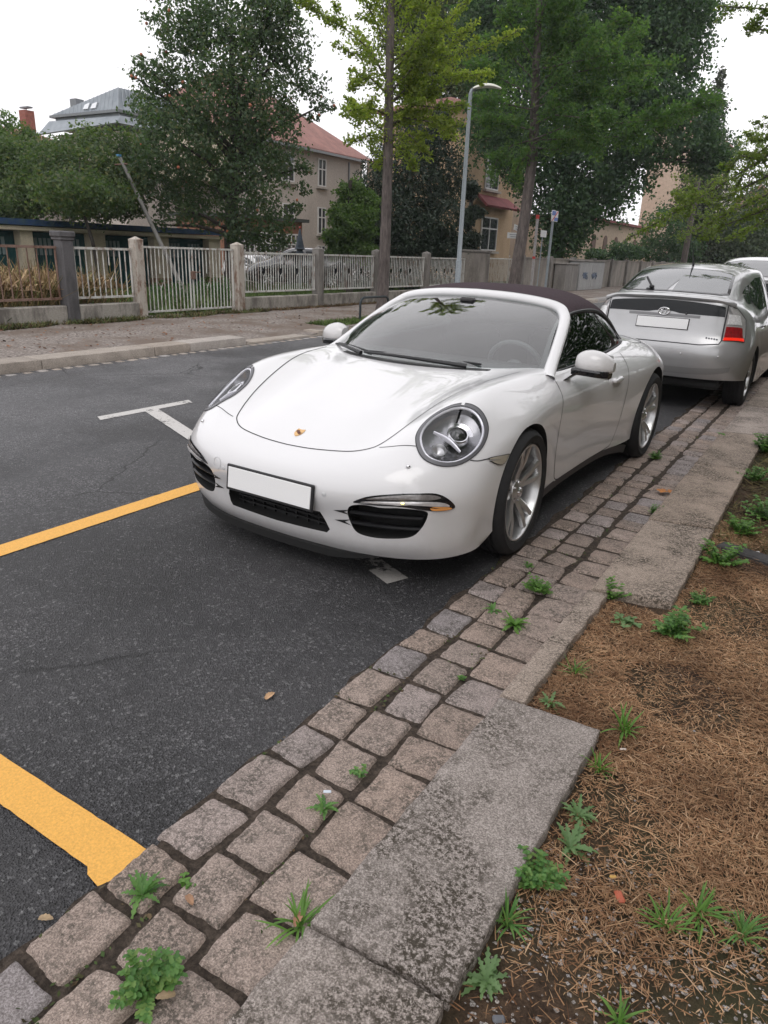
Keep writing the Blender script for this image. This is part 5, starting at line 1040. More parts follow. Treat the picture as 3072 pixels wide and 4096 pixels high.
def bark(name, c, sc=14): 
    m, t, b, o = newmat(name); co = coords(t, 'Object', (1, 1, .25)); n = noise(t, sc, 6, .7, co); r = ramp(t, n.outputs[0], [(.35, tuple(x * .5 for x in c)), (.65, tuple(x * 1.35 for x in c))]); t.links.new(r.outputs[0], b.inputs['Base Color']); b.inputs['Roughness'].default_value = .9; bump(t, b, n.outputs[0], .7, .03); return m
BARK = bark('bark', (.115, .095, .088)); BARK_D = bark('bark_dark', (.052, .042, .036)); 
L_APPLE = leafmat('apple_leaf', [(.050, .088, .054), (.070, .115, .068), (.090, .138, .078), (.11, .155, .085), (.07, .115, .075), (.15, .15, .08)], .45)
L_BUSH = leafmat('bush_leaf', [(.06, .10, .048), (.085, .135, .06), (.11, .16, .068), (.13, .175, .078), (.09, .125, .065)], .45)
L_YEW = leafmat('yew_leaf', [(.018, .032, .025), (.028, .046, .034), (.042, .064, .044), (.024, .040, .032)], .15)
L_SHR = leafmat('shrub_leaf', [(.06, .11, .045), (.095, .155, .058), (.13, .19, .065), (.07, .12, .05)], .5)
L_LIME = leafmat('lime_leaf', [(.038, .078, .052), (.052, .10, .062), (.070, .125, .066), (.085, .14, .07), (.045, .085, .058)], .45)
L_GK1 = leafmat('ginkgo_yellow', [(.20, .245, .075), (.26, .30, .085), (.31, .33, .09), (.18, .23, .075), (.33, .34, .09)], .65)
L_GK2 = leafmat('ginkgo_green', [(.078, .142, .070), (.098, .172, .078), (.125, .20, .082), (.082, .146, .072), (.17, .225, .082)], .6)
L_GK3 = leafmat('ginkgo_far', [(.14, .19, .055), (.19, .235, .065), (.11, .155, .05), (.22, .25, .07)], .55)
L_SPR = leafmat('spruce_needles', [(.035, .050, .030), (.055, .070, .040), (.075, .085, .050)], .15)
def tree(name, base, crown_parts, leafm, trunk, barkm, label, cat='tree', group=None):
    """trunk: list of tube specs (pts, radii); crown_parts: list of (V, F)"""
    t = empty(name, base); off = np.array(base)
    V = np.concatenate([v for v, f in crown_parts]) - off; k = 0; Fs = []
    for v, f in crown_parts: Fs.append(f + k); k += len(v)
    np_mesh('crown', V, np.concatenate(Fs), leafm, t)
    if trunk:
        m = MB()
        for pts, rr in trunk: m.tube([Vector(p) - Vector(base) for p in pts], rr, 8)
        m.build('trunk', barkm, t)
    tag(t, label, cat, group); return t
# apple tree behind the fence
ap = (-15.95, 16.55, -.02)
limbs = [([ap, (-15.95, 16.6, .8), (-15.98, 16.62, 1.7), (-15.9, 16.6, 2.6), (-15.7, 16.7, 4.0), (-15.75, 16.6, 5.6), (-15.8, 16.7, 7.2)], [.27, .23, .21, .19, .14, .09, .04])]
rl = np.random.default_rng(5)
for c in APPLE[::2]: b0 = Vector((-15.85, 16.62, min(c[2] - .6, 1.8 + (c[2] - 1.8) * .55) if c[2] > 2.2 else 1.7)); e = Vector(c[:3]); limbs.append(([b0, b0.lerp(e, .5) + Vector((0, 0, .12)), e], [.07, .045, .015]))
# bare-ish shoots on top
sh = [[(-16.9, 15.6, 6.2), (-17.0, 15.4, 6.7), (-17.1, 15.3, 7.1)]] + [[tuple(np.array(APPLE[i][:3]) + [0, 0, .3]), tuple(np.array(APPLE[i][:3]) + [rl.uniform(-.3, .3), rl.uniform(-.3, .3), 1.2])] for i in (0, 2, 4, 7, 35, 36)]
tree('apple_tree', ap, [leaf_cloud(APPLE, 48000, .105, 11, .42, .25, .26), spray_leaves(sh, 60, .09, 12, .07)], L_APPLE, limbs, BARK_D, 'tall dense dark green apple tree behind the fence right of the leaning pole')
# a few apples in it
m = MB(); ra = np.random.default_rng(8)
for i in range(46):
    c = APPLE[ra.integers(len(APPLE))]; d = ra.normal(size=3); d /= np.linalg.norm(d); p = np.array(c[:3]) + d * c[3] * .95; m.sphere(tuple(p - np.array(ap)), .042, 7, 5)
at_ = m.build('apples', simple('apple_skin', (.42, .14, .07), .4, var=.4, vscale=3), bpy.data.objects['apple_tree']); at_['kind'] = 'stuff'
bl = (-16.4, 12.3, -.02); limbs = [([bl, (-16.5, 12.2, 1.4), (-16.6, 12.0, 2.4)], [.06, .045, .03])]
APPLE_L += [(-16.6, 12.0, 2.45, .75, .7), (-16.2, 11.2, 2.5, .6, .7), (-16.8, 12.9, 2.5, .7, .7)]
for c in APPLE_L[::3]: limbs.append(([(-16.6, 12.0, 2.4), tuple((np.array(c[:3]) + [-17.3, 12.2, 3.0]) / 2), c[:3]], [.022, .015, .008]))
tree('fruit_tree', bl, [leaf_cloud(APPLE_L, 30000, .10, 21, .4, .25, .10)], leafmat('fruit_leaf', [(.060, .10, .052), (.085, .13, .064), (.11, .155, .074), (.07, .11, .06), (.13, .17, .08), (.16, .16, .08)], .45), limbs, BARK_D, 'low broad fruit tree spreading over the garage roofs left of the leaning pole')
bb = (-17.6, 10.2, -.02)
tree('garden_bush', bb, [leaf_cloud(BUSH_L, 18000, .11, 31, .5, .25, .05)], L_BUSH, [([bb, (-17.6, 10.2, 2.5)], [.12, .06])], BARK_D, 'bushy green tree at the left edge above the garages')
ba = (-26.3, 18.6, 0)
tree('ash_tree', ba, [leaf_cloud(ASH, 2600, .17, 41, .35, .1, .2, .35)], L_SHR, [([ba, (-26.3, 18.6, 3.0)], [.14, .10])], BARK_D, 'thin feathery treetop against the sky beside the brick chimney at the far left')
for nm, cl_, n_, sz, mt, lab, sd_ in (('yew_tree', YEW_A, 22000, .12, L_YEW, 'dark yew directly behind the yellowish street tree trunk', 51), ('yew_tree', YEW_B, 34000, .12, L_YEW, 'widest dark yew, between the yellowish street tree and the street lamp', 52), ('yew_tree', YEW_C, 7000, .13, L_YEW, 'narrow dark conifer just right of the street lamp pole, in front of the orange villa', 53), ('garden_shrub', SHRUB, 20000, .10, L_SHR, 'light green rounded shrub in front of the grey rendered house corner', 54)):
    C = np.array(cl_); b0 = (float(C[:, 0].mean()), float(C[:, 1].mean()), 0.0)
    tree(nm, b0, [leaf_cloud(cl_ + ([(b0[0], b0[1], 1.2, 1.3, 1.0)] if nm[0] == 'y' and 'narrow' not in lab else []), n_, sz, sd_, .4, .15, .04, .4 if nm[0] == 'y' else .6)], mt, [([b0, (b0[0], b0[1], 3.5)], [.16, .06])], BARK_D, lab, 'shrub' if 'shrub' in nm else 'tree')
bt = (-12.9, 36.2, 0)
limbs = [([bt, (-12.9, 36.2, 3.5), (-12.7, 36.2, 7), (-12.5, 36.2, 11)], [.42, .36, .25, .1])]
for c in LIME[::2]: limbs.append(([(-12.8, 36.2, max(2.4, c[2] * .55)), tuple((np.array(c[:3]) + [-12.8, 36.2, c[2]]) / 2), c[:3]], [.12, .08, .02]))
tree('lime_tree', bt, [leaf_cloud(LIME + [(-12.5, 36, 12.5, 3.2, .8), (-10, 37, 12, 2.6, .8), (-15.5, 35.5, 12.5, 2.8, .8), (-13, 36.5, 15, 2.4, .8)], 135000, .165, 61, .38, .25, .03, .7)], L_LIME, limbs, BARK_D, 'huge dense dark green broadleaf tree filling the upper right behind the street trees')
bt = (-23.2, 41.5, 0); tree('plane_tree', bt, [leaf_cloud(LIME2, 42000, .20, 63, .38, .25, .03, .7)], leafmat('olive_leaf', [(.05, .075, .035), (.07, .10, .045), (.095, .125, .055), (.12, .14, .06)], .35), [([bt, (-23.2, 41.5, 9)], [.3, .15])], BARK_D, 'olive green tree rising behind the yellowish street tree and the villa roof')
for cl_, lab, sd_ in ((HEDGE_R[:3], 'low green hedge beyond the wall left of the tall cream apartment block', 71), (HEDGE_R[3:], 'dark bushes at the foot of the tall cream apartment block', 72)):
    C = np.array(cl_); b0 = (float(C[:, 0].mean()), float(C[:, 1].mean()), 0.0); tree('hedge', b0, [leaf_cloud(cl_ + [(b0[0], b0[1], 1.0, 1.6, .7)], 6000, .2, sd_)], L_LIME, None, None, lab, 'hedge')
b0 = (-9.7, 61.0, 0); tree('street_greenery', b0, [leaf_cloud(FAR_A + [(x, y, 1.2, 2.2, .7) for x, y, z, r_, f_ in FAR_A], 20000, .26, 73, .4, .2, .05)], leafmat('far_leaf', [(.05, .08, .05), (.075, .105, .06), (.10, .13, .07)], .3), [([b0, (-9.7, 61, 5)], [.2, .1])], BARK_D, 'dark mass of trees closing the street at the right above the white car')
# spruce
sx_, sy_ = -10.9, 59.2; Vs = []
r = np.random.default_rng(9); bz = []
for k in range(150):
    f = (k / 150) ** .8; z = 13.9 - 11.5 * f; l_ = .12 + 2.6 * f ** .9 * r.uniform(.7, 1.1); a = k * 2.4; bz.append([(sx_, sy_, z), (sx_ + l_ * .6 * math.cos(a), sy_ + l_ * .6 * math.sin(a), z - .05 * l_), (sx_ + l_ * math.cos(a), sy_ + l_ * math.sin(a), z + .10 * l_)])
tree('spruce', (sx_, sy_, 0), [spray_leaves(bz, 62, .22, 91, .16, taper=False), leaf_cloud([(sx_, sy_, 13.4, .25, 3.0)], 300, .18, 92)], L_SPR, [([(sx_, sy_, 0), (sx_, sy_, 13.9)], [.2, .02])], BARK_D, 'pointed spruce top rising against the sky right of the huge broadleaf tree')
# ginkgos along the far pavement
def upper(trunk, z0, z1, n, l0, seed):
    r = np.random.default_rng(seed); x, y = trunk; out = []
    for k in range(n):
        f = k / n; z = z0 + (z1 - z0) * f; a = k * 2.4 + r.uniform(-.4, .4); l_ = l0 * (1.05 - .8 * f) * r.uniform(.7, 1.1); out.append([(x, y, z), (x + l_ * .5 * math.cos(a), y + l_ * .5 * math.sin(a), z + .35 * l_), (x + l_ * math.cos(a), y + l_ * math.sin(a), z + .75 * l_)])
    return out
def ginkgo(name, trunk, tr, BR, seed, leafm, per, size, label, spread, sub=1.5, ln=(.35, .9)):
    S1 = subbranches(BR, seed, sub, ln); parts = [spray_leaves(BR, per, size, seed + 1, spread), spray_leaves(S1, per * .9, size, seed + 2, spread * .75)]
    tb = [(trunk, tr)] + [(b, [.024, .018] + [.011] * (len(b) - 2)) for b in BR] + [(b, [.006, .004, .003]) for b in S1]
    return tree(name, tuple(trunk[0]), parts, leafm, tb, BARK, label)
ginkgo('ginkgo_tree', [(-8.93, 14.05, .10), (-8.92, 14.03, .35), (-8.9, 14.02, 2.0), (-8.87, 13.95, 3.6), (-8.85, 13.85, 5.2), (-8.82, 13.8, 7.4), (-8.8, 13.8, 10.0)], [.20, .135, .118, .10, .085, .05, .015], GK1_BR + upper((-8.82, 13.8), 6.9, 9.9, 14, 1.8, 501), 101, L_GK1, 300, .078, 'slender street tree with yellow-green feathery leaves on the far pavement by the bike stand', .12, 3.0, (.3, .75))
ginkgo('ginkgo_tree', [(-8.85, 21.3, .10), (-8.83, 21.3, .4), (-8.8, 21.6, 2.5), (-8.8, 21.75, 4.4), (-8.78, 21.3, 6.2), (-8.75, 20.9, 8.6), (-8.75, 20.9, 12.5)], [.24, .20, .175, .15, .12, .06, .02], GK2_BR + upper((-8.75, 20.9), 8.2, 12.3, 18, 2.6, 502), 111, L_GK2, 210, .105, 'bright green street tree with long level sprays, between the street lamp and the cabinets', .19, 3.0, (.5, 1.2))
ginkgo('ginkgo_tree', [(.45, 14.0, .03), (.40, 14.0, 3.0), (.1, 14.0, 8.0)], [.2, .16, .08], GK3_BR, 121, L_GK3, 260, .062, 'street tree beyond the right edge whose thin sprays reach in over the cars', .075, 2.2, (.25, .7))
ginkgo('ginkgo_tree', [(-8.8, 66.3, .1), (-8.8, 66.5, 4.0), (-8.8, 66.5, 8.0)], [.28, .2, .05], GK4_BR, 131, L_GK3, 70, .22, 'farthest yellow-green street tree at the right', .42, 1.0, (1, 2.2))
ginkgo('ginkgo_tree', [(-8.8, 46.5, .1), (-8.8, 46.6, 4.0), (-8.8, 46.8, 8.5)], [.2, .15, .06], GK5_BR, 141, L_GK3, 85, .16, 'yellow-green street tree just above the roof of the silver hatchback', .30, 1.2, (.7, 1.5))
# ================================================================== fence, gate, walls
def stainmat(name, c, stain, amt=.5, sc=4, rough=.85, bmp=.4, vert=True, pos=(.45, .62)):
    m, t, b, o = newmat(name); co = coords(t, 'Object', (1, 1, .35) if vert else (1, 1, 1)); n1 = noise(t, sc, 6, .7, co); n2 = noise(t, sc * 12, 4, .7, coords(t))
    r = ramp(t, n1.outputs[0], [(pos[0], (0, 0, 0)), (pos[1], (1, 1, 1))]); k = N(t, 'ShaderNodeMath', operation='MULTIPLY'); t.links.new(r.outputs[0], k.inputs[0]); k.inputs[1].default_value = amt
    v = ramp(t, n2.outputs[0], [(.3, tuple(x * .8 for x in c)), (.7, tuple(min(1, x * 1.15) for x in c))]); col = mixc(t, k.outputs[0], v.outputs[0], stain); t.links.new(col, b.inputs['Base Color']); b.inputs['Roughness'].default_value = rough; b.inputs['Specular IOR Level'].default_value = .25; bump(t, b, n2.outputs[0], bmp, .01); return m
M_CONC = stainmat('plinth_concrete', (.36, .335, .30), (.075, .065, .06), .7, 3.5)
M_POSTD = stainmat('dark_post_concrete', (.125, .12, .125), (.05, .05, .05), .6, 5)
M_POSTW = stainmat('cream_post', (.46, .42, .37), (.14, .055, .025), .8, 6, pos=(.5, .62))
M_POSTG = stainmat('grey_post', (.23, .215, .20), (.09, .08, .07), .6, 6)
M_BARW = stainmat('white_rail', (.58, .58, .55), (.17, .09, .055), .7, 9, .6, .1, pos=(.5, .62))
M_BARR = stainmat('rusty_rail', (.24, .16, .13), (.10, .045, .025), .8, 8, .7, .2)
M_WALL = stainmat('wall_panel', (.31, .28, .25), (.10, .09, .08), .7, 1.5, pos=(.42, .66))
FX = -11.25
fence = empty('garden_fence', (FX, 12, .1)); tag(fence, 'rusty metal bar fence on a low concrete plinth with square posts along the far pavement', 'fence')
fo = Vector((-FX, -12, -.1))
def fadd(m, nm, mt, par=fence, **k): m.v = [tuple(Vector(v) + fo) for v in m.v]; return m.build(nm, mt, par, **k)
def bars(m, y0, y1, z0, z1, pitch, r=.011, rail=.020, diam=(), dz=.0, x=FX):
    m.box((x, (y0 + y1) / 2, z1), (.045, y1 - y0, rail * 2)); m.box((x, (y0 + y1) / 2, z0), (.045, y1 - y0, rail * 1.8))
    n = max(2, int(round((y1 - y0) / pitch))); yy = np.linspace(y0 + .02, y1 - .02, n + 1)
    for i, y in enumerate(yy):
        rr = r * 1.6 if i in (0, n) else r
        if i in diam:
            c = (z0 + z1) / 2 + dz; h = .13 if len(diam) < 3 else .09; w_ = .075 if len(diam) < 3 else .06
            m.tube([(x, y, z0), (x, y, c - h)], rr, 6); m.tube([(x, y, c + h), (x, y, z1)], rr, 6); m.tube([(x + .004, y, c - h), (x + .004, y + w_, c), (x + .004, y, c + h), (x + .004, y - w_, c)], rr, 6, closed=True)
        else: m.tube([(x, y, z0), (x, y, z1)], rr, 6)
def post(y, w_, z, mt, cap=True, rz=0, cone=False):
    m = MB(); m.box((FX, y, (z + .0) / 2), (w_, w_, z), bev=.02)
    if cap: m.box((FX, y, z + .05), (w_ * 1.30, w_ * 1.30, .10), bev=.02); m.box((FX, y, z - .02), (w_ * 1.15, w_ * 1.15, .05), bev=.01)
    if cone: m.add([(FX - w_ / 2, y - w_ / 2, z - .01), (FX + w_ / 2, y - w_ / 2, z - .01), (FX + w_ / 2, y + w_ / 2, z - .01), (FX - w_ / 2, y + w_ / 2, z - .01), (FX, y, z + .05)], [(0, 1, 4), (1, 2, 4), (2, 3, 4), (3, 0, 4)])
    fadd(m, 'post', mt, ang=30)
post(7.75, .23, 1.47, M_POSTD); post(9.23, .20, 1.49, M_POSTW, False, cone=True); post(11.86, .22, 1.47, M_POSTW, False, cone=True)
for y in (4.6, 14.68, 17.3, 20.1): post(y, .22, 1.45, M_POSTG, False, cone=True)
PAN = [(4.75, 7.60, M_BARR, .165, ()), (7.90, 9.10, M_BARW, .115, (6,)), (11.99, 14.55, M_BARW, .085, (8, 15, 22)), (14.82, 17.17, M_BARW, .085, (7, 14, 21)), (17.44, 19.97, M_BARW, .09, (7, 13, 19)), (20.25, 22.75, M_BARW, .09, (6, 12, 18))]
for y0, y1, mt, pt, dm in PAN: m = MB(); bars(m, y0, y1, .50, 1.31, pt, diam=dm); fadd(m, 'bar_panel', mt, ang=30)
for y0, y1 in ((1.0, 4.48), (4.72, 7.63), (7.87, 9.13), (11.97, 14.57), (14.79, 17.19), (17.41, 19.99), (20.21, 22.8)): m = MB(); m.box((FX - .0, (y0 + y1) / 2, .19), (.20, y1 - y0, .40), bev=.015); fadd(m, 'plinth', M_CONC, ang=30)
gate = empty('metal_gate', (FX, 10.55, .1)); tag(gate, 'white double gate of upright bars with small diamonds between two cream posts', 'gate')
go_ = Vector((-FX, -10.55, -.1))
for y0, y1, dm in ((9.35, 10.52, (4,)), (10.56, 11.73, (4,))):
    m = MB(); bars(m, y0, y1, .20, 1.36, .098, .011, .018, dm, -.02); m.v = [tuple(Vector(v) + go_) for v in m.v]; m.build('gate_leaf', M_BARW, gate, ang=30)
m = MB(); m.box((FX + .03, 10.56, .86), (.05, .10, .16), bev=.01); m.tube([(FX + .05, 10.58, .92), (FX + .09, 10.58, .92), (FX + .09, 10.70, .92)], .010, 6); m.v = [tuple(Vector(v) + go_) for v in m.v]; m.build('lock_case', M_BARR, gate)
gp = empty('gate_pier', (FX, 23.55, .1)); m = MB(); m.box((0, 0, .72), (.5, 1.35, 1.44), bev=.03); m.build('pier_body', M_WALL, gp); m = MB(); m.box((0, 0, 1.47), (.56, 1.42, .08), bev=.02); m.build('pier_cap', M_POSTG, gp); tag(gp, 'broad concrete gate pier behind the street lamp pole', 'pier')
g2 = empty('small_gate', (FX, 25.9, .1)); m = MB(); bars(m, -1.55, 1.45, .25, 1.25, .10, .012, .02, (), 0, 0); m.build('bar_panel', M_BARW, g2, ang=30); tag(g2, 'pale bar gate between the broad pier and the solid panel wall', 'gate')
# solid panel wall further along
wl = empty('panel_wall', (FX, 40, .0)); tag(wl, 'long grey-brown precast panel wall with upright posts behind the graffiti cabinets', 'wall')
y = 27.6; k = 0
while y < 110:
    m = MB(); m.box((.05, y - 40, .75), (.26, .22, 1.52), bev=.02); m.build('wall_post', M_POSTG, wl); m = MB(); m.box((0, y + 1.55 - 40, .72), (.10, 2.88, 1.36)); m.box((0.0, y + 1.55 - 40, 1.42), (.16, 2.88, .05)); m.build('wall_panel', M_WALL, wl, smooth=False); y += 3.1
# ------------------------------------------------------------------ leaning pole behind the gate
lp_ = empty('leaning_pole', (-16.15, 14.9, 0)); m = MB(); m.tube([(0, 0, 0), (-.5, -.58, 1.75), (-1.0, -1.13, 3.5)], [.065, .055, .045], 8); m.build('pole', stainmat('bare_wood', (.30, .29, .28), (.15, .13, .12), .6, 5), lp_)
m = MB(); m.tube([(-1.12, -1.22, 3.32), (-.85, -1.02, 3.36)], .02, 6); m.build('cross_rung', M_BARR, lp_); m = MB(); m.box((-1.02, -1.15, 3.55), (.10, .10, .05)); m.build('top_cap', simple('blue_cap', (.08, .25, .45), .5), lp_); tag(lp_, 'long bare wooden pole leaning over behind the white gate', 'pole')
# ------------------------------------------------------------------ garages
M_CREAM = stainmat('garage_render', (.62, .54, .42), (.42, .35, .27), .4, 2.5); M_TEAL = stainmat('garage_door', (.018, .085, .095), (.008, .028, .035), .5, 3, .5); M_BLUE = stainmat('roof_fascia', (.030, .065, .15), (.06, .10, .08), .6, 5, .6, .2, False)
gr = empty('garage_row', (-19, 14, 0)); tag(gr, 'row of low cream garages with dark teal doors and a blue roof edge', 'garages')
def gb(c, d, nm, mt, bev=0, par=gr): m = MB(); m.box((c[0] + 19, c[1] - 14, c[2]), d, bev=bev); return m.build(nm, mt, par, smooth=bev > 0)
gb((-22.0, 12.7, .85), (5.6, 12.6, 1.7), 'back_block', M_CREAM); gb((-21.6, 12.7, 1.79), (5.9, 13.2, .13), 'roof', MATS.get('tar') or simple('tar', (.05, .055, .05), .9)); gb((-18.62, 12.7, 1.80), (.06, 13.25, .15), 'fascia', M_BLUE)
gb((-18.75, 12.7, 1.65), (.2, 12.6, .10), 'lintel', M_CREAM)
for y0, y1 in ((6.3, 6.8), (9.2, 9.55), (11.70, 12.05), (13.83, 14.32), (16.12, 16.70), (18.45, 18.98)):
    gb((-19.0, (y0 + y1) / 2, .82), (.45, y1 - y0, 1.60), 'pillar', M_CREAM); gb((-18.99, (y0 + y1) / 2, .18), (.47, y1 - y0 + .03, .36), 'pillar_foot', MATS.get('foot') or simple('foot', (.30, .20, .13), .9))
for y0, y1 in ((6.8, 9.2), (9.55, 11.7), (12.05, 13.83), (14.32, 16.12), (16.70, 18.45)):
    d_ = gb((-19.10, (y0 + y1) / 2, .78), (.06, y1 - y0, 1.58), 'garage_door', M_TEAL); m = MB(); mm = MB(); yc = (y0 + y1) / 2
    for q in (-1, 1):
        for k in range(4):
            y = yc + q * (y1 - y0) * .25 + (k - 1.5) * .135; mm.box((-.055, y - 14, 1.20), (.02, .085, .44))
        mm.build('door_pane', simple('milky_pane', (.22, .28, .30), .35) if 'milky_pane' not in MATS else MATS['milky_pane'], gr, smooth=False); mm = MB()
    for k in range(int((y1 - y0) / .14)): m.box((-.06, y0 + .07 + k * .14 - 14, .55), (.012, .012, 1.0))
    m.build('door_boards', M_TEAL, gr, smooth=False)
# ------------------------------------------------------------------ houses
M_H1 = stainmat('grey_render', (.50, .445, .40), (.38, .335, .30), .5, .8, pos=(.4, .7)); M_TILE = None
def tilemat(name, c, sc=9):
    m, t, b, o = newmat(name); co = coords(t); w_ = N(t, 'ShaderNodeTexWave'); w_.inputs['Scale'].default_value = sc; w_.inputs['Distortion'].default_value = .4; w_.bands_direction = 'Z'; t.links.new(co, w_.inputs[0])
    n = noise(t, 1.2, 6, .7, co); r = ramp(t, n.outputs[0], [(.3, tuple(x * .75 for x in c)), (.7, tuple(x * 1.3 for x in c))]); k = ramp(t, w_.outputs[0], [(0, (.75, .75, .75)), (.5, (1.05, 1.05, 1.05))]); t.links.new(mixc(t, 1, r.outputs[0], k.outputs[0], 'MULTIPLY'), b.inputs['Base Color']); b.inputs['Roughness'].default_value = .85; return m
M_TILE = tilemat('red_tiles', (.27, .135, .115)); M_TILE2 = tilemat('dark_red_tiles', (.25, .07, .075))
M_WINF = simple('window_white', (.62, .61, .60), .5); M_PANE = glossy_dark('window_pane', (.035, .04, .045), 1.6); M_SILL = simple('sill_stone', (.42, .38, .34), .8); M_GUT = simple('gutter_metal', (.20, .21, .22), .5, .4)
def box(par, c, d, nm, mt, rz=0, bev=0): m = MB(); m.box(c, d, rz, bev); return m.build(nm, mt, par, smooth=bev > 0)
def window(par, face, c, w_, h, cross=.33, sill=True, mull=1, curtain=False):
    """face '+x','-y': outward direction; c = centre on the wall plane (local)"""
    M_ = {'+x': Matrix.Rotation(0, 4, 'Z'), '-y': Matrix.Rotation(-math.pi / 2, 4, 'Z')}[face]; M_ = Matrix.Translation(c) @ M_
    m = MB(); t = .07
    for y in (-w_ / 2 + t / 2, w_ / 2 - t / 2): m.box((.03, y, 0), (.08, t, h), m=M_)
    for z in (-h / 2 + t / 2, h / 2 - t / 2, h / 2 - h * cross): m.box((.03, 0, z), (.082, w_ - .003, t), m=M_)
    for k in range(mull): m.box((.03, -w_ / 2 + w_ * (k + 1) / (mull + 1), 0), (.084, t, h - .003), m=M_)
    f = m.build('window', M_WINF, par, smooth=False); m = MB(); m.box((.012, 0, 0), (.02, w_ - .05, h - .05), m=M_); m.build('pane', M_PANE, f, smooth=False)
    if sill: m = MB(); m.box((.10, 0, -h / 2 - .08), (.24, w_ + .28, .11), m=M_); m.build('window_sill', M_SILL, f, smooth=False)
    return f
def hip_roof(par, x0, x1, y0, y1, z, pitch, over, mt, nm='roof', thick=.12):
    x0 -= over; x1 += over; y0 -= over; y1 += over; hx = (x1 - x0) / 2; h = hx * pitch; xc = (x0 + x1) / 2; ya, yb = y0 + hx, y1 - hx
    if yb < ya: ya = yb = (y0 + y1) / 2
    m = MB(); v = [(x0, y0, z), (x1, y0, z), (x1, y1, z), (x0, y1, z), (xc, ya, z + h), (xc, yb, z + h)] + [(x0, y0, z - thick), (x1, y0, z - thick), (x1, y1, z - thick), (x0, y1, z - thick)]
    m.add(v, [(0, 1, 4), (1, 2, 5, 4), (2, 3, 5), (3, 0, 4, 5), (9, 8, 7, 6), (0, 6, 7, 1), (1, 7, 8, 2), (2, 8, 9, 3), (3, 9, 6, 0)]); return m.build(nm, mt, par, smooth=False)
# grey rendered house with the red hip roof
h1 = empty('town_house', (-31, 45.5, 0)); tag(h1, 'three-storey grey rendered house with a red tiled hip roof and small white dormer', 'house')
box(h1, (-6, -6.75, 3.6), (12, 13.5, 7.3), 'wall', M_H1); rf = hip_roof(h1, -12, 0, -13.5, 0, 7.3, .70, .55, M_TILE)
box(h1, (.52, -6.75, 7.16), (.14, 14.5, .14), 'gutter', M_GUT); box(h1, (.05, -1.7, 3.5), (.09, .09, 7), 'downpipe', M_GUT)
for y in (-4.72, -8.15, -11.6):
    for z in (6.05, 3.15, .9): window(h1, '+x', (0, y, z), .85 if y > -6 else 1.15, 1.65 if z > 2 else 1.4, .38)
d_ = empty('dormer', (-1.9, -7.2, 7.95)); d_.parent = h1; m = MB(); m.box((-.6, 0, .35), (1.9, 1.35, 1.1)); m.build('dormer_wall', M_TILE, d_, smooth=False); m = MB(); m.box((-.6, 0, .98), (2.2, 1.6, .14)); m.build('dormer_roof', M_TILE2, d_, smooth=False); window(d_, '+x', (.36, 0, .30), 1.1, 1.0, .0, False)
# low part with white windows left of it (seen through the apple tree)
an = empty('low_annex', (-26, 27, 0)); box(an, (-2, 2.9, 1.35), (4, 5.2, 2.7), 'wall', stainmat('annex_brick', (.26, .13, .085), (.14, .07, .05), .5, 2)); m = MB(); m.box((-2, 2.9, 2.78), (4.6, 5.7, .16)); m.build('roof', MATS['tar'], an, smooth=False)
for y in (1.1, 2.3, 3.5, 4.7): window(an, '+x', (0, y, 1.35), 1.1, 1.5, .35, True, 2)
tag(an, 'low brick annex with white lattice windows seen through the apple tree', 'building')
# zinc-roofed house
h2 = empty('zinc_roof_house', (-32.7, 26.4, 0)); tag(h2, 'tall house with a pale grey standing-seam metal roof above the garages', 'house')
M_ZINC = None
m_, t_, b_, o_ = newmat('zinc'); co_ = coords(t_); n_ = noise(t_, 1.5, 5, .6, co_); r_ = ramp(t_, n_.outputs[0], [(.3, (.24, .27, .30)), (.7, (.36, .39, .42))]); t_.links.new(r_.outputs[0], b_.inputs['Base Color']); b_.inputs['Roughness'].default_value = .55; b_.inputs['Metallic'].default_value = .3; M_ZINC = m_
box(h2, (-2.7, 3.2, 3.3), (5.0, 6.0, 6.6), 'wall', M_ZINC if False else M_H1)
m = MB(); zc, zt = 7.5, 8.62; A = [(-5.3, -.1, zc), (.1, -.1, zc), (.1, 6.6, zc), (-5.3, 6.6, zc)]
rd = [(-.05 - .18, .18, zt), (-.23, 3.4, zt + .15), (-2.6, 3.4, zt + .15)]
m.add(A + [(-.18, .22, 8.50), (-.6, 3.5, 8.62), (-2.7, 3.5, 8.62)], [(0, 1, 4), (1, 2, 5, 4), (2, 3, 6, 5), (3, 0, 4, 6), (4, 5, 6)]); m.build('roof', M_ZINC, h2, smooth=False)
m = MB()
for k in range(17): f = k / 17; a = Vector((-5.3 + 5.2 * f, -.1, zc + .02)); b_2 = Vector((-5.3, -.1, zc)).lerp(Vector((-.18, .22, 8.50)), f) + Vector((0, 0, .02)); m.tube([a, b_2], .022, 4)
for k in range(20): f = k / 20; a = Vector((.1, -.1 + 6.7 * f, zc + .02)); b_2 = Vector((-.18, .22, 8.5)).lerp(Vector((-.6, 3.5, 8.62)), min(1, f * 1.4)) + Vector((0.02, 0, .02)); m.tube([a, b_2], .022, 4)
m.build('roof_seams', M_ZINC, h2)
box(h2, (-2.6, 3.25, 7.42), (5.55, 6.85, .12), 'eaves', M_GUT); box(h2, (-2.65, 3.2, 7.1), (5.2, 6.2, .6), 'roof_band', M_ZINC)
m = MB(); m.add([(-5.9, -.6, 6.55), (.35, -.45, 6.85), (.25, -.1, 7.2), (-5.4, -.2, 7.2)], [(0, 1, 2, 3)]); m.add([(.35, -.45, 6.85), (.75, 6.8, 6.75), (.2, 6.6, 7.2), (.25, -.1, 7.2)], [(0, 1, 2, 3)]); sk = m.build('lower_skirt', M_ZINC, h2, smooth=False); md = sk.modifiers.new('s', 'SOLIDIFY'); md.thickness = .08
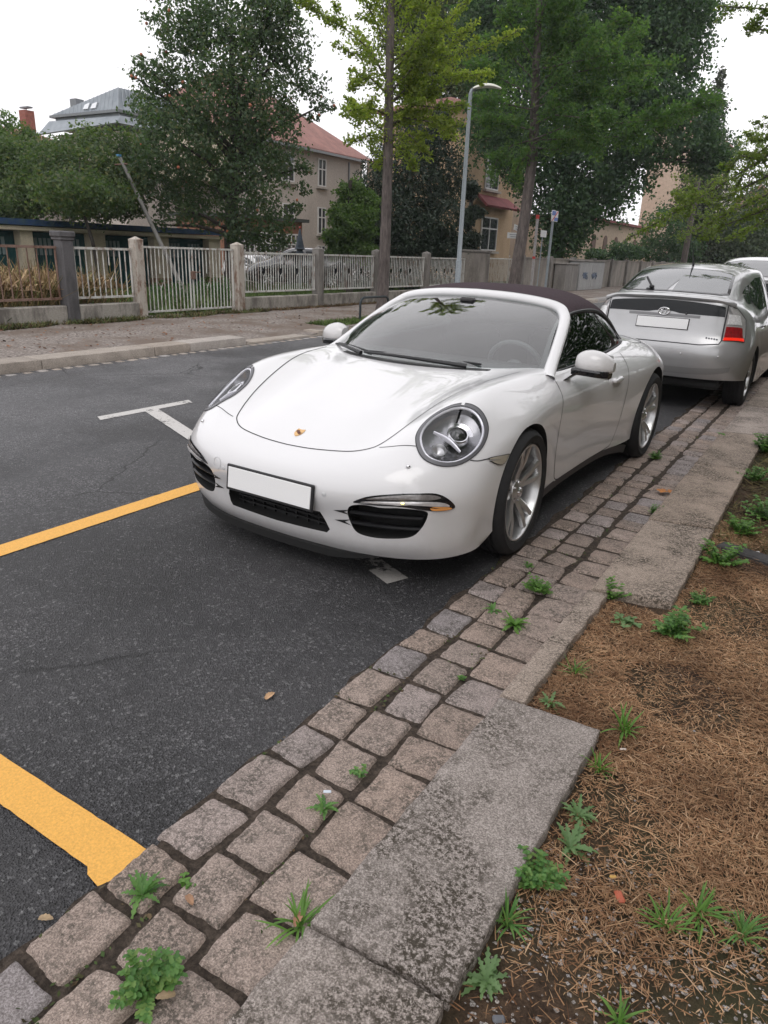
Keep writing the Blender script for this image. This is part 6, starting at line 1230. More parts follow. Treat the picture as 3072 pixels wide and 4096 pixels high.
for x in (-2.65, -2.05): m = MB(); m.add([(x + .05, -.10, 7.62), (x + .45, -.10, 7.62), (x + .55, -.02, 7.90), (x + .15, -.02, 7.84)], [(0, 1, 2, 3)]); s_ = m.build('skylight', simple('skylight_pane', (.80, .82, .84), .05, .6) if 'skylight_pane' not in MATS else MATS['skylight_pane'], h2, smooth=False); md = s_.modifiers.new('s', 'SOLIDIFY'); md.thickness = .06; md.offset = 0
box(h2, (-4.4, .9, 8.05), (.5, .5, .6), 'flue', M_GUT)
box(h2, (.9, 4.1, 5.9), (2.6, 3.4, 2.6), 'gable_wall', M_CREAM)
# red roofed house at far left
h4 = empty('red_roof_house', (-41, 28, 0)); tag(h4, 'red tiled roof with a brick chimney at the left edge of the picture', 'house'); box(h4, (-4, 0, 2.6), (9, 12, 5.2), 'wall', M_H1); r4 = hip_roof(h4, -8.5, .9, -6, 6, 5.3, .42, .5, M_TILE)
m = MB(); m.box((1.3 - .6, -1.6, 6.9), (.55, .55, 1.9)); m.build('chimney', simple('chimney_brick', (.28, .10, .075), .9, var=.3, vscale=8), r4, smooth=False); m = MB(); m.box((.7, -1.6, 8.0), (.75, .3, .07)); m.tube([(.7, -1.6, 7.8), (.7, -1.6, 8.0)], .03); m.build('chimney_cowl', M_GUT, r4)
# orange villa
M_OR = stainmat('orange_render', (.50, .36, .235), (.33, .22, .13), .5, 1.2); M_OR2 = stainmat('brown_render', (.33, .25, .19), (.2, .15, .11), .5, 1.2)  # second render is the browner wall colour of the side wing
h3 = empty('orange_villa', (-18, 42, 0)); tag(h3, 'warm orange rendered villa with white cross windows and a small red tiled canopy', 'house')
box(h3, (-2.6, -2.9, 4.2), (5.2, 6.4, 8.4), 'wall', M_OR); box(h3, (-6.5, 4.8, 3.4), (8, 9, 6.8), 'side_wing', M_OR2)
window(h3, '+x', (0, -2.9, 2.55), 2.1, 1.75, .34); window(h3, '+x', (0, -3.1, 5.6), 1.7, 1.6, .34)
m = MB(); m.add([(0, -4.6, 4.50), (0, -.6, 4.50), (.75, -.3, 3.95), (.75, -4.9, 3.95)], [(0, 3, 2, 1)]); cn = m.build('tile_canopy', M_TILE2, h3, smooth=False); md = cn.modifiers.new('s', 'SOLIDIFY'); md.thickness = .12
window(h3, '+x', (-2.5, 2.2, 2.3), 1.1, 1.6, .4); window(h3, '+x', (-2.5, 5.2, 2.3), 1.1, 1.6, .4); hip_roof(h3, -5.2, 0, -6.1, .3, 8.4, .32, .4, M_TILE)
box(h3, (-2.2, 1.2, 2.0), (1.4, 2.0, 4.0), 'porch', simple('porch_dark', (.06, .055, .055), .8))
# low arcade building and tall apartment block
M_APT = stainmat('cream_block', (.56, .44, .34), (.46, .36, .28), .4, .4); M_APT2 = stainmat('pale_block', (.60, .54, .48), (.5, .44, .38), .4, .4)
ar = empty('arcade_building', (-17.5, 60, 0)); tag(ar, 'low cream building with a row of small round-arched windows', 'building'); box(ar, (-4, 4, 2.1), (8, 20, 4.2), 'wall', M_APT); box(ar, (-3.9, 4, 4.28), (8.5, 20.6, .18), 'roof', M_TILE2)
for k in range(6):
    y = -3 + k * 3; m = MB(); pts = [(-.5, -.8), (.5, -.8), (.5, .35)] + [(.5 * math.cos(a), .35 + .5 * math.sin(a)) for a in np.linspace(.3, math.pi - .3, 7)] + [(-.5, .35)]; m.prism(pts, -.02, .05, Matrix(((0, 0, 1, 0), (1, 0, 0, y), (0, 1, 0, 2.4), (0, 0, 0, 1)))); m.build('arched_window', simple('arch_dark', (.13, .07, .05), .6) if 'arch_dark' not in MATS else MATS['arch_dark'], ar, smooth=False)
bk = empty('apartment_block', (-18.3, 73, 0)); tag(bk, 'tall windowless cream end wall of an apartment block down the street', 'building'); box(bk, (2.0, 9, 6.5), (4.2, 18, 13), 'wall', M_APT); box(bk, (4.6, 9.5, 4.6), (1.0, 17, 9.2), 'stair_tower', M_APT2); hip_roof(bk, -.1, 4.1, 0, 18, 13, .6, .3, M_TILE)
for y in (2.5, 6, 9.5, 13): 
    for z in (2, 5, 8): window(bk, '+x', (5.1, y, z), 1.1, 1.5)
b2 = empty('apartment_block', (-14.0, 95, 0)); tag(b2, 'pale apartment block with upright window strips beyond the bushes at the street end', 'building'); box(b2, (2.5, 9, 3.8), (5, 18, 7.6), 'wall', M_APT2); hip_roof(b2, 0, 5, 0, 18, 7.6, .9, .4, M_TILE)
for x in (.8, 2.0, 3.2, 4.3):
    for z in (1.6, 4.2, 6.3): window(b2, '-y', (x, 0, z), .55, 1.7, .4, False, 0)
b3 = empty('apartment_block', (-12.5, 122, 0)); tag(b3, 'far apartment block with a reddish roof showing between the street trees', 'building'); box(b3, (2, 9, 5), (6, 18, 10), 'wall', M_APT); hip_roof(b3, -1, 5, 0, 18, 10, .8, .4, M_TILE)
for x in (0, 1.8, 3.6):
    for z in (2.5, 5.5, 8.2): window(b3, '-y', (x, 0, z), 1.0, 1.6, .4)
# ================================================================== street furniture
sl = empty('street_lamp', (-8.8, 17.45, .1)); M_GALV = stainmat('galvanised', (.33, .37, .40), (.26, .29, .31), .5, 3, .55, .1)
m = MB(); m.tube([(0, 0, 0), (0, 0, 1.2), (0, 0, 1.22), (0, -.02, 5.0)], [.075, .075, .058, .045], 14); m.build('pole', M_GALV, sl)
m = MB(); m.tube([(0, -.02, 4.98), (.02, .0, 5.06), (.12, .06, 5.10)], [.045, .04, .035], 10); m.build('bracket', M_GALV, sl)
m = MB(); ax = Vector((.845, .535, 0)); rows = []
for t in np.linspace(0, 1, 12):
    c = Vector((0.04, 0, 5.05)) + ax * (.68 * t) + Vector((0, 0, .13 * math.sin(math.pi * (.15 + .62 * t)) - .03)); w_ = .02 + .10 * math.sin(math.pi * min(1, .10 + .86 * t)) ** .6; pp = Vector((-ax.y, ax.x, 0)); rows.append([c + pp * w_ * math.cos(a) + Vector((0, 0, w_ * .55 * math.sin(a) * (1 if math.sin(a) > 0 else .45))) for a in np.linspace(0, 2 * math.pi, 16, endpoint=False)])
m.grid(rows, wrap=True); m.build('lamp_head', simple('lamp_plastic', (.75, .75, .66), .4), sl); tag(sl, 'slim grey street lamp with a curved pale head on the far pavement', 'street lamp')
bs = empty('bike_stand', (-8.45, 12.45, .1)); m = MB(); m.tube([(0, 0, 0), (0, 0, .34), (0, .03, .41), (0, .12, .45), (0, .95, .45), (0, 1.04, .41), (0, 1.07, .34), (0, 1.07, 0)], .024, 10); m.build('hoop', simple('dark_steel', (.035, .045, .05), .4, .5), bs); tag(bs, 'dark steel bicycle hoop beside the yellowish street tree', 'bike stand')
def cabinet(nm, y0, y1, z1, mt, lab, door, x=-10.9):
    c = empty(nm, (x, (y0 + y1) / 2, .1)); w_ = y1 - y0; m = MB(); m.box((0, 0, z1 / 2), (.5, w_, z1), bev=.02); m.build('housing', mt, c); m = MB(); m.box((0, 0, z1 + .03), (.58, w_ + .08, .06), bev=.02); m.build('lid', M_POSTG, c)
    for q in (-1, 1): m = MB(); m.box((.256, q * w_ / 4, z1 * .52), (.014, w_ / 2 - .03, z1 * .86), bev=.004); m.build('door', door, c)
    tag(c, lab, 'utility cabinet'); return c
M_CAB = stainmat('cabinet_grey', (.36, .36, .36), (.24, .235, .23), .5, 2); M_CAB2 = stainmat('cabinet_dirty', (.25, .235, .22), (.14, .13, .125), .6, 2)
cabinet('utility_cabinet', 31.3, 33.0, 1.10, M_CAB2, 'smaller dirty grey utility cabinet in front of the panel wall', M_CAB2); c2 = cabinet('utility_cabinet', 33.2, 37.0, 1.24, M_CAB, 'wide pale utility cabinet with blue-black graffiti scribbles', M_CAB)
m = MB(); rg = np.random.default_rng(4)
for yc in (-1.15, .35):
    for k in range(5):
        p = [Vector((.272, yc + rg.uniform(-.45, .45), .62 + rg.uniform(-.16, .16))) for _ in range(4)]; m.tube([tuple(q) for q in ccurve([tuple(q) for q in p], 5, False)], .022, 5)
m.build('graffiti', simple('spray_blue', (.10, .13, .19), .6), c2)
M_SW = simple('sign_white', (.62, .62, .62), .45)
sp = empty('sign_post', (-9.6, 26.2, .1)); m = MB(); m.tube([(0, 0, 0), (0, 0, 2.95)], .045, 10); m.build('post', M_GALV, sp); m = MB(); m.box((.05, .0, 2.75), (.02, .66, .36), bev=.008); sg_ = m.build('sign_panel', M_SW, sp)
m = MB(); m.box((.064, -.12, 2.84), (.006, .36, .14)); m.box((.064, .13, 2.65), (.006, .34, .11)); m.build('blue_field', simple('sign_blue', (.03, .10, .38), .4), sg_, smooth=False); m = MB(); m.add([(.070, -.30, 2.59), (.070, -.20, 2.59), (.070, .30, 2.91), (.070, .20, 2.91)], [(0, 1, 2, 3)]); m.build('red_stroke', simple('sign_red', (.55, .05, .04), .4), sg_, smooth=False); tag(sp, 'grey post carrying a white and blue sign crossed by a red stroke', 'road sign')
s2 = empty('marker_post', (-9.6, 24.8, .1)); m = MB(); m.tube([(0, 0, 0), (0, -.1, 2.65)], .05, 8); m.build('post', simple('post_white', (.42, .40, .40), .5, var=.2), s2); m = MB(); m.tube([(0, -.1, 2.58), (0, -.1, 2.70)], .062, 8); m.build('red_band', MATS['sign_red'], s2); m = MB(); m.tube([(0, -.05, 1.30), (0, -.05, 1.38)], .057, 8); m.build('red_band', MATS['sign_red'], s2); tag(s2, 'thin whitish post with a red tip left of the blue and white sign', 'post')
s3 = empty('small_sign', (-9.6, 25.35, .1)); m = MB(); m.tube([(0, 0, 0), (0, 0, 2.25)], .02, 6); m.build('post', M_GALV, s3); m = MB(); m.box((.03, 0, 2.13), (.02, .55, .22), bev=.005); m.build('sign_panel', M_SW, s3); tag(s3, 'small blank white sign board between the red-tipped post and the blue and white sign', 'sign')
s4 = empty('direction_sign', (-9.6, 22.95, .1)); m = MB(); m.tube([(0, .35, 0), (0, .35, 2.3)], .03, 8); m.build('post', M_GALV, s4)
for y, z, rx in ((-.2, 1.98, .02), (.05, 2.20, -.12)):
    m = MB(); m.box((.03, y, z), (.02, 1.05 if z < 2.1 else .62, .17), rx=rx, bev=.004); b_ = m.build('sign_board', M_SW, s4)
    m = MB(); m.box((.043, y, z + .03), (.004, .78 if z < 2.1 else .42, .025), rx=rx); m.box((.043, y, z - .035), (.004, .62 if z < 2.1 else .36, .025), rx=rx); m.build('text_lines', simple('sign_ink', (.25, .25, .26), .5) if 'sign_ink' not in MATS else MATS['sign_ink'], b_, smooth=False)
tag(s4, 'pair of small white direction boards on a thin post at the bright green street tree', 'sign')
# folded parasol + parked cars behind the fence
pr = empty('garden_parasol', (-17.55, 21.8, 0)); M_PAR = simple('parasol_cloth', (.045, .06, .08), .8, var=.3, vscale=12); m = MB(); m.lathe([(.0, 2.10), (.03, 2.06), (.16, 1.45), (.20, 1.40), (.10, 1.36), (.17, 1.20), (.12, 1.18), (.03, 1.2)], 12); m.build('folded_cloth', M_PAR, pr, ang=25); m = MB(); m.tube([(0, 0, 0), (0, 0, 1.3)], .03, 8); m.build('pole', M_GALV, pr); m = MB(); m.sphere((0, 0, 2.13), .035); m.build('tip', MATS['sign_red'], pr); tag(pr, 'closed dark blue pointed parasol above the dark car behind the fence', 'parasol')
dk = make_hatch((-16.9, 24.0, 0), R(46), simple('dark_car_paint', (.02, .022, .03), .25, coat=1)); tag(dk, 'dark blue-black car parked in the yard behind the white fence', 'car'); dk.scale = (.9, .98, .98)
w4 = make_hatch((-22.0, 23.0, 0), R(162), MATS['white_car_paint']); tag(w4, 'white car behind the dark car, its nose showing left through the fence bars', 'car')
w5 = make_hatch((-19.5, 29.5, 0), R(100), MATS['white_car_paint']); tag(w5, 'white car in the yard under the light green shrub, seen through the bars', 'car')
w5.scale = (.8, .8, .62); w4.scale = (.85, .85, .75)
# ================================================================== world behind the photographer (only mirrored in paint and glass)
nb_ = empty('town_house', (9.5, 6, 0)); box(nb_, (4, 4, 5.5), (8, 34, 11), 'wall', stainmat('ochre_render', (.30, .25, .19), (.2, .17, .13), .4, .5)); hip_roof(nb_, 0, 8, -13, 21, 11, .8, .4, M_TILE); tag(nb_, 'rendered town house on the near side of the street, outside the picture', 'house')
for k in range(7):
    for z in (2.0, 5.2, 8.4):
        M_ = Matrix.Translation((-.0, -10.5 + k * 4.6, z)) @ Matrix.Rotation(math.pi, 4, 'Z'); m = MB(); m.box((.03, 0, 0), (.08, 1.3, 1.9), m=M_); f_ = m.build('window', M_WINF, nb_, smooth=False); m = MB(); m.box((.075, 0, 0), (.02, 1.1, 1.7), m=M_); m.build('pane', M_PANE, f_, smooth=False)
r = np.random.default_rng(77)
def near_tree(x, y, h, seed, lab):
    r = np.random.default_rng(seed); br = []
    for k in range(26):
        z = 2.6 + (h - 2.6) * k / 26; a = k * 2.4; l_ = r.uniform(1.5, 2.6) * (1.1 - .6 * k / 26); br.append([(x, y, z), (x + l_ * .5 * math.cos(a), y + l_ * .5 * math.sin(a), z + .35 * l_), (x + l_ * math.cos(a), y + l_ * math.sin(a), z + .6 * l_)])
    ginkgo('ginkgo_tree', [(x, y, .03), (x, y, 3.0), (x, y, h)], [.17, .13, .04], br, seed, L_GK2, 60, .085, lab, .13, 1.0, (.4, .8))
nl = leaf_cloud([(4.2, 3.0, 7.2, 2.0, .8), (5.0, 5.5, 6.6, 2.2, .8), (3.6, 7.5, 7.6, 1.8, .8), (4.8, 1.0, 6.4, 1.8, .8), (5.5, 8.5, 6.0, 2.0, .8), (4.6, -1.5, 7.0, 1.7, .8)], 16000, .22, 401)
r = np.random.default_rng(5); nb2 = leaf_cloud([(r.uniform(3, 7), 10 + k * 1.6, r.uniform(2.2, 6.5), 2.2, .9) for k in range(26)], 18000, .30, 402)
tree('hedge', (5, 25, 0), [nb2], L_LIME, None, None, 'dense trees along the near side farther down the street, outside the picture', 'hedge')
tree('lime_tree', (5.2, 4.0, 0), [nl], L_LIME, [([(5.2, 4, 0), (5.0, 4, 6)], [.25, .15])], BARK_D, 'broad garden tree on the near side of the street, outside the picture')
near_tree(3.4, -6.0, 8.5, 301, 'street tree behind the photographer, outside the picture'); near_tree(1.9, 5.2, 8.0, 302, 'street tree on the near verge right of the picture, outside it')
# ================================================================== verge: straw, gravel, weeds
def blades(name, n, x0, x1, y0, y1, z0, length, width, mat, seed, lie=.12, curve=.2, mask=None, kind='stuff', up=0.0):
    r = np.random.default_rng(seed); x = r.uniform(x0, x1, n); y = y0 + (y1 - y0) * r.uniform(0, 1, n) ** 1.25
    if mask is not None: k = mask(x, y, r); x, y = x[k], y[k]; n = len(x)
    a = r.uniform(0, 2 * np.pi, n) + 0; el = np.abs(r.normal(up, lie, n)); l_ = length * r.uniform(.35, 1.3, n); w_ = width * r.uniform(.6, 1.3, n)
    d = np.stack([np.cos(a) * np.cos(el), np.sin(a) * np.cos(el), np.sin(el)], 1); s = np.stack([-np.sin(a), np.cos(a), r.normal(0, .3, n)], 1); s /= np.linalg.norm(s, axis=1, keepdims=True)
    p0 = np.stack([x, y, np.full(n, z0) + r.uniform(0, .016, n) * (1 if up < .3 else 0)], 1); bend = np.stack([-np.sin(a), np.cos(a), np.zeros(n)], 1) * (r.normal(0, curve, n) * l_)[:, None]
    p1 = p0 + d * (l_ * .5)[:, None] + bend * .4; p2 = p0 + d * l_[:, None] + bend - np.array([0, 0, 1]) * (l_ * (.25 if up > .3 else 0) * r.uniform(0, 1, n))[:, None]; W_ = s * (w_ / 2)[:, None]
    V = np.stack([p0 - W_, p0 + W_, p1 + W_, p1 - W_, p2 + W_ * .3, p2 - W_ * .3], 1).reshape(-1, 3); b = np.arange(n)[:, None] * 6; F = np.concatenate([b + [0, 1, 2, 3], b + [3, 2, 4, 5]]); o = np_mesh(name, V, F, mat); 
    if kind: o['kind'] = kind
    return o
def straw_mat(name, cols):
    m, t, b, o = newmat(name); g = t.nodes.new('ShaderNodeNewGeometry'); r_ = ramp(t, g.outputs['Random Per Island'], [(i / (len(cols) - 1), c) for i, c in enumerate(cols)]); n = noise(t, 2.2, 4, .6, coords(t)); k = ramp(t, n.outputs[0], [(.35, (.55, .50, .48)), (.62, (1.15, 1.12, 1.1))]); t.links.new(mixc(t, 1, r_.outputs[0], k.outputs[0], 'MULTIPLY'), b.inputs['Base Color']); b.inputs['Roughness'].default_value = .8; b.inputs['Specular IOR Level'].default_value = .2; return m
M_STRAW = straw_mat('straw', [(.15, .075, .038), (.27, .150, .080), (.38, .23, .125), (.48, .32, .185), (.30, .16, .085), (.58, .42, .27)]); M_STRAW2 = straw_mat('moss_straw', [(.06, .06, .025), (.11, .095, .04), (.17, .13, .06), (.08, .085, .03)])
def outside_kerb(x, y, r):
    k = x > np.where((y > 2.0) & (y < 3.0), -.632, -.372); dens = .35 + .65 * (np.sin(x * 5.1 + y * 3.7) * np.sin(y * 4.3 - x * 2.9) > -.45); near = np.clip((y - 1.18 - .12 * np.sin(x * 9)) / .45, .10, 1); return k & (r.uniform(0, 1, len(x)) < dens * near)
blades('dry_grass', 190000, -.64, 1.3, .55, 4.5, .022, .030, .0022, M_STRAW, 1, .13, .25, outside_kerb)
blades('dry_grass', 120000, -.64, 1.3, .55, 4.5, .024, .017, .0020, M_STRAW, 5, .2, .3, outside_kerb)
blades('straw_litter', 5500, -.62, 1.3, 1.0, 4.4, .030, .070, .0026, M_STRAW, 2, .08, .12, outside_kerb)
blades('mossy_grass', 40000, -.36, 2.4, 4.0, 13, .022, .075, .006, M_STRAW2, 3, .3, .25, outside_kerb)
r = np.random.default_rng(31); V, F = [], []
def pebble(V, F, x, y, z, s, r):
    b = len(V); q = [(1, 0, 0), (0, 1, 0), (-1, 0, 0), (0, -1, 0), (.7, .7, .45), (-.7, .7, .45), (-.7, -.7, .45), (.7, -.7, .45), (0, 0, .75)]; a = r.uniform(0, 6.3); sx, sy, sz = s * r.uniform(.7, 1.2), s * r.uniform(.6, 1), s * r.uniform(.5, .8)
    for u, v, w_ in q: u, v = u * math.cos(a) - v * math.sin(a), u * math.sin(a) + v * math.cos(a); V.append((x + u * sx, y + v * sy, z + w_ * sz))
    for k in range(4): k2 = (k + 1) % 4; F += [(b + k, b + k2, b + 4 + k, b + 4 + k), (b + 4 + k, b + k2, b + 4 + k2, b + 8)]
for i in range(4200):
    y = .55 + 1.0 * r.uniform(0, 1) ** 1.5 if i < 3600 else r.uniform(1.2, 3.8); x = r.uniform(-.37, .5)
    if i >= 3600 and i % 6: continue
    pebble(V, F, x, y, .025, r.choice([.0022, .0035, .005, .0075], p=[.35, .33, .24, .08]), r)
F = [tuple(dict.fromkeys(f)) for f in F]; me = bpy.data.meshes.new('gravel'); me.from_pydata(V, [], F); me.materials.append(m_granite('pebble_stone', (.22, .20, .19), (.46, .44, .43), amt=.15)); o = bpy.data.objects.new('gravel', me); COL.objects.link(o); o['kind'] = 'stuff'
M_WEED = [leafmat('weed_bright', [(.10, .22, .05), (.14, .28, .065), (.18, .33, .08)], .3), leafmat('weed_mid', [(.085, .20, .06), (.12, .26, .075), (.155, .30, .09), (.20, .30, .09)], .3), leafmat('weed_pale', [(.15, .26, .11), (.20, .32, .15), (.12, .21, .09)], .3)]
def leaf_strip(V, F, base, az, el, ln_, wd, droop, jag, r, n=6):
    b = len(V); p = np.array(base, float); d = np.array([math.cos(az) * math.cos(el), math.sin(az) * math.cos(el), math.sin(el)]); s = np.array([-math.sin(az), math.cos(az), 0])
    for i in range(n + 1):
        t = i / n; w_ = wd * (math.sin(math.pi * min(1, .12 + .85 * t)) ** .8) * (1 + jag * (1 if i % 2 else -1) * (0 < i < n)) * (0.15 if i == n else 1)
        V.append(tuple(p - s * w_ / 2 + np.array([0, 0, w_ * .2]))); V.append(tuple(p)); V.append(tuple(p + s * w_ / 2 + np.array([0, 0, w_ * .2])))
        p = p + d * ln_ / n; d = d - np.array([0, 0, droop / n]); d /= np.linalg.norm(d)
    for i in range(n): a = b + i * 3; F += [(a, a + 3, a + 4, a + 1), (a + 1, a + 4, a + 5, a + 2)]
def weed(kind, x, y, z, size, tone, label, group=None):
    r = np.random.default_rng(int(abs(x * 1000) + abs(y * 777)) + 5); V, F = [], []
    if kind == 'rosette':
        for k in range(int(15 + size * 80)): leaf_strip(V, F, (0, 0, .004), r.uniform(0, 6.28), r.uniform(.15, 1.0), size * r.uniform(.35, .72), size * .115, r.uniform(.5, 1.5), .42, r, 10)
    elif kind == 'tuft':
        for k in range(26): leaf_strip(V, F, (r.normal(0, size * .06), r.normal(0, size * .06), 0), r.uniform(0, 6.28), r.uniform(.4, 1.35), size * r.uniform(.5, .95), size * .055, r.uniform(.3, 1.6), 0, r, 6)
    elif kind == 'bush':
        for k in range(26):
            az = r.uniform(0, 6.28); el = r.uniform(.25, 1.3); l_ = size * r.uniform(.35, .75); d = np.array([math.cos(az) * math.cos(el), math.sin(az) * math.cos(el), math.sin(el)])
            for j in range(6):
                q = d * l_ * (j + 1) / 6
                for sg in (-1, 1, 0): leaf_strip(V, F, q, az + sg * 1.1 + r.normal(0, .3), r.uniform(0, .6), size * .155 * r.uniform(.6, 1.1), size * .08, .5, .22, r, 4)
    elif kind == 'clover':
        for k in range(16):
            az = r.uniform(0, 6.28); q = np.array([math.cos(az), math.sin(az), 0]) * size * r.uniform(0, .5) + [0, 0, size * r.uniform(.05, .3)]
            for j in range(3): leaf_strip(V, F, q, j * 2.1 + r.uniform(0, 2), r.uniform(0, .5), size * .20, size * .17, .4, 0, r, 4)
    me = bpy.data.meshes.new('weed'); me.from_pydata(V, [], F); me.materials.append(M_WEED[tone]); o = bpy.data.objects.new('weed', me); COL.objects.link(o); o.location = (x, y, z); smooth_angle(me, 80); tag(o, label, 'weed', group); return o
J, G_ = .012, .022
WEEDS = [
 ('bush', -.92, .64, J, .125, 1, 'biggest bushy green weed at the very bottom edge between the cobbles'), ('rosette', -1.12, .79, J, .10, 1, 'serrated weed beside the pale grey cobble below the end of the yellow bar'), ('tuft', -.755, .935, J, .115, 0, 'bright grassy tuft where two big kerb slabs meet the cobbles'),
 ('rosette', -.93, 1.26, J, .085, 1, 'jagged weed with a scrap of white paper caught in it'), ('clover', -1.06, .87, J, .05, 0, 'tiny leafy sprig just right of the tip of the yellow bar'), ('clover', -.93, 1.43, J, .055, 1, 'small creeping weed between two cobbles above the paper scrap'),
 ('clover', -.91, 2.07, J, .04, 1, 'tiny round-leaved weed beside the blue-grey cobble'), ('rosette', -.90, 2.55, J, .12, 0, 'large star-shaped weed in the joint left of the narrow kerb stone'), ('bush', -.94, 2.92, J, .12, 0, 'tall leafy weed in the joints level with the far end of the narrow kerb stone'),
 ('rosette', -1.03, 2.62, J, .085, 1, 'flat spreading weed to the left of the large star-shaped one'), ('clover', -1.08, 3.17, J, .06, 1, 'small clump in the cobbles just in front of the front wheel'), ('bush', -.74, 4.40, J, .09, 1, 'green clump at the kerb edge near the orange dead leaves'), ('bush', -1.04, 5.75, J, .11, 1, 'low green clump beside the rear wheel'), ('clover', -.69, 6.75, .04, .09, 1, 'small weed on the joint between two kerb slabs behind the rear wheel'),
 ('bush', -.62, 3.02, G_, .11, 0, 'leafy weed covering the near corner of the second big kerb slab'), ('bush', -.27, 3.74, G_, .17, 0, 'broad bushy weed beside the second big kerb slab'), ('bush', -.33, 2.84, G_, .16, 1, 'thick rounded weed standing alone in the straw below the second big slab'), ('clover', -.50, 2.78, G_, .10, 2, 'sparse pale weed in the bare soil beside the narrow kerb stone'),
 ('tuft', -.565, 2.30, G_, .08, 1, 'little tuft with a yellow bud along the narrow kerb stone'), ('rosette', -.57, 2.06, G_, .09, 2, 'pale leafy weed at the near end of the narrow kerb stone'), ('tuft', -.32, 2.06, G_, .11, 0, 'bright grass tuft just above the corner of the nearest big slab'), ('tuft', -.335, 1.83, G_, .08, 0, 'three-bladed light green weed against the edge of the nearest big slab'),
 ('rosette', -.325, 1.61, G_, .085, 2, 'upper pale serrated rosette at the edge of the nearest big slab'), ('rosette', -.31, 1.49, G_, .10, 2, 'lower and larger pale serrated rosette at the edge of the nearest big slab'), ('bush', -.345, 1.33, G_, .10, 1, 'dense dark weed leaning over the edge of the nearest big slab'), ('tuft', -.36, 1.19, G_, .085, 1, 'weed beside the grey chip in the slab edge'),
 ('rosette', -.34, 1.04, G_, .09, 2, 'weed among pebbles near the joint of the two nearest slabs'), ('tuft', -.05, 1.39, G_, .085, 0, 'left one of the three green tufts in the straw at the lower right'), ('tuft', .01, 1.47, G_, .09, 0, 'middle one of the three green tufts in the straw at the lower right'), ('tuft', .10, 1.47, G_, .085, 1, 'right one of the three green tufts in the straw at the lower right'),
 ('tuft', -.08, 1.11, G_, .08, 0, 'grass tuft cut by the bottom edge on the pebbly ground'), ('bush', -.33, 6.5, G_, .22, 1, 'leafy plant at the right edge level with the third long slab'), ('bush', -.14, 4.66, G_, .20, 1, 'leafy plant at the right edge above the dark edging strip'), ('bush', -.25, 4.30, G_, .16, 0, 'green plant between the slab and the dark edging strip'), ('bush', -.29, 3.20, G_, .09, 1, 'small weed in the straw right of the second big slab corner'), ('bush', -.30, 5.5, G_, .15, 1, 'weed fringe plant beside the joint of the second and third long slabs')]
for k_, x, y, z, s_, t_, lb in WEEDS: weed(k_, x * (1 if z < .02 else 1.012), y * (1 if z < .02 else 1.012), z, s_ * (1.0 if z < .02 else 1.15), t_, lb)
r = np.random.default_rng(88); V = []; n_ = 2600
for k in range(n_):
    if r.random() < .6: x = r.choice([-1.068, -.908, -1.222, -.728]) + r.normal(0, .004); y = r.uniform(.4, 7)
    else: x = r.uniform(-1.21, -.73); y = r.uniform(.4, 7); y = y
    if math.sin(y * 3.1 + x * 9) * math.sin(y * 7.7) < .25: continue
    a = r.uniform(0, 6.28); s = r.uniform(.003, .009); c = np.array([x, y, .010 + r.uniform(0, .004)]); t_ = np.array([math.cos(a), math.sin(a), r.normal(0, .4)]) * s; b_ = np.array([-math.sin(a), math.cos(a), r.normal(0, .4)]) * s * .6; V += [c - t_, c - b_, c + t_, c + b_]
o = np_mesh('joint_moss', V, np.arange(len(V)).reshape(-1, 4), straw_mat('moss', [(.05, .09, .03), (.08, .12, .04), (.10, .08, .05), (.14, .10, .06)])); o['kind'] = 'stuff'
# edging strip, litter, fallen leaves
es = MB(); es.box((.06, 3.92, .028), (.80, .10, .05), rz=-.30, bev=.01); e_ = es.build('edging_strip', stainmat('dark_edging', (.065, .062, .062), (.03, .03, .03), .5, 6)); tag(e_, 'dark stone edging strip running into the verge at the right edge', 'edging')
def fallen(x, y, z, s, col, lab, curl=.3, seed=0):
    r = np.random.default_rng(seed + 1); V, F = [], []; leaf_strip(V, F, (0, 0, .003), r.uniform(0, 6.28), .15, s, s * .5, .35, .12, r, 8); me = bpy.data.meshes.new('fallen_leaf'); me.from_pydata(V, [], F); nm = 'dead_leaf_%d' % int(col[0] * 100); me.materials.append(MATS[nm] if nm in MATS else simple(nm, col, .8, var=.25, vscale=60)); o = bpy.data.objects.new('fallen_leaf', me); COL.objects.link(o); o.location = (x, y, z); tag(o, lab, 'leaf')
fallen(-1.41, 1.56, .004, .05, (.48, .30, .17), 'single tan dead leaf lying alone on the dark asphalt', seed=1); fallen(-1.27, .62, .004, .035, (.36, .26, .16), 'small curled leaf on the asphalt at the bottom left', seed=2); fallen(-1.02, .84, .03, .035, (.30, .17, .10), 'brown leaf between the pale cobble and its neighbour', seed=3)
fallen(-.77, .955, .03, .04, (.34, .18, .11), 'reddish leaf curl above the bright grassy tuft', seed=4); fallen(-.86, .66, .03, .04, (.36, .22, .14), 'brown leaf right of the biggest bushy weed', seed=6)
for i, (dx, dy) in enumerate(((0, 0), (.05, .04), (-.04, .06), (.06, -.03), (.02, .09))): fallen(-.80 + dx, 4.80 + dy, .032, .07, (.42, .17, .05), ['left', 'middle', 'far left', 'right', 'far'][i] + ' leaf of the orange cluster on the cobbles by the kerb', seed=10 + i)
def chip(nm, x, y, z, s, col, lab, cat): m = MB(); m.box((x, y, z), s, rz=.6, bev=min(s) * .4); o = m.build(nm, simple(nm, col, .6, var=.2)); tag(o, lab, cat)
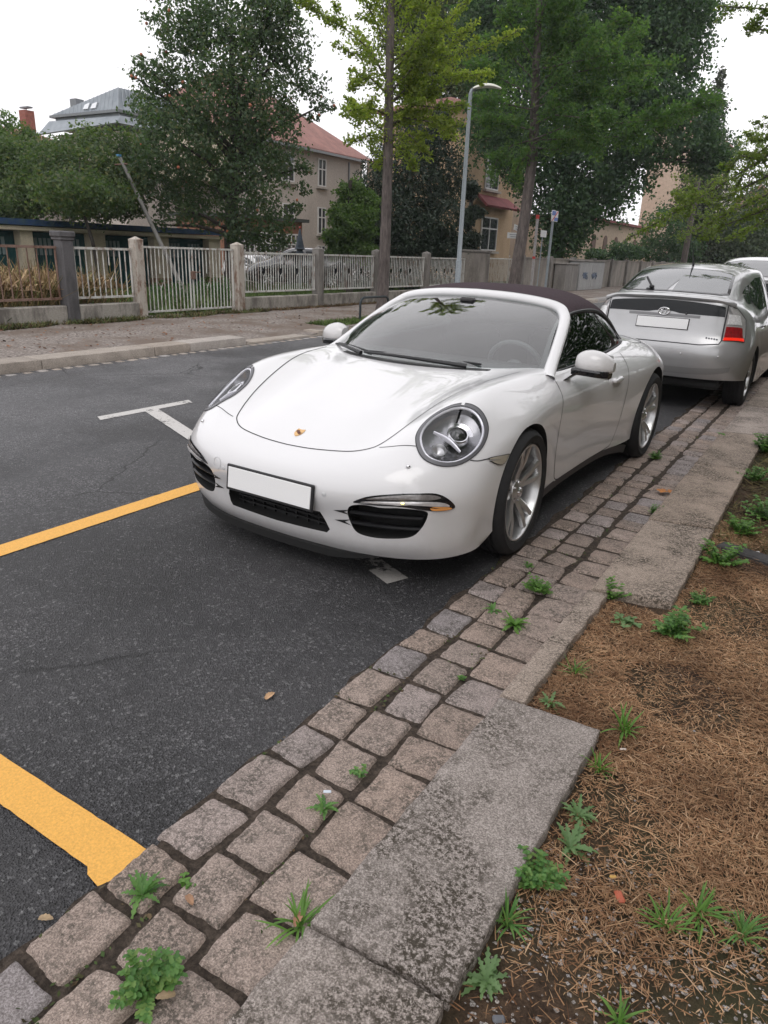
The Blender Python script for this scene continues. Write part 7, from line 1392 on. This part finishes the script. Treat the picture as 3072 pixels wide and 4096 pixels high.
chip('paper_scrap', -.925, 1.265, .075, (.022, .010, .004), (.62, .68, .76), 'scrap of white and blue paper caught in a jagged weed', 'litter'); chip('brick_chip', -.16, 1.42, 0.037, (.020, .034, .010), (.42, .10, .05), 'small red brick chip on the straw', 'stone'); chip('cigarette_end', -.30, 1.98, 0.038, (.022, .007, .006), (.60, .52, .46), 'pale cigarette end in the straw near the bright grass tuft', 'litter'); chip('wood_stick', -.165, 4.02, 0.044, (.10, .012, .008), (.55, .53, .52), 'short white stick lying by the dark edging strip', 'stick'); chip('slate_chip', -.285, .985, 0.037, (.026, .016, .008), (.12, .125, .14), 'dark slate chip on the pebbles near the slab joint', 'stone'); chip('yellow_chip', -.19, 1.47, 0.037, (.018, .008, .006), (.50, .30, .08), 'small yellow chip just above the red brick chip', 'litter')
for i, (x, y, s_) in enumerate([(-.12, 1.06, .028), (-.33, 1.24, .02), (-.25, 2.33, .018), (-.42, 2.50, .02)]): pass
# ================================================================== grass on the far side
L_DRY = straw_mat('tall_dry_grass', [(.20, .15, .075), (.30, .23, .12), (.38, .29, .16), (.16, .17, .06), (.12, .16, .05)]); L_LAWN = straw_mat('lawn', [(.07, .12, .035), (.10, .16, .045), (.13, .19, .06)])
blades('tall_grass', 9000, -14.2, -11.5, 3.5, 9.1, -.02, .95, .022, L_DRY, 41, .18, .25, None, 'stuff', 1.2); blades('seed_heads', 3500, -14.2, -11.5, 3.5, 9.1, .62, .30, .040, straw_mat('seed_head', [(.34, .24, .14), (.44, .33, .20), (.28, .19, .11)]), 42, .5, .5, None, 'stuff', .9); blades('undergrowth', 9000, -14.5, -11.45, 3.5, 12.8, -.02, .42, .030, L_LAWN, 43, .35, .3, None, 'stuff', .95)
blades('lawn', 42000, -19, -11.5, 11, 36, -.03, .26, .022, L_LAWN, 44, .3, .3, None, 'stuff', 1.0)
o = np_mesh('climber_foliage', *leaf_cloud([(-13.4, 11.9, .25, .6, .6), (-13.0, 12.9, .25, .5, .6), (-13.6, 13.6, .3, .6, .6), (-12.5, 11.0, .1, .4, .6), (-12.4, 4.8, .2, .6, .7)], 5000, .07, 45), leafmat('undergrowth_leaf', [(.035, .085, .028), (.05, .11, .035), (.07, .14, .045)], .3)); o['kind'] = 'stuff'
def fringe_mask(x, y, r): return (r.uniform(0, 1, len(x)) < (.35 + .65 * (np.sin(y * 2.3) * np.sin(y * 5.1 + 1) > -.2))) & (x < -11.14 + .22 * np.abs(np.sin(y * 1.7)) + .12)
blades('fringe_grass', 16000, -11.16, -10.75, 3.8, 12.4, .10, .10, .012, straw_mat('fringe', [(.07, .10, .035), (.11, .15, .05), (.16, .14, .07), (.12, .08, .05)]), 46, .4, .3, fringe_mask, 'stuff', .7)
blades('dead_fringe', 9000, -11.14, -10.9, 12.2, 26, .10, .07, .014, straw_mat('dead_fringe', [(.16, .10, .065), (.20, .14, .09), (.11, .12, .05)]), 47, .4, .3, None, 'stuff', .5)
blades('tree_pit_grass', 5000, -8.7, -8.1, 11.0, 13.2, .09, .09, .012, L_LAWN, 48, .4, .3, None, 'stuff', .7)
def leaf_litter(n, x0, x1, y0, y1, z, size, seed):
    r = np.random.default_rng(seed); P = np.stack([r.uniform(x0, x1, n), r.uniform(y0, y1, n), np.full(n, z)], 1); a = r.uniform(0, 6.28, n); t = np.stack([np.cos(a), np.sin(a), r.normal(0, .2, n)], 1); b = np.stack([-np.sin(a), np.cos(a), r.normal(0, .2, n)], 1); s = size * r.uniform(.5, 1.3, n)[:, None]
    return np.stack([P - t * s * .5, P - b * s * .3, P + t * s * .5, P + b * s * .3], 1).reshape(-1, 3), np.arange(4 * n).reshape(n, 4)
o = np_mesh('leaf_litter', *leaf_litter(1300, -11.0, -8.3, 4, 24, .116, .055, 49), straw_mat('litter_leaf', [(.16, .08, .05), (.24, .12, .07), (.10, .06, .045), (.30, .16, .08)])); o['kind'] = 'stuff'
# ================================================================== light haze
hz = MB(); hz.box((-20, 60, 14), (240, 330, 32)); hzm = bpy.data.materials.new('haze_air'); hzm.use_nodes = True; ht = hzm.node_tree; ht.nodes.clear(); ho = ht.nodes.new('ShaderNodeOutputMaterial'); pv = ht.nodes.new('ShaderNodeVolumePrincipled'); pv.inputs['Color'].default_value = (.93, .96, 1, 1); pv.inputs['Density'].default_value = .0006; pv.inputs['Anisotropy'].default_value = .2; ht.links.new(pv.outputs[0], ho.inputs['Volume'])
o = hz.build('haze', hzm, smooth=False); o['kind'] = 'stuff'
# keep the hierarchy at thing > part > sub-part (these parents all sit at the origin of their own parent)
def depth(o): return 1 + (depth(o.parent) if o.parent else 0)
for o in [o for o in bpy.data.objects if depth(o) > 3]:
    while depth(o) > 3:
        p_ = o.parent; loc = o.location + p_.location; o.parent = p_.parent; o.location = loc
GR = {'weed': 'weeds along the kerb and in the cobble joints', 'fallen_leaf': 'fallen leaves on the road and cobbles', 'ginkgo_tree': 'ginkgo trees lining the street', 'yew_tree': 'dark yews behind the fence', 'utility_cabinet': 'utility cabinets in front of the panel wall', 'apartment_block': 'apartment blocks down the street', 'hedge': 'hedges beyond the wall'}
for o in bpy.data.objects:
    k_ = o.name.split('.')[0]
    if o.parent is None and k_ in GR and 'category' in o.keys(): o['group'] = GR[k_]
for o in (hatch, white3): o['group'] = 'hatchbacks parked in a row ahead of the convertible'
for o in (dk, w4, w5): o['group'] = 'cars parked in the yard behind the fence'
